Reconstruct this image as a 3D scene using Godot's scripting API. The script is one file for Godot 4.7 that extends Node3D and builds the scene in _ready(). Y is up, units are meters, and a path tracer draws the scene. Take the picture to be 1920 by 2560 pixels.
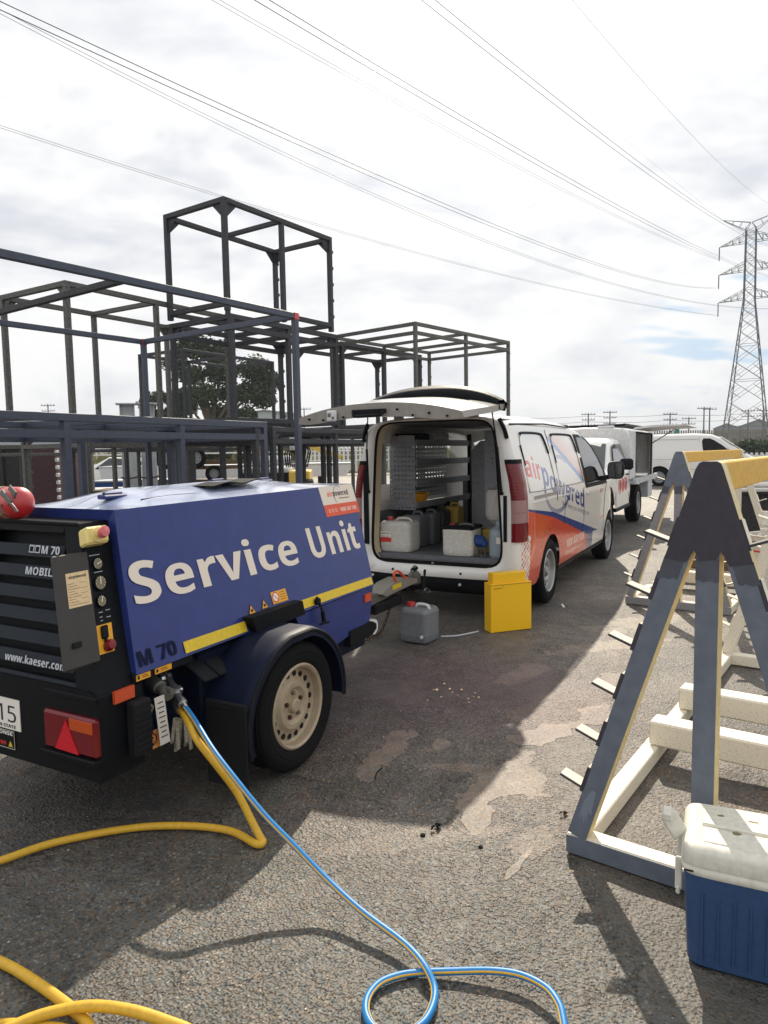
extends Node3D
# Yard with a blue compressor trailer, a liveried van and steel stillages. Units are metres, y up, the camera looks along -z.

class MB:
	# collects triangles with explicit normals; commit() makes one ArrayMesh
	var v := PackedVector3Array()
	var n := PackedVector3Array()
	var uv := PackedVector2Array()
	var col := PackedColorArray()
	var use_col := false
	var cur := Color.WHITE
	func put(p: Vector3, nn: Vector3, t := Vector2.ZERO) -> void:
		v.append(p); n.append(nn); uv.append(t)
		if use_col: col.append(cur)
	func tri(a: Vector3, b: Vector3, c: Vector3, out: Vector3) -> void:
		var m := (b - a).cross(c - a)
		if m.length_squared() < 1e-18: return
		m = m.normalized()
		if m.dot(out) > 0.0:
			put(a, m); put(c, m); put(b, m)
		else:
			put(a, -m); put(b, -m); put(c, -m)
	func quad(a: Vector3, b: Vector3, c: Vector3, d: Vector3, out: Vector3) -> void:
		tri(a, b, c, out); tri(a, c, d, out)
	func quad_uv(a: Vector3, b: Vector3, c: Vector3, d: Vector3) -> void:
		# a bottom left, b bottom right, c top right, d top left seen from the front
		var m := (b - a).cross(c - a).normalized()
		put(a, m, Vector2(0, 1)); put(c, m, Vector2(1, 0)); put(b, m, Vector2(1, 1))
		put(a, m, Vector2(0, 1)); put(d, m, Vector2(0, 0)); put(c, m, Vector2(1, 0))
	func box(t: Transform3D, size: Vector3, bev := 0.003) -> void:
		var h := size * 0.5
		var b := minf(bev, minf(h.x, minf(h.y, h.z)) * 0.6)
		var P := func(sx: int, sy: int, sz: int, ax: int) -> Vector3:
			var q := Vector3(sx * (h.x - (0.0 if ax == 0 else b)), sy * (h.y - (0.0 if ax == 1 else b)), sz * (h.z - (0.0 if ax == 2 else b)))
			return t * q
		var bs := t.basis
		for s in [-1, 1]:
			quad(P.call(s, -1, -1, 0), P.call(s, 1, -1, 0), P.call(s, 1, 1, 0), P.call(s, -1, 1, 0), bs.x * s)
			quad(P.call(-1, s, -1, 1), P.call(1, s, -1, 1), P.call(1, s, 1, 1), P.call(-1, s, 1, 1), bs.y * s)
			quad(P.call(-1, -1, s, 2), P.call(1, -1, s, 2), P.call(1, 1, s, 2), P.call(-1, 1, s, 2), bs.z * s)
		if b < 0.0008: return
		for s in [-1, 1]:
			for q in [-1, 1]:
				quad(P.call(s, q, -1, 0), P.call(s, q, 1, 0), P.call(s, q, 1, 1), P.call(s, q, -1, 1), bs.x * s + bs.y * q)
				quad(P.call(s, -1, q, 0), P.call(s, 1, q, 0), P.call(s, 1, q, 2), P.call(s, -1, q, 2), bs.x * s + bs.z * q)
				quad(P.call(-1, s, q, 1), P.call(1, s, q, 1), P.call(1, s, q, 2), P.call(-1, s, q, 2), bs.y * s + bs.z * q)
				for w in [-1, 1]:
					tri(P.call(s, q, w, 0), P.call(s, q, w, 1), P.call(s, q, w, 2), bs.x * s + bs.y * q + bs.z * w)
	func cube(c: Vector3, size: Vector3, bev := 0.003) -> void:
		box(Transform3D(Basis.IDENTITY, c), size, bev)
	func span(a: Vector3, b: Vector3, bev := 0.003) -> void:
		cube((a + b) * 0.5, (b - a).abs(), bev)
	func beam(a: Vector3, b: Vector3, w: float, h: float, up := Vector3.UP, bev := 0.003) -> void:
		var z := (b - a).normalized()
		if absf(z.dot(up)) > 0.98: up = Vector3.RIGHT if absf(z.x) < 0.9 else Vector3.BACK
		var x := up.cross(z).normalized()
		var y := z.cross(x)
		box(Transform3D(Basis(x, y, z), (a + b) * 0.5), Vector3(w, h, (b - a).length()), bev)
	func grid(P: Array, ref: Vector3, uvs: Array = [], skip: Array = [], sgn := 0.0) -> void:
		# smooth surface through rows of points; normals turned away from ref
		var R := P.size()
		var N: Array = []
		var s := 0.0
		for i in R:
			var m: int = P[i].size()
			var row := PackedVector3Array()
			for j in m:
				var du: Vector3 = P[mini(i + 1, R - 1)][j] - P[maxi(i - 1, 0)][j]
				var dv: Vector3 = P[i][mini(j + 1, m - 1)] - P[i][maxi(j - 1, 0)]
				var c := du.cross(dv)
				c = c.normalized() if c.length_squared() > 1e-20 else Vector3.ZERO
				s += c.dot((P[i][j] - ref).normalized())
				row.append(c)
			N.append(row)
		if sgn != 0.0: s = sgn
		var k := 1.0 if s >= 0.0 else -1.0
		for i in R - 1:
			var m: int = P[i].size()
			for j in m - 1:
				if skip.size() and skip[i][j]: continue
				var idx := [[i, j], [i + 1, j], [i + 1, j + 1], [i, j + 1]]
				for tr in [[0, 1, 2], [0, 2, 3]]:
					var pa: Vector3 = P[idx[tr[0]][0]][idx[tr[0]][1]]
					var pb: Vector3 = P[idx[tr[1]][0]][idx[tr[1]][1]]
					var pc: Vector3 = P[idx[tr[2]][0]][idx[tr[2]][1]]
					var m2 := (pb - pa).cross(pc - pa)
					if m2.length_squared() < 1e-18: continue
					var o: Vector3 = N[idx[tr[0]][0]][idx[tr[0]][1]] * k
					var ord := [tr[0], tr[2], tr[1]] if m2.dot(o) > 0.0 else [tr[0], tr[1], tr[2]]
					for q in ord:
						var a: int = idx[q][0]
						var b: int = idx[q][1]
						var nn: Vector3 = N[a][b] * k
						if nn == Vector3.ZERO: nn = o
						put(P[a][b], nn, uvs[a][b] if uvs.size() else Vector2(float(b) / maxf(1, m - 1), float(a) / maxf(1, R - 1)))
	func tube(pts: PackedVector3Array, r: float, sides := 8, r2 := -1.0) -> void:
		var rows: Array = []
		var up := Vector3.UP
		var m := pts.size()
		var uvr: Array = []
		var acc := 0.0
		for i in m:
			var d := (pts[mini(i + 1, m - 1)] - pts[maxi(i - 1, 0)]).normalized()
			if i > 0: acc += pts[i].distance_to(pts[i - 1])
			if absf(d.dot(up)) > 0.99: up = Vector3.RIGHT
			var x := up.cross(d).normalized()
			var y := d.cross(x)
			up = y
			var row := PackedVector3Array()
			var ur := PackedVector2Array()
			var rr := r if r2 < 0.0 else lerpf(r, r2, float(i) / maxf(1, m - 1))
			for k in sides + 1:
				var a := TAU * k / sides
				row.append(pts[i] + (x * cos(a) + y * sin(a)) * rr)
				ur.append(Vector2(float(k) / sides, acc))
			rows.append(row); uvr.append(ur)
		# outward normals straight from the circle
		for i in m - 1:
			for k in sides:
				var q := [[i, k], [i + 1, k], [i + 1, k + 1], [i, k + 1]]
				for tr in [[0, 1, 2], [0, 2, 3]]:
					var p0: Vector3 = rows[q[tr[0]][0]][q[tr[0]][1]]
					var p1: Vector3 = rows[q[tr[1]][0]][q[tr[1]][1]]
					var p2: Vector3 = rows[q[tr[2]][0]][q[tr[2]][1]]
					var cr := (p1 - p0).cross(p2 - p0)
					var ord := [tr[0], tr[2], tr[1]] if cr.dot(p0 - pts[q[tr[0]][0]]) > 0.0 else [tr[0], tr[1], tr[2]]
					for z in ord:
						var ii: int = q[z][0]
						var kk: int = q[z][1]
						var pp: Vector3 = rows[ii][kk]
						put(pp, (pp - pts[ii]).normalized(), uvr[ii][kk])
		for e in [0, m - 1]:
			var o := (pts[0] - pts[1]).normalized() if e == 0 else (pts[m - 1] - pts[m - 2]).normalized()
			for k in sides: tri(pts[e], rows[e][k], rows[e][k + 1], o)
	func rod(a: Vector3, b: Vector3, r: float, sides := 10) -> void:
		tube(PackedVector3Array([a, b]), r, sides)
	func lathe(t: Transform3D, prof: Array, seg := 28) -> void:
		# prof: Vector2(radius, height along t.y); hard edge at every profile point
		for i in prof.size() - 1:
			var a: Vector2 = prof[i]
			var b: Vector2 = prof[i + 1]
			var d := (b - a)
			if d.length() < 1e-6: continue
			var nr := Vector2(d.y, -d.x).normalized()
			for k in seg:
				var a0 := TAU * k / seg
				var a1 := TAU * (k + 1) / seg
				var e0 := Vector3(cos(a0), 0, sin(a0))
				var e1 := Vector3(cos(a1), 0, sin(a1))
				var P := [t * (e0 * a.x + Vector3.UP * a.y), t * (e0 * b.x + Vector3.UP * b.y), t * (e1 * b.x + Vector3.UP * b.y), t * (e1 * a.x + Vector3.UP * a.y)]
				var N0 := (t.basis * (e0 * nr.x + Vector3.UP * nr.y)).normalized()
				var N1 := (t.basis * (e1 * nr.x + Vector3.UP * nr.y)).normalized()
				var NN := [N0, N0, N1, N1]
				for tr in [[0, 1, 2], [0, 2, 3]]:
					var cr: Vector3 = (P[tr[1]] - P[tr[0]]).cross(P[tr[2]] - P[tr[0]])
					if cr.length_squared() < 1e-18: continue
					var ord := [tr[0], tr[2], tr[1]] if cr.dot(N0) > 0.0 else [tr[0], tr[1], tr[2]]
					for z in ord: put(P[z], NN[z], Vector2(float(k) / seg, float(i) / prof.size()))
	func ext(t: Transform3D, poly: PackedVector2Array, depth: float) -> void:
		# polygon in the t.x / t.y plane pushed out by depth along t.z (from 0 to depth)
		var id := Geometry2D.triangulate_polygon(poly)
		for k in range(0, id.size(), 3):
			var a := poly[id[k]]
			var b := poly[id[k + 1]]
			var c := poly[id[k + 2]]
			tri(t * Vector3(a.x, a.y, depth), t * Vector3(b.x, b.y, depth), t * Vector3(c.x, c.y, depth), t.basis.z)
			tri(t * Vector3(a.x, a.y, 0), t * Vector3(b.x, b.y, 0), t * Vector3(c.x, c.y, 0), -t.basis.z)
		var cw := 1.0 if Geometry2D.is_polygon_clockwise(poly) else -1.0
		for k in poly.size():
			var a := poly[k]
			var b := poly[(k + 1) % poly.size()]
			var e := b - a
			var o := t.basis * Vector3(-e.y, e.x, 0) * cw
			quad(t * Vector3(a.x, a.y, 0), t * Vector3(b.x, b.y, 0), t * Vector3(b.x, b.y, depth), t * Vector3(a.x, a.y, depth), o)
	func commit() -> ArrayMesh:
		var m := ArrayMesh.new()
		if v.size() == 0: return m
		var arr := []
		arr.resize(Mesh.ARRAY_MAX)
		arr[Mesh.ARRAY_VERTEX] = v
		arr[Mesh.ARRAY_NORMAL] = n
		arr[Mesh.ARRAY_TEX_UV] = uv
		if use_col: arr[Mesh.ARRAY_COLOR] = col
		m.add_surface_from_arrays(Mesh.PRIMITIVE_TRIANGLES, arr)
		return m

var M := {}
var used := {}
var rng := RandomNumberGenerator.new()
var grime: NoiseTexture2D
var bumps: NoiseTexture2D
var scuff: NoiseTexture2D
var speck: NoiseTexture2D
const GTILE := 6.4   # the asphalt print repeats after this many metres
const GX := 2.6
const GZ := 0.8
var font_bold: SystemFont
var font_plain: SystemFont

func numbered(called: String) -> String:
	if not used.has(called):
		used[called] = 0
		return called
	used[called] += 1
	return "%s_%03d" % [called, used[called]]

func tag(o: Node3D, label: String, category: String, group := "") -> Node3D:
	o.set_meta("label", label)
	o.set_meta("category", category)
	if group != "": o.set_meta("group", group)
	return o

func thing(called: String, label: String, category: String, at := Vector3.ZERO, turn := 0.0, group := "") -> Node3D:
	var o := Node3D.new()
	o.name = numbered(called)
	add_child(o)
	o.position = at
	o.rotation.y = turn
	return tag(o, label, category, group)

func part(parent: Node3D, called: String, b: MB, m: Material) -> MeshInstance3D:
	var o := MeshInstance3D.new()
	o.name = called if parent != self else numbered(called)
	o.mesh = b.commit()
	o.material_override = m
	parent.add_child(o, true)
	return o

func struct_(called: String, b: MB, m: Material) -> MeshInstance3D:
	var o := part(self, called, b, m)
	o.set_meta("kind", "structure")
	return o

func at(a: Vector3, called := "") -> Transform3D:
	return Transform3D(Basis.IDENTITY, a)

func letters(parent: Node3D, called: String, s: String, t: Transform3D, w: float, h: float, m: Material, bold := true, depth := 0.0008) -> MeshInstance3D:
	# raised lettering w by h, its lower left corner at t.origin, reading along t.x, facing t.z
	var tm := TextMesh.new()
	tm.text = s
	tm.font = font_bold if bold else font_plain
	tm.font_size = 64
	tm.pixel_size = 0.01
	tm.depth = 0.01
	tm.curve_step = 1.0
	var bb := tm.get_aabb()
	var o := MeshInstance3D.new()
	o.name = called
	o.mesh = tm
	o.material_override = m
	var sc := Vector3(w / maxf(bb.size.x, 0.001), h / maxf(bb.size.y, 0.001), depth / 0.01)
	o.transform = t * Transform3D(Basis.from_scale(sc), Vector3(-bb.position.x * sc.x, -bb.position.y * sc.y, depth * 0.5 + 0.0003))
	parent.add_child(o, true)
	return o

func flat(parent: Node3D, called: String, t: Transform3D, w: float, h: float, m: Material, thick := 0.0015) -> MeshInstance3D:
	# thin plate w by h, lower left corner at t.origin, standing proud along t.z
	var b := MB.new()
	b.box(t * at(Vector3(w * 0.5, h * 0.5, thick * 0.5)), Vector3(w, h, thick), 0.0004)
	return part(parent, called, b, m)

func smooth(pts: Array, per := 8) -> PackedVector3Array:
	var out := PackedVector3Array()
	for i in pts.size() - 1:
		var p0: Vector3 = pts[maxi(i - 1, 0)]
		var p1: Vector3 = pts[i]
		var p2: Vector3 = pts[i + 1]
		var p3: Vector3 = pts[mini(i + 2, pts.size() - 1)]
		for k in per:
			out.append(p1.cubic_interpolate(p2, p0, p3, float(k) / per))
	out.append(pts[pts.size() - 1])
	return out

func noise_tex(seed_: int, freq: float, lo: float, hi: float, normal := false, strength := 4.0, kind := FastNoiseLite.TYPE_SIMPLEX_SMOOTH, size := 512, octaves := 4) -> NoiseTexture2D:
	var f := FastNoiseLite.new()
	f.seed = seed_
	f.noise_type = kind
	f.frequency = freq
	f.fractal_octaves = octaves
	var t := NoiseTexture2D.new()
	t.noise = f
	t.width = size
	t.height = size
	t.seamless = true
	if normal:
		t.as_normal_map = true
		t.bump_strength = strength
	else:
		var g := Gradient.new()
		g.set_color(0, Color(lo, lo, lo))
		g.set_color(1, Color(hi, hi, hi))
		t.color_ramp = g
	return t

func mat(c: Color, rough := 0.6, metal := 0.0, worn := 0.0, bump := 0.0, scale := 2.0) -> StandardMaterial3D:
	# c is the sRGB colour; worn > 0 adds dirt from a noise, bump > 0 a fine relief
	var m := StandardMaterial3D.new()
	m.albedo_color = c
	m.roughness = rough
	m.metallic = metal
	m.uv1_triplanar = worn > 0.0 or bump > 0.0
	m.uv1_scale = Vector3.ONE * scale
	if worn > 0.0: m.albedo_texture = grime if worn < 0.5 else scuff
	if bump > 0.0:
		m.normal_enabled = true
		m.normal_texture = bumps
		m.normal_scale = bump
	return m

func L(u: float, y: float, w: float) -> Vector3:   # forward, up, right in a thing that heads along its -z
	return Vector3(w, y, -u)
const WIRES := [[-5.24, 25.9, 229.4, 194.4, 8.9, 5.2, 2], [-5.24, 31.0, 213.9, 404.7, 10.2, 21.4, 2], [5.24, 25.9, 229.6, 179.4, 17.4, 10.1, 2], [-5.24, 36.1, 222.6, 238.4, 7.9, 5.9, 2], [5.24, 31.0, 217.3, 349.8, -5.3, 11.2, 2], [5.24, 36.1, 215.4, 389.7, -8.4, 16.0, 2], [4.72, 43.2, 214.2, 401.9, -9.5, 20.1, 1], [-4.72, 43.2, 221.5, 374.9, 16.2, 3.4, 1]]

func _ready() -> void:
	rng.seed = 7
	# camera: eye height 1.5 m, 24 mm phone lens, tipped slightly down, rolled one degree
	var cam := Camera3D.new()
	cam.name = "camera"
	var pitch := deg_to_rad(4.97)
	var roll := deg_to_rad(1.0)
	var r := Vector3.RIGHT
	var u := Vector3(0, cos(pitch), -sin(pitch))
	var bk := Vector3(0, sin(pitch), cos(pitch))
	cam.transform = Transform3D(Basis(r * cos(roll) - u * sin(roll), r * sin(roll) + u * cos(roll), bk), Vector3(0, 1.5, 0))
	cam.fov = 72.36
	cam.near = 0.05
	cam.far = 6000.0
	add_child(cam)
	cam.current = true
	var we := WorldEnvironment.new()
	we.name = "world"
	var env := Environment.new()
	env.background_mode = Environment.BG_SKY
	env.sky = Sky.new()
	env.sky.sky_material = make_sky()
	env.background_energy_multiplier = 1.0
	env.tonemap_mode = Environment.TONE_MAPPER_LINEAR
	env.tonemap_exposure = 1.12
	env.sdfgi_enabled = true
	env.ssao_enabled = true
	env.ssil_enabled = true
	env.fog_enabled = true
	env.fog_density = 0.0005
	env.fog_light_color = Color(0.9, 0.92, 0.95)
	we.environment = env
	add_child(we)
	var sun := DirectionalLight3D.new()
	sun.name = "sun"
	sun.light_energy = 1.6
	sun.light_angular_distance = 0.6
	sun.light_color = Color(1.0, 0.95, 0.87)
	sun.shadow_enabled = true
	var az := deg_to_rad(8.0)
	var el := deg_to_rad(36.5)
	var to_sun := Vector3(sin(az) * cos(el), sin(el), -cos(az) * cos(el))
	add_child(sun)
	sun.look_at_from_position(to_sun * 50.0, Vector3.ZERO)
	make_materials()
	make_ground()
	make_far()
	make_pylon_and_lines()
	make_stillages()
	make_yard()
	make_hiace()
	make_ute()
	make_van()
	make_cargo()
	make_trailer()
	make_racks()
	make_hoses()
	make_small()

func make_sky() -> PanoramaSkyMaterial:
	var W := 2560
	var H := 1280
	var f := FastNoiseLite.new()
	f.seed = 11; f.frequency = 1.0; f.fractal_octaves = 5; f.noise_type = FastNoiseLite.TYPE_SIMPLEX_SMOOTH; f.fractal_gain = 0.52
	var g := FastNoiseLite.new()
	g.seed = 5; g.frequency = 1.0; g.fractal_octaves = 4; g.noise_type = FastNoiseLite.TYPE_SIMPLEX_SMOOTH
	var im := Image.create_empty(W, H, false, Image.FORMAT_RGBF)
	var az := deg_to_rad(8.0)
	var el := deg_to_rad(36.5)
	var sd := Vector3(sin(az) * cos(el), sin(el), -cos(az) * cos(el))
	for y in H:
		var th := PI * (y + 0.5) / H
		var dy := cos(th)
		if dy < -0.03:
			im.fill_rect(Rect2i(0, y, W, 1), Color(0.30, 0.29, 0.28))
			continue
		for x in W:
			var ph := TAU * (x + 0.5) / W
			# the panorama's first column is -z
			var d := Vector3(sin(ph) * sin(th), dy, -cos(ph) * sin(th))
			var k := 1.0 / (maxf(d.y, 0.0) + 0.16)
			var p := Vector2(d.x, d.z) * k
			var wx := g.get_noise_2d(p.x * 0.7, p.y * 0.7)
			var a := f.get_noise_2d(p.x * 1.5 + wx * 0.9, p.y * 2.1 - wx * 0.7)
			var b := g.get_noise_2d(p.x * 0.45 + 9.0, p.y * 0.6 + 3.0)
			var fi := f.get_noise_2d(p.x * 5.0 + 3.0, p.y * 7.0)
			var cover := 0.60 + 0.55 * a + 0.30 * b + 0.22 * fi
			# cumulus bank low down
			if d.y < 0.32:
				var q := f.get_noise_2d(atan2(d.x, -d.z) * 5.0, d.y * 9.0 + 40.0)
				cover = lerpf(cover, 0.60 + 0.55 * q, smoothstep(0.32, 0.1, d.y))
			var c := Color(0.77, 0.785, 0.82).lerp(Color(0.93, 0.932, 0.93), smoothstep(0.28, 0.72, cover))
			c = c.lerp(Color(0.60, 0.635, 0.70), smoothstep(0.42, 0.05, cover) * 0.8)
			# thin places towards the right where the blue shows
			var right := smoothstep(0.15, 0.45, d.x) * smoothstep(0.02, 0.08, d.y)
			var gap := g.get_noise_2d(p.x * 1.1 + 31.0, p.y * 2.6) + 0.25 * a
			c = c.lerp(Color(0.47, 0.66, 0.85), smoothstep(0.18, 0.5, gap) * right * 0.85)
			# brighter veil round the hidden sun
			var s := maxf(d.dot(sd), 0.0)
			var glow := pow(s, 10.0) * 0.07 + pow(s, 60.0) * 0.4
			c = Color(c.r + glow, c.g + glow, c.b + glow * 0.96)
			im.set_pixel(x, y, c)
	var m := PanoramaSkyMaterial.new()
	m.panorama = ImageTexture.create_from_image(im)
	return m

func make_materials() -> void:
	grime = noise_tex(3, 0.012, 0.88, 1.0)
	scuff = noise_tex(8, 0.02, 0.62, 1.0, false, 1.0, FastNoiseLite.TYPE_SIMPLEX_SMOOTH, 512, 5)
	var sg := scuff.color_ramp
	sg.set_color(0, Color(0.50, 0.43, 0.38))
	sg.add_point(0.42, Color(0.80, 0.79, 0.78))
	speck = noise_tex(18, 0.045, 0.0, 1.0, false, 1.0, FastNoiseLite.TYPE_SIMPLEX_SMOOTH, 512, 4)
	var kg := speck.color_ramp
	kg.set_color(0, Color(0.42, 0.33, 0.25))
	kg.add_point(0.13, Color(0.66, 0.58, 0.48))
	kg.add_point(0.17, Color(0.95, 0.94, 0.92))
	bumps = noise_tex(21, 0.06, 0, 1, true, 3.0)
	font_bold = SystemFont.new()
	font_bold.font_names = PackedStringArray(["Droid Sans"])
	font_bold.font_weight = 700
	font_plain = SystemFont.new()
	font_plain.font_names = PackedStringArray(["Droid Sans"])
	M.blue = mat(Color8(44, 60, 128), 0.34, 0.0, 0.2, 0.03, 1.3)
	M.blue.clearcoat_enabled = true
	M.blue.clearcoat = 0.25
	M.blue.metallic_specular = 0.35
	M.blue.clearcoat_roughness = 0.2
	M.lid = mat(Color8(180, 193, 226), 0.2, 0.0, 0.2, 0.02, 1.7)  # hood top: the sky's reflection is put into this pale blue
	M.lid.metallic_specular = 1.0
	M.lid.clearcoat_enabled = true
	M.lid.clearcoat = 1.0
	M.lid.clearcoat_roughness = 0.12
	M.blue_dark = mat(Color8(26, 44, 112), 0.4, 0.0, 0.2)
	M.black = mat(Color8(22, 24, 28), 0.55, 0.0, 0.3, 0.08, 3.0)
	M.black_soft = mat(Color8(34, 35, 38), 0.7, 0.0, 0.3, 0.15, 5.0)
	M.navy = mat(Color8(20, 28, 50), 0.5, 0.0, 0.3, 0.1)
	M.louvre = mat(Color8(40, 46, 54), 0.5, 0.0, 0.3)
	M.door_brown = mat(Color8(50, 47, 44), 0.5, 0.0, 0.2)
	M.rack_grey = mat(Color8(150, 150, 152), 0.55, 0.0, 0.3, 0.12, 4.0)
	M.void = mat(Color8(10, 10, 12), 0.9)
	M.rubber = mat(Color8(26, 26, 28), 0.8, 0.0, 0.3, 0.3, 6.0)
	M.cream_paint = mat(Color8(232, 220, 204), 0.5)
	for q in [M.black, M.black_soft, M.navy, M.louvre, M.rubber]: q.metallic_specular = 0.25
	M.glass_dark = mat(Color8(12, 13, 16), 0.08)
	M.glass_dark.metallic_specular = 0.3
	M.white_ink = mat(Color8(238, 234, 226), 0.5)
	M.grey_ink = mat(Color8(196, 200, 206), 0.5)
	M.yellow = mat(Color8(238, 204, 44), 0.5, 0.0, 0.2, 0.0, 6.0)
	M.yellow_box = mat(Color8(246, 192, 18), 0.36, 0.0, 0.0, 0.03, 3.0)
	M.yellow_pale = mat(Color8(226, 206, 130), 0.5)
	M.orange_label = mat(Color8(238, 170, 40), 0.5)
	M.rim = mat(Color8(182, 164, 138), 0.5, 0.15, 0.3, 0.05, 4.0)
	M.rim_silver = mat(Color8(176, 178, 180), 0.42, 0.5, 0.2)
	M.chrome = mat(Color8(205, 206, 208), 0.25, 0.9, 0.2, 0.0, 8.0)
	M.steel_dull = mat(Color8(120, 118, 112), 0.55, 0.5, 0.3, 0.1, 6.0)
	M.red = mat(Color8(190, 24, 32), 0.3)
	M.red.clearcoat_enabled = true
	M.red_dark = mat(Color8(120, 14, 20), 0.35)
	M.lamp_red = mat(Color8(112, 10, 24), 0.15)
	M.lamp_bright = mat(Color8(205, 20, 40), 0.2)
	M.lamp_amber = mat(Color8(190, 76, 20), 0.2)
	M.lamp_clear = mat(Color8(160, 126, 126), 0.12)
	M.marker = mat(Color8(205, 80, 40), 0.3)
	M.paper = mat(Color8(236, 206, 160), 0.7, 0.0, 0.2, 0.0, 9.0)
	M.ink = mat(Color8(40, 38, 44), 0.7)
	M.red_ink = mat(Color8(214, 52, 44), 0.5)
	M.orange_ink = mat(Color8(226, 84, 44), 0.45)
	M.blue_ink = mat(Color8(36, 52, 120), 0.5)
	M.van = mat(Color8(236, 234, 230), 0.22)
	M.van.clearcoat_enabled = true
	M.van.clearcoat = 0.7
	M.van.clearcoat_roughness = 0.05
	M.white_plain = mat(Color8(228, 228, 228), 0.35, 0.0, 0.2)
	M.trim_grey = mat(Color8(160, 155, 148), 0.5, 0.0, 0.2)
	M.beige = mat(Color8(206, 190, 160), 0.6)
	M.glass = mat(Color8(22, 26, 30), 0.03)
	M.glass.metallic_specular = 1.0
	M.screen = mat(Color(0.75, 0.82, 0.82, 0.18), 0.03)
	M.screen.transparency = BaseMaterial3D.TRANSPARENCY_ALPHA
	M.cargo_dark = mat(Color8(112, 115, 122), 0.75, 0.0, 0.2)
	M.shelf = mat(Color8(160, 164, 172), 0.45, 0.0, 0.2)
	M.bulk = mat(Color8(232, 233, 236), 0.5, 0.0, 0.2)
	M.poly = mat(Color8(222, 220, 212), 0.45, 0.0, 0.2, 0.03, 4.0)
	M.poly.subsurf_scatter_enabled = true
	M.poly.subsurf_scatter_strength = 0.15
	M.poly_grey = mat(Color8(122, 125, 130), 0.45, 0.0, 0.3, 0.05, 4.0)
	M.poly_dark = mat(Color8(70, 70, 72), 0.5, 0.0, 0.3)
	M.poly_yellow = mat(Color8(222, 186, 84), 0.45)
	M.tool_blue = mat(Color8(30, 66, 130), 0.45)
	M.frame_new = mat(Color8(70, 77, 94), 0.45, 0.1, 0.3, 0.08, 2.0)
	M.frame_old = mat(Color8(118, 120, 118), 0.7, 0.15, 0.7, 0.3, 2.5)
	M.frame_dark = mat(Color8(72, 75, 82), 0.65, 0.15, 0.7, 0.25, 2.5)
	M.galv = mat(Color8(208, 211, 214), 0.5, 0.1, 0.3, 0.08, 1.2)
	M.rack_dark = mat(Color8(112, 120, 134), 0.55, 0.1, 0.3, 0.12, 2.0)
	M.rack_mid = mat(Color8(86, 88, 100), 0.55, 0.1, 0.3, 0.12, 2.0)
	M.rack_gusset = mat(Color8(66, 63, 72), 0.6, 0.1, 0.3, 0.15, 4.0)
	M.rack_cream = mat(Color8(234, 227, 210), 0.5, 0.0, 0.2, 0.06, 3.0)
	M.rack_cream.albedo_texture = speck
	M.rack_side = mat(Color8(234, 214, 160), 0.5, 0.0, 0.2, 0.06, 3.0)
	M.rack_yellow = mat(Color8(242, 188, 60), 0.5, 0.0, 0.2, 0.06, 3.0)
	M.rust = mat(Color8(96, 52, 34), 0.85, 0.1, 0.7, 0.3, 4.0)
	M.esky_blue = mat(Color8(52, 80, 122), 0.45, 0.0, 0.3, 0.1, 5.0)
	M.esky_white = mat(Color8(226, 222, 208), 0.5, 0.0, 0.2, 0.06, 5.0)
	M.dirt = mat(Color8(150, 138, 104), 0.8, 0.0, 0.7, 0.0, 8.0)
	M.hose_blue = mat(Color8(34, 132, 200), 0.42, 0.0, 0.2, 0.03, 9.0)
	M.hose_yellow = mat(Color8(226, 178, 50), 0.5, 0.0, 0.3, 0.06, 6.0)
	M.timber = mat(Color8(120, 98, 74), 0.8, 0.0, 0.7, 0.2, 4.0)
	M.maroon = mat(Color8(80, 48, 56), 0.7, 0.0, 0.7, 0.2)
	M.bin_dark = mat(Color8(60, 58, 60), 0.8, 0.0, 0.7, 0.2)
	M.pylon = mat(Color8(92, 98, 106), 0.6, 0.3, 0.2)
	M.wire = mat(Color8(84, 88, 96), 0.6, 0.3)
	M.leaf = mat(Color8(62, 82, 46), 0.75)
	M.leaf.vertex_color_use_as_albedo = true
	M.leaf.albedo_color = Color.WHITE
	M.leaf.backlight_enabled = true
	M.leaf.backlight = Color(0.12, 0.16, 0.05)
	M.bark = mat(Color8(120, 108, 92), 0.9, 0.0, 0.7, 0.3)
	M.wall_pale = mat(Color8(186, 194, 200), 0.8, 0.0, 0.2)
	M.wall_grey = mat(Color8(138, 138, 140), 0.85, 0.0, 0.3)
	M.roof_dark = mat(Color8(70, 78, 82), 0.8)
	M.roof_orange = mat(Color8(190, 140, 104), 0.8)
	M.mulch = mat(Color8(120, 116, 100), 0.9)
	M.green_sign = mat(Color8(50, 130, 106), 0.5)
	M.cone = mat(Color8(226, 70, 40), 0.6)
	M.strap = mat(Color8(150, 138, 112), 0.8)
	M.gauge = mat(Color8(120, 108, 76), 0.2)
	M.pink = mat(Color8(206, 104, 110), 0.4)
	M.rag = mat(Color8(170, 166, 150), 0.95, 0.0, 0.7, 0.3, 8.0)

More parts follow.
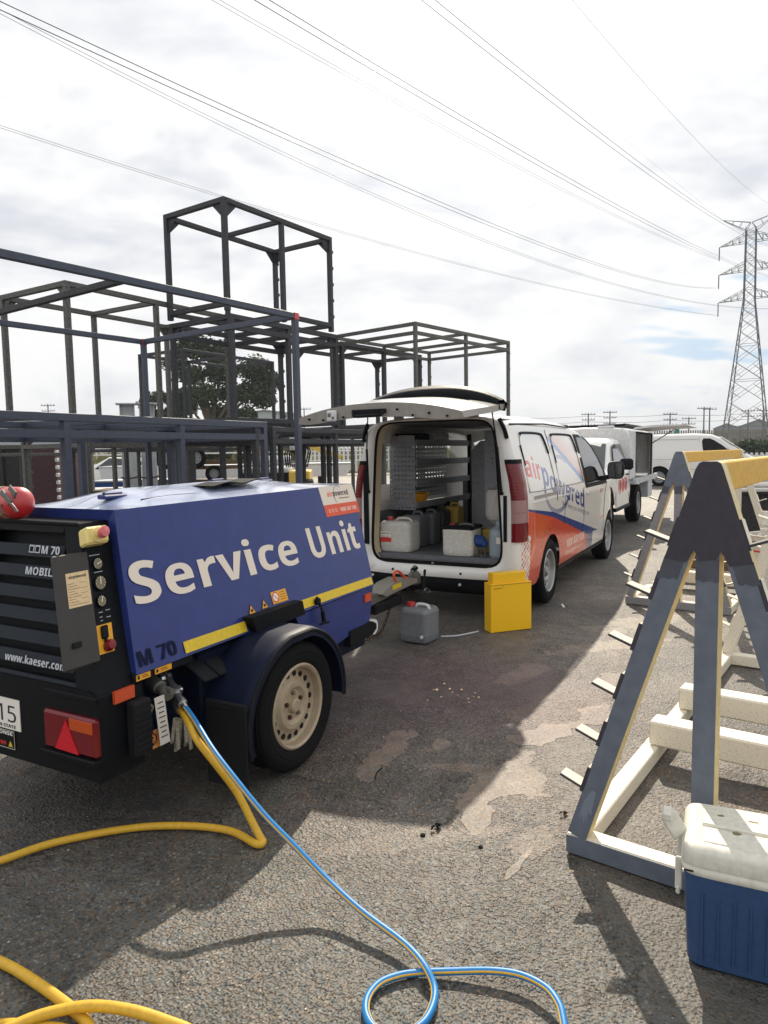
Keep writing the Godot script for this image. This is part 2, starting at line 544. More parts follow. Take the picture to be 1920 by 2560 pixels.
func make_ground() -> void:
	# one sheet out to the horizon, finely divided where the yard is seen close
	var rough_n := FastNoiseLite.new()
	rough_n.seed = 4; rough_n.frequency = 0.8; rough_n.fractal_octaves = 4
	var fine := FastNoiseLite.new()
	fine.seed = 14; fine.frequency = 6.0; fine.fractal_octaves = 4
	var xs := PackedFloat32Array()
	var zs := PackedFloat32Array()
	var x := -3.4
	while x < 5.0:
		xs.append(x); x += 0.032
	var s := 0.04
	while x < 2500.0:
		xs.append(x); x += s; s *= 1.13
	x = -3.432
	s = 0.04
	while x > -2500.0:
		xs.insert(0, x); x -= s; s *= 1.13
	var z := -0.9
	while z > -9.0:
		zs.append(z); z -= 0.032
	s = 0.035
	while z > -3000.0:
		zs.append(z); z -= s; s *= 1.06
	z = -0.86
	s = 0.05
	while z < 400.0:
		zs.insert(0, z); z += s; s *= 1.25
	var nx := xs.size()
	var nz := zs.size()
	var v := PackedVector3Array()
	var n := PackedVector3Array()
	var c := PackedColorArray()
	var ix := PackedInt32Array()
	var gu := PackedVector2Array()
	gu.resize(nx * nz)
	v.resize(nx * nz); n.resize(nx * nz); c.resize(nx * nz)
	var k := 0
	for j in nz:
		for i in nx:
			var px := xs[i]
			var pz := zs[j]
			var near := smoothstep(30.0, 8.0, Vector2(px, pz).length())
			var a := rough_n.get_noise_2d(px, pz)
			var b := fine.get_noise_2d(px, pz) if near > 0.0 else 0.0
			var y := (a * 0.006 + b * 0.0025) * near - 0.004
			var col := Color(0.182, 0.155, 0.129)
			# bare aggregate further out is sandier, with sun glare put into the paler colour
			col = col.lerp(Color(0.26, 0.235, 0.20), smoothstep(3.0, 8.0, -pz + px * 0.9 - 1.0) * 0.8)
			col = col.lerp(Color(0.118, 0.112, 0.110), smoothstep(0.05, 0.45, rough_n.get_noise_2d(px * 0.55 + 40.0, pz * 0.55)) * 0.6)
			col = col.lerp(Color(0.128, 0.122, 0.104), smoothstep(-2.75, -1.9, pz + 0.25 * a) * 0.75)  # near ground darker and greener: specular falloff painted into the colour
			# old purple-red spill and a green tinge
			var spill := smoothstep(1.2, 0.5, Vector2((px - 0.35) / 1.1, (pz + 4.35) / 0.95).length() + 0.35 * a)
			col = col.lerp(Color(0.156, 0.102, 0.112), spill * 0.65)
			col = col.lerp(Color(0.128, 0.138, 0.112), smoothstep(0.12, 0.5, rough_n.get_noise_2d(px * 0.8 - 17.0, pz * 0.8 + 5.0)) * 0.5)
			var rust := smoothstep(0.18, 0.5, rough_n.get_noise_2d(px * 0.9 + 77.0, pz * 0.9 - 9.0))
			col = col.lerp(Color(0.215, 0.150, 0.118), rust * 0.5)
			var m := 1.0 + 0.28 * b + 0.12 * a
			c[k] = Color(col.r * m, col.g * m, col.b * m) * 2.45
			v[k] = Vector3(px, y, pz)
			gu[k] = Vector2((px + GX) / GTILE, (-pz - GZ) / GTILE)
			k += 1
	k = 0
	for j in nz:
		for i in nx:
			var x0 := v[k - 1] if i > 0 else v[k]
			var x1 := v[k + 1] if i < nx - 1 else v[k]
			var z0 := v[k - nx] if j > 0 else v[k]
			var z1 := v[k + nx] if j < nz - 1 else v[k]
			n[k] = (x1 - x0).cross(z1 - z0).normalized()
			if n[k].y < 0.0: n[k] = -n[k]
			k += 1
	for j in nz - 1:
		for i in nx - 1:
			var o := j * nx + i
			ix.append_array(PackedInt32Array([o, o + nx + 1, o + 1, o, o + nx, o + nx + 1]))
	var arr := []
	arr.resize(Mesh.ARRAY_MAX)
	arr[Mesh.ARRAY_VERTEX] = v
	arr[Mesh.ARRAY_NORMAL] = n
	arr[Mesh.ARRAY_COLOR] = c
	arr[Mesh.ARRAY_TEX_UV] = gu
	arr[Mesh.ARRAY_INDEX] = ix
	var am := ArrayMesh.new()
	am.add_surface_from_arrays(Mesh.PRIMITIVE_TRIANGLES, arr)
	# surface of the asphalt over a 6.4 m square: aggregate in binder, fine cracks, worn-through pale patches
	var S := 2048
	var px_m := GTILE / S
	var cell := func(sd: int, fr: float, ret: int) -> PackedByteArray:
		var q := FastNoiseLite.new()
		q.seed = sd; q.noise_type = FastNoiseLite.TYPE_CELLULAR; q.cellular_return_type = ret; q.frequency = fr; q.fractal_type = FastNoiseLite.FRACTAL_NONE
		if fr < 0.02:
			q.domain_warp_enabled = true
			q.domain_warp_amplitude = 60.0
			q.domain_warp_frequency = 0.012
		return q.get_seamless_image(S, S).get_data()
	var d1: PackedByteArray = cell.call(9, 0.30, FastNoiseLite.RETURN_CELL_VALUE)
	var d2: PackedByteArray = cell.call(9, 0.30, FastNoiseLite.RETURN_DISTANCE2_SUB)
	var d3: PackedByteArray = cell.call(19, 0.5, FastNoiseLite.RETURN_CELL_VALUE)
	var d5: PackedByteArray = cell.call(33, 0.0075, FastNoiseLite.RETURN_DISTANCE2_SUB)
	var soft := FastNoiseLite.new()
	soft.seed = 29; soft.frequency = 0.006; soft.fractal_octaves = 6
	var d4 := soft.get_seamless_image(S, S).get_data()
	soft.seed = 31; soft.frequency = 0.03; soft.fractal_octaves = 5
	var d6 := soft.get_seamless_image(S, S).get_data()
	# worn patches: x, z, half length along its direction, half width, direction in degrees, paleness
	var patch := PackedFloat32Array()
	patch.resize(S * S)
	for q in [[0.0, -3.42, 0.24, 0.075, 20.0, 1.0], [0.27, -3.47, 0.12, 0.05, 30.0, 0.9], [0.47, -2.98, 0.22, 0.12, 50.0, 1.0], [0.37, -2.78, 0.13, 0.06, 20.0, 0.9], [0.34, -3.22, 0.24, 0.05, 100.0, 0.6], [0.62, -3.15, 0.22, 0.1, 10.0, 0.8], [0.55, -2.55, 0.10, 0.06, 40.0, 0.5], [0.47, -2.43, 0.10, 0.014, 35.0, 1.0], [0.84, -3.6, 0.25, 0.1, 60.0, 0.9], [1.2, -3.9, 0.2, 0.09, 30.0, 0.8], [0.95, -4.6, 0.3, 0.12, 50.0, 0.6], [1.7, -5.2, 0.4, 0.15, 70.0, 0.7], [0.1, -2.6, 0.3, 0.06, 80.0, 0.4], [1.5, -4.4, 0.16, 0.1, 10.0, 0.7], [-0.35, -2.25, 0.2, 0.06, 60.0, 0.3], [2.2, -5.9, 0.5, 0.2, 60.0, 0.6]]:
		var an: float = deg_to_rad(q[4])
		var cx: float = (q[0] + GX) / px_m
		var cy: float = (-q[1] - GZ) / px_m
		var ext: int = int(q[2] * 1.7 / px_m)
		for yy in range(maxi(0, int(cy) - ext), mini(S, int(cy) + ext)):
			for xx in range(maxi(0, int(cx) - ext), mini(S, int(cx) + ext)):
				var k0 := yy * S + xx
				var dx := (xx - cx) * px_m
				var dz := -(yy - cy) * px_m
				var e := Vector2((dx * sin(an) - dz * cos(an)) / q[2], (dx * cos(an) + dz * sin(an)) / q[3]).length() + (d4[k0] - 128) / 128.0 * 0.8 + (d6[k0] - 128) / 128.0 * 0.45
				var w: float = smoothstep(1.0, 0.93, e) * q[5]
				if w > patch[k0]: patch[k0] = w
	var alb := PackedByteArray()
	alb.resize(S * S * 3)
	var hgt := PackedByteArray()
	hgt.resize(S * S)
	for q in S * S:
		var big := d1[q]
		var sml := d3[q]
		var lo := d4[q] / 255.0
		var edge := minf(d2[q] / 70.0, 1.0)
		var val := 0.34 + 0.0007 * sml + 0.16 * lo + 0.0004 * d6[q]
		var h := 0.22 + 0.0010 * sml + 0.12 * lo
		if big > 150:
			var st := edge * (0.5 if big < 215 else 1.0)
			val = lerpf(val, 0.42 + 0.30 * ((big * 7) % 100) * 0.01, st)
			h += 0.30 * st
		else:
			val *= 0.80 + 0.20 * edge
		if sml > 246: val += 0.22
		elif sml < 14: val *= 0.62
		var crack := d5[q]
		if crack < 5 and d6[q] > 122:
			val *= 0.72
			h -= 0.12
		var pw := patch[q]
		if pw > 0.0:
			val = lerpf(val, 0.72 + 0.0006 * (d6[q] - 128) + 0.0003 * sml, pw * 0.68)
			h = lerpf(h, 0.62 + 0.0006 * sml, pw)
		var tint := (((big * 13) % 100) - 50) * 0.0010 + 0.02 * pw
		alb[q * 3] = int(clampf(val + tint, 0, 1) * 255.0)
		alb[q * 3 + 1] = int(clampf(val, 0, 1) * 255.0)
		alb[q * 3 + 2] = int(clampf(val - tint * 0.9, 0, 1) * 255.0)
		hgt[q] = int(clampf(h, 0, 1) * 255.0)
	var ai := Image.create_from_data(S, S, false, Image.FORMAT_RGB8, alb)
	var hi := Image.create_from_data(S, S, false, Image.FORMAT_L8, hgt)
	hi.convert(Image.FORMAT_RGBA8)
	hi.bump_map_to_normal_map(4.0)
	var gm := StandardMaterial3D.new()
	gm.albedo_texture = ImageTexture.create_from_image(ai)
	gm.normal_enabled = true
	gm.normal_texture = ImageTexture.create_from_image(hi)
	gm.normal_scale = 1.0
	gm.roughness = 0.62
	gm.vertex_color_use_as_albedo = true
	var o := MeshInstance3D.new()
	o.name = "ground"
	o.mesh = am
	o.material_override = gm
	o.set_meta("kind", "structure")
	add_child(o)
	# loose grit and stones
	var sb := MB.new()
	sb.lathe(Transform3D(Basis.IDENTITY, Vector3(0, -0.3, 0)), [Vector2(0.0, 0.75), Vector2(0.5, 0.6), Vector2(0.85, 0.2), Vector2(0.7, -0.1)], 6)
	var mm := MultiMesh.new()
	mm.transform_format = MultiMesh.TRANSFORM_3D
	mm.use_colors = true
	mm.mesh = sb.commit()
	var cnt := 5200
	mm.instance_count = cnt
	for q in cnt:
		var zz := -1.3 - pow(rng.randf(), 1.4) * 6.5
		var xx := rng.randf_range(-1.0, 1.0) * (0.7 - zz * 0.62)
		var sz := 0.0016 + 0.0034 * pow(rng.randf(), 3.0)
		if rng.randf() < 0.012: sz *= 2.2
		var bs := Basis.from_euler(Vector3(rng.randf() * 0.7, rng.randf() * TAU, rng.randf() * 0.7)).scaled(Vector3(sz, sz * rng.randf_range(0.4, 0.8), sz * rng.randf_range(0.7, 1.3)))
		var aa := rough_n.get_noise_2d(xx, zz)
		mm.set_instance_transform(q, Transform3D(bs, Vector3(xx, aa * 0.006 - 0.003, zz)))
		var vv := rng.randf_range(0.10, 0.34)
		if rng.randf() < 0.08: vv = 0.55
		mm.set_instance_color(q, Color(vv * 1.05, vv, vv * rng.randf_range(0.85, 0.98)))
	var gi := MultiMeshInstance3D.new()
	gi.name = "gravel"
	gi.multimesh = mm
	var gmat := mat(Color.WHITE, 0.8)
	gmat.vertex_color_use_as_albedo = true
	gi.material_override = gmat
	gi.set_meta("kind", "stuff")
	gi.set_meta("label", "loose grit and small stones scattered over the asphalt yard")
	gi.set_meta("category", "gravel")
	add_child(gi)

func wheel(parent: Node3D, called: String, c: Vector3, r: float, width: float, rim_r: float, m_rim: Material, holes: int, side := 1.0) -> MeshInstance3D:
	# axle along local x, outer face towards side * x; returns the tyre with its rim as a child
	var t := Transform3D(Basis(Vector3.UP * -side, Vector3.RIGHT * side, Vector3.BACK), c)   # t.y runs outwards
	var tb := MB.new()
	var hw := width * 0.5
	tb.lathe(t, [Vector2(rim_r, -hw * 0.8), Vector2(r * 0.86, -hw), Vector2(r * 0.965, -hw * 0.86), Vector2(r, -hw * 0.66), Vector2(r, -hw * 0.28), Vector2(r - 0.008, -hw * 0.26), Vector2(r - 0.008, -hw * 0.18), Vector2(r, -hw * 0.16), Vector2(r, hw * 0.16), Vector2(r - 0.008, hw * 0.18), Vector2(r - 0.008, hw * 0.26), Vector2(r, hw * 0.28), Vector2(r, hw * 0.66), Vector2(r * 0.975, hw * 0.84), Vector2(r * 0.93, hw * 0.95), Vector2(r * 0.86, hw), Vector2(r * 0.82, hw * 0.97), Vector2(r * 0.81, hw * 1.0), Vector2(r * 0.72, hw * 0.93), Vector2(rim_r, hw * 0.78), Vector2(rim_r * 0.97, hw * 0.5)], 56)
	# tread blocks
	for k in 44:
		var a := TAU * k / 44.0
		for e in [-1.0, 1.0]:
			var d := Vector3(0, sin(a), cos(a))
			tb.box(Transform3D(Basis(Vector3.RIGHT, Vector3(0, cos(a), -sin(a)), d), c + d * (r - 0.001) + Vector3(e * hw * 0.55, 0, 0)), Vector3(hw * 0.34, r * 0.105, 0.006), 0.001)
	var ty := part(parent, called, tb, M.rubber)
	var rb := MB.new()
	rb.lathe(t, [Vector2(rim_r * 1.0, hw * 0.70), Vector2(rim_r * 1.03, hw * 0.86), Vector2(rim_r * 0.985, hw * 0.93), Vector2(rim_r * 0.93, hw * 0.84), Vector2(rim_r * 0.90, hw * 0.45), Vector2(rim_r * 0.84, hw * 0.32), Vector2(rim_r * 0.66, hw * 0.42), Vector2(rim_r * 0.56, hw * 0.62), Vector2(rim_r * 0.46, hw * 0.62), Vector2(rim_r * 0.36, hw * 0.46), Vector2(rim_r * 0.20, hw * 0.46), Vector2(rim_r * 0.17, hw * 0.68), Vector2(rim_r * 0.12, hw * 0.74), Vector2(0.0, hw * 0.74)], 48)
	rb.lathe(t, [Vector2(rim_r * 0.97, -hw * 0.7), Vector2(rim_r * 0.92, hw * 0.4)], 40)
	var rim := part(ty, "rim", rb, m_rim)
	var hb := MB.new()
	for k in holes:
		var a := TAU * k / holes
		var d := Vector3(0, sin(a), cos(a))
		hb.lathe(Transform3D(Basis(Vector3(0, cos(a), -sin(a)), Vector3.RIGHT * side, d), c + d * rim_r * 0.755 + Vector3(side * hw * 0.385, 0, 0)), [Vector2(rim_r * 0.072, -0.002), Vector2(rim_r * 0.072, 0.003), Vector2(0, 0.003)], 10)
	var ho := part(ty, "rim_holes", hb, M.void)
	ho.set_meta("kind", "stuff")
	for k in 5:
		var a := TAU * k / 5.0 + 0.3
		var nb := MB.new()
		var d := Vector3(0, sin(a), cos(a))
		nb.lathe(Transform3D(Basis(Vector3(0, cos(a), -sin(a)), Vector3.RIGHT * side, d), c + d * rim_r * 0.30 + Vector3(side * hw * 0.46, 0, 0)), [Vector2(rim_r * 0.055, 0), Vector2(rim_r * 0.055, 0.012), Vector2(rim_r * 0.02, 0.016), Vector2(0, 0.016)], 6)
		part(ty, "wheel_bolt", nb, M.rust if k % 2 == 0 else M.steel_dull)
	return ty

func gauge_dial(parent: Node3D, f: Transform3D, r: float, needle: float) -> void:
	# dial lying in the x / y plane of f, facing f.z
	var t := f * Transform3D(Basis(Vector3.RIGHT, Vector3.BACK, Vector3.DOWN), Vector3.ZERO)
	var b := MB.new()
	b.lathe(t, [Vector2(r, 0), Vector2(r, 0.010), Vector2(r * 0.9, 0.013), Vector2(r * 0.86, 0.009)], 24)
	var g := part(parent, "gauge", b, M.black)
	var d := MB.new()
	d.lathe(t, [Vector2(r * 0.88, 0.006), Vector2(r * 0.88, 0.008), Vector2(0, 0.008)], 24)
	part(g, "dial_face", d, M.gauge)
	var nb := MB.new()
	var v := Vector3(sin(needle), cos(needle), 0)
	nb.beam(f * (Vector3(0, 0, 0.0095) - v * r * 0.2), f * (Vector3(0, 0, 0.0095) + v * r * 0.7), 0.003, 0.0012, f.basis.z, 0.0)
	part(g, "needle", nb, M.white_ink)
	for k in 9:
		var a := -2.2 + 0.55 * k
		var e := Vector3(sin(a), cos(a), 0)
		nb = MB.new()
		nb.beam(f * (Vector3(0, 0, 0.0088) + e * r * 0.66), f * (Vector3(0, 0, 0.0088) + e * r * 0.80), 0.002, 0.0008, f.basis.z, 0.0)
		part(g, "dial_mark", nb, M.white_ink)

func make_trailer() -> void:
	var o := thing("compressor_trailer", "blue single axle compressor trailer lettered Service Unit", "trailer", Vector3(-0.4114, 0, -3.2272), -deg_to_rad(28.2))
	var wr := -0.2      # lower edge of the right side
	var wt := -0.40     # upper edge
	var wl := -1.25
	var wlt := -1.05
	var wc := -0.725
	var X := Vector3(0, 0, -1)
	var Y := Vector3(-0.307, 0.952, 0)
	var Z := Vector3(0.952, 0.307, 0)
	var side := func(u: float, y: float) -> Transform3D:
		return Transform3D(Basis(X, Y, Z), L(u, y, wr + (y - 0.665) / 0.62 * (wt - wr)) + Z * 0.0016)
	# side panel, slightly bellied so that it mirrors the yard unevenly
	for s in 2:
		var rows: Array = []
		for i in 15:
			var f := i / 14.0
			var row := PackedVector3Array()
			for j in 25:
				var g := j / 24.0
				var ua := lerpf(-0.79, -0.685, f)
				var ub := lerpf(1.095, 1.195, f)
				var uu := lerpf(ua, ub, g)
				var yy := lerpf(0.662, 1.285, f) + 0.008 * (uu + 0.3)
				var bel := 0.001 * sin(PI * f) * sin(PI * g)
				var ww := lerpf(wr, wt, f) + bel - 0.0008
				if s == 1: ww = 2.0 * wc - ww
				row.append(L(uu, yy, ww))
			rows.append(row)
		var b := MB.new()
		b.grid(rows, L(0.2, 0.9, wc))
		part(o, "side_panel", b, M.blue)
	# two lids that meet at a low ridge
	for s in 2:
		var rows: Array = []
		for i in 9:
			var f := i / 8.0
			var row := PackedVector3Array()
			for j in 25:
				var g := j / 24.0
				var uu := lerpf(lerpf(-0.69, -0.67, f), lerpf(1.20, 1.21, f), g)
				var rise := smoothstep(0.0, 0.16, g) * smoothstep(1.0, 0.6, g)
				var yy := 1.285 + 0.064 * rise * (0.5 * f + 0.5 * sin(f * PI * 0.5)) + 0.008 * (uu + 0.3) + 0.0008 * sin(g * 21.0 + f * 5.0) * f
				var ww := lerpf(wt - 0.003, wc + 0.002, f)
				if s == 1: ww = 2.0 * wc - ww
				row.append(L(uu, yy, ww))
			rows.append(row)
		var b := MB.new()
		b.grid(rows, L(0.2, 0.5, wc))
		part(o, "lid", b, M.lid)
	var hb := MB.new()
	for q in [[-0.50, -0.62, 1.322], [0.45, -0.86, 1.338], [0.80, -0.80, 1.330]]:
		hb = MB.new()
		hb.cube(L(q[0], q[2], q[1]), Vector3(0.05, 0.02, 0.13), 0.006)
		hb.cube(L(q[0], q[2] + 0.014, q[1]), Vector3(0.02, 0.014, 0.10), 0.005)
		part(o, "lid_hinge", hb, M.blue_dark)
	hb = MB.new()
	hb.tube(smooth([L(-0.45, 1.308, -0.50), L(-0.25, 1.314, -0.52), L(-0.1, 1.313, -0.51)], 5), 0.003, 5)
	part(o, "lid_crease", hb, M.blue_dark)
	# front wall and rear wall of the hood
	var b := MB.new()
	b.ext(Transform3D(Basis(Vector3.RIGHT, Vector3.UP, Vector3.BACK), L(1.10, 0, 0)), PackedVector2Array([Vector2(wl, 0.667), Vector2(wr - 0.005, 0.667), Vector2(wt - 0.005, 1.29), Vector2(wlt, 1.29)]), 0.012)
	part(o, "front_wall", b, M.blue_dark)
	# housing, louvres and controls lean with the hood
	var ur := func(y: float) -> float: return -0.815 - 0.23 * (1.24 - y)
	var uf := func(y: float) -> float: return -0.682 - 0.196 * (1.236 - y)
	var wr2 := func(y: float) -> float: return -0.45 + 0.377 * (1.24 - y)
	var RT := func(y: float, w: float) -> Transform3D: return Transform3D(Basis(Vector3.RIGHT, Vector3(0, 1, -0.23), Vector3(0, 0.22, 0.975)), L(ur.call(y), y, w))
	var CT := func(u: float, y: float) -> Transform3D: return Transform3D(Basis(Vector3.FORWARD, Vector3(-0.377, 1, -0.23), Vector3(0.936, 0.353, 0)), L(u, y, wr2.call(y)))
	b = MB.new()
	for s in [1.0, -1.0]:
		var w1 := func(w: float) -> float: return w if s > 0.0 else 2.0 * wc - w
		b.quad(L(-0.687, 1.283, w1.call(wt)), L(-0.79, 0.662, w1.call(wr)), L(uf.call(0.64) + 0.01, 0.64, w1.call(wr2.call(0.64) - 0.02)), L(uf.call(1.236) + 0.01, 1.236, w1.call(wr2.call(1.236) - 0.02)), Vector3(0, 0.1, 1))
	b.quad(L(-0.687, 1.283, wt), L(-0.687, 1.283, wlt), L(-0.675, 1.22, wlt + 0.03), L(-0.675, 1.22, wt - 0.03), Vector3(0, 0.2, 1))
	part(o, "rear_border", b, M.blue)
	b = MB.new()
	var yt := 1.236
	var yb := 0.60
	for s in [1.0, -1.0]:
		var w1 := func(w: float) -> float: return w if s > 0.0 else 2.0 * wc - w
		b.quad(L(ur.call(yt), yt, w1.call(wr2.call(yt))), L(uf.call(yt) + 0.05, yt, w1.call(wr2.call(yt))), L(uf.call(yb) + 0.05, yb, w1.call(wr2.call(yb))), L(ur.call(yb), yb, w1.call(wr2.call(yb))), Vector3(s, 0.2, 0))
		# border of the louvred face
		b.quad(L(ur.call(yt), yt, w1.call(wr2.call(yt))), L(ur.call(yb), yb, w1.call(wr2.call(yb))), L(ur.call(yb), yb, w1.call(wr2.call(yb) - 0.115)), L(ur.call(yt), yt, w1.call(wr2.call(yt) - 0.085)), Vector3(0, 0.2, 1))
	b.quad(L(ur.call(yt), yt, -0.45), L(uf.call(yt) + 0.05, yt + 0.006, -0.45), L(uf.call(yt) + 0.05, yt + 0.006, -1.0), L(ur.call(yt), yt, -1.0), Vector3.UP)
	b.quad(L(ur.call(yt), yt, -0.53), L(ur.call(yt), yt, -0.92), L(ur.call(1.2), 1.2, -0.92), L(ur.call(1.2), 1.2, -0.53), Vector3(0, 0.2, 1))
	b.quad(L(ur.call(yt) + 0.05, yt, -0.46), L(ur.call(yb) + 0.05, yb, -0.30), L(ur.call(yb) + 0.05, yb, -1.15), L(ur.call(yt) + 0.05, yt, -1.0), Vector3(0, 0.2, 1))
	b.beam(L(ur.call(yt) - 0.004, yt, -0.445), L(ur.call(yt) - 0.004, yt, -1.0), 0.012, 0.014, Vector3.UP, 0.004)
	part(o, "radiator_housing", b, M.black)
	for k in 7:
		var yy := 1.150 - 0.0825 * k
		var wend: float = wr2.call(yy) - 0.10
		b = MB.new()
		b.box(RT.call(yy - 0.026, (wend - 1.10) * 0.5) * Transform3D(Basis(Vector3.RIGHT, -0.16), Vector3(0, 0, -0.008)), Vector3(wend + 1.10, 0.052, 0.014), 0.003)
		part(o, "louvre", b, M.louvre)
	letters(o, "model_lettering", "M 70", RT.call(1.1145, -0.637).translated_local(Vector3(0, 0, 0.006)), 0.108, 0.031, M.grey_ink)
	letters(o, "series_lettering", "MOBILAIR", RT.call(1.029, -0.717).translated_local(Vector3(0, 0, 0.006)), 0.25, 0.031, M.grey_ink)
	letters(o, "web_lettering", "www.kaeser.com", RT.call(0.690, -0.768).translated_local(Vector3(0, 0, 0.006)), 0.37, 0.032, M.grey_ink)
	for q in [-0.714, -0.678]:
		flat(o, "square_emblem", RT.call(1.1145, q).translated_local(Vector3(0, 0, 0.006)), 0.031, 0.031, M.grey_ink, 0.001)
		flat(o, "square_emblem", RT.call(1.119, q + 0.005).translated_local(Vector3(0, 0, 0.007)), 0.021, 0.021, M.black_soft, 0.001)
	# control side
	b = MB.new()
	b.box(CT.call(-0.848, 1.145) * at(Vector3(0.053, 0.033, 0.027)), Vector3(0.106, 0.066, 0.054), 0.008)
	var es := part(o, "emergency_stop", b, M.yellow_pale)
	b = MB.new()
	var tx: Transform3D = CT.call(-0.790, 1.176) * Transform3D(Basis(Vector3.RIGHT, Vector3.BACK, Vector3.DOWN), Vector3(0, 0, 0.054))
	b.lathe(tx, [Vector2(0.03, 0), Vector2(0.028, 0.006), Vector2(0.012, 0.008), Vector2(0.012, 0.026)], 20)
	part(es, "stop_collar", b, M.yellow_pale)
	b = MB.new()
	b.lathe(tx, [Vector2(0.012, 0.014), Vector2(0.019, 0.022), Vector2(0.022, 0.034), Vector2(0.02, 0.048), Vector2(0, 0.051)], 20)
	part(es, "stop_button", b, M.pink)
	gauge_dial(o, CT.call(-0.791, 1.079), 0.024, 1.2)
	gauge_dial(o, CT.call(-0.805, 1.008), 0.029, 0.1)
	gauge_dial(o, CT.call(-0.824, 0.942), 0.023, 0.3)
	var RX := Basis(Vector3.FORWARD, Vector3.UP, Vector3.RIGHT)      # for things that face right
	for q in [[-0.815, 1.112, 0.05], [-0.815, 1.048, 0.04], [-0.848, 0.902, 0.018], [-0.815, 0.905, 0.02], [-0.85, 0.885, 0.012], [-0.82, 0.88, 0.02], [-0.85, 0.872, 0.01]]:
		flat(o, "panel_marking", CT.call(q[0], q[1]), q[2], 0.003, M.grey_ink, 0.001)
	flat(o, "starter_plate", CT.call(-0.905, 0.758), 0.076, 0.102, M.orange_label)
	b = MB.new()
	b.box(CT.call(-0.853, 0.832) * at(Vector3(0, 0, 0.008)), Vector3(0.03, 0.046, 0.014), 0.006)
	b.box(CT.call(-0.858, 0.802) * at(Vector3(0, 0, 0.008)), Vector3(0.013, 0.03, 0.01), 0.003)
	part(o, "starter_key", b, M.black)
	b = MB.new()
	b.lathe(CT.call(-0.855, 0.781) * Transform3D(Basis(Vector3.RIGHT, Vector3.BACK, Vector3.DOWN), Vector3.ZERO), [Vector2(0.019, 0), Vector2(0.021, 0.02), Vector2(0.016, 0.034), Vector2(0, 0.036)], 18)
	part(o, "starter_knob", b, M.red_dark)
	# control door folded right back, with a service sheet
	var dt := Transform3D(Basis(Vector3.FORWARD, Vector3(-0.384, 1, -0.22), Vector3(0.936, 0.353, 0)), L(-1.066, 0.74, -0.258))
	b = MB.new()
	b.box(dt * at(Vector3(0.078, 0.195, 0.006)), Vector3(0.156, 0.392, 0.012), 0.005)
	var door := part(o, "control_door", b, M.door_brown)
	flat(door, "service_sheet", dt * at(Vector3(0.047, 0.20, 0.0122)), 0.100, 0.122, M.paper, 0.001)
	letters(door, "sheet_lettering", "airpowered", dt * at(Vector3(0.058, 0.298, 0.013)), 0.076, 0.015, M.ink, true, 0.0006)
	for k in 9:
		flat(door, "sheet_line", dt * at(Vector3(0.052, 0.283 - 0.0092 * k, 0.0132)), 0.026 + 0.014 * float(k % 3), 0.0016, M.ink, 0.0004)
		if k % 2 == 0: flat(door, "sheet_line", dt * at(Vector3(0.105, 0.282 - 0.0092 * k, 0.0132)), 0.03, 0.0012, M.ink, 0.0004)
	b = MB.new()
	b.box(dt * at(Vector3(0.06, 0.075, 0.016)), Vector3(0.035, 0.02, 0.012), 0.002)
	part(door, "door_catch", b, M.void)
	# rear bumper with lamp, marker, plate
	b = MB.new()
	b.ext(Transform3D(Basis(Vector3.RIGHT, Vector3.UP, Vector3.BACK), L(-0.76, 0, 0)), PackedVector2Array([Vector2(-1.24, 0.30), Vector2(-0.21, 0.30), Vector2(-0.205, 0.62), Vector2(-0.26, 0.64), Vector2(-1.24, 0.64)]), 0.205)
	part(o, "rear_bumper", b, M.black)
	b = MB.new()
	b.span(L(-0.95, 0.60, -0.50), L(-0.972, 0.622, -0.21), 0.004)
	b.span(L(-0.95, 0.372, -0.515), L(-0.995, 0.392, -0.205), 0.004)
	part(o, "lamp_shelf", b, M.black)
	b = MB.new()
	b.span(L(-0.955, 0.398, -0.498), L(-0.985, 0.545, -0.207), 0.012)
	var lamp := part(o, "tail_lamp", b, M.lamp_red)
	b = MB.new()
	b.ext(at(L(-0.985, 0.405, -0.43)), PackedVector2Array([Vector2(0, 0), Vector2(0.13, -0.004), Vector2(0.065, 0.118)]), 0.003)
	part(lamp, "triangle_reflector", b, M.lamp_bright)
	b = MB.new()
	b.span(L(-0.984, 0.49, -0.345), L(-0.988, 0.534, -0.22), 0.002)
	part(lamp, "indicator_lens", b, M.lamp_amber)
	flat(o, "side_marker", Transform3D(RX, L(-0.905, 0.582, -0.203)), 0.095, 0.047, M.marker, 0.012)
	b = MB.new()
	b.span(L(-0.765, 0.36, -0.20), L(-0.852, 0.573, -0.15), 0.008)
	for k in 7:
		b.span(L(-0.77, 0.385 + 0.024 * k, -0.152), L(-0.85, 0.393 + 0.024 * k, -0.144), 0.002)
	part(o, "rubber_buffer", b, M.black_soft)
	var pl := flat(o, "number_plate", at(L(-0.966, 0.417, -1.045)), 0.385, 0.128, M.white_ink, 0.003)
	letters(pl, "plate_lettering", "48", at(L(-0.969, 0.448, -1.02)), 0.12, 0.07, M.ink, false)
	letters(pl, "plate_lettering", "15", at(L(-0.969, 0.448, -0.80)), 0.115, 0.07, M.ink, false)
	letters(pl, "plate_motto", "THE EDUCATION STATE", at(L(-0.969, 0.424, -0.99)), 0.30, 0.014, M.ink)
	var sg := flat(o, "service_sticker", at(L(-0.966, 0.335, -1.0)), 0.30, 0.077, M.black, 0.002)
	letters(sg, "sticker_lettering", "24HR RESPONSE", at(L(-0.968, 0.391, -0.97)), 0.255, 0.016, M.white_ink)
	letters(sg, "sticker_number", "1800 247 769", at(L(-0.968, 0.347, -0.96)), 0.20, 0.016, M.red_ink)
	b = MB.new()
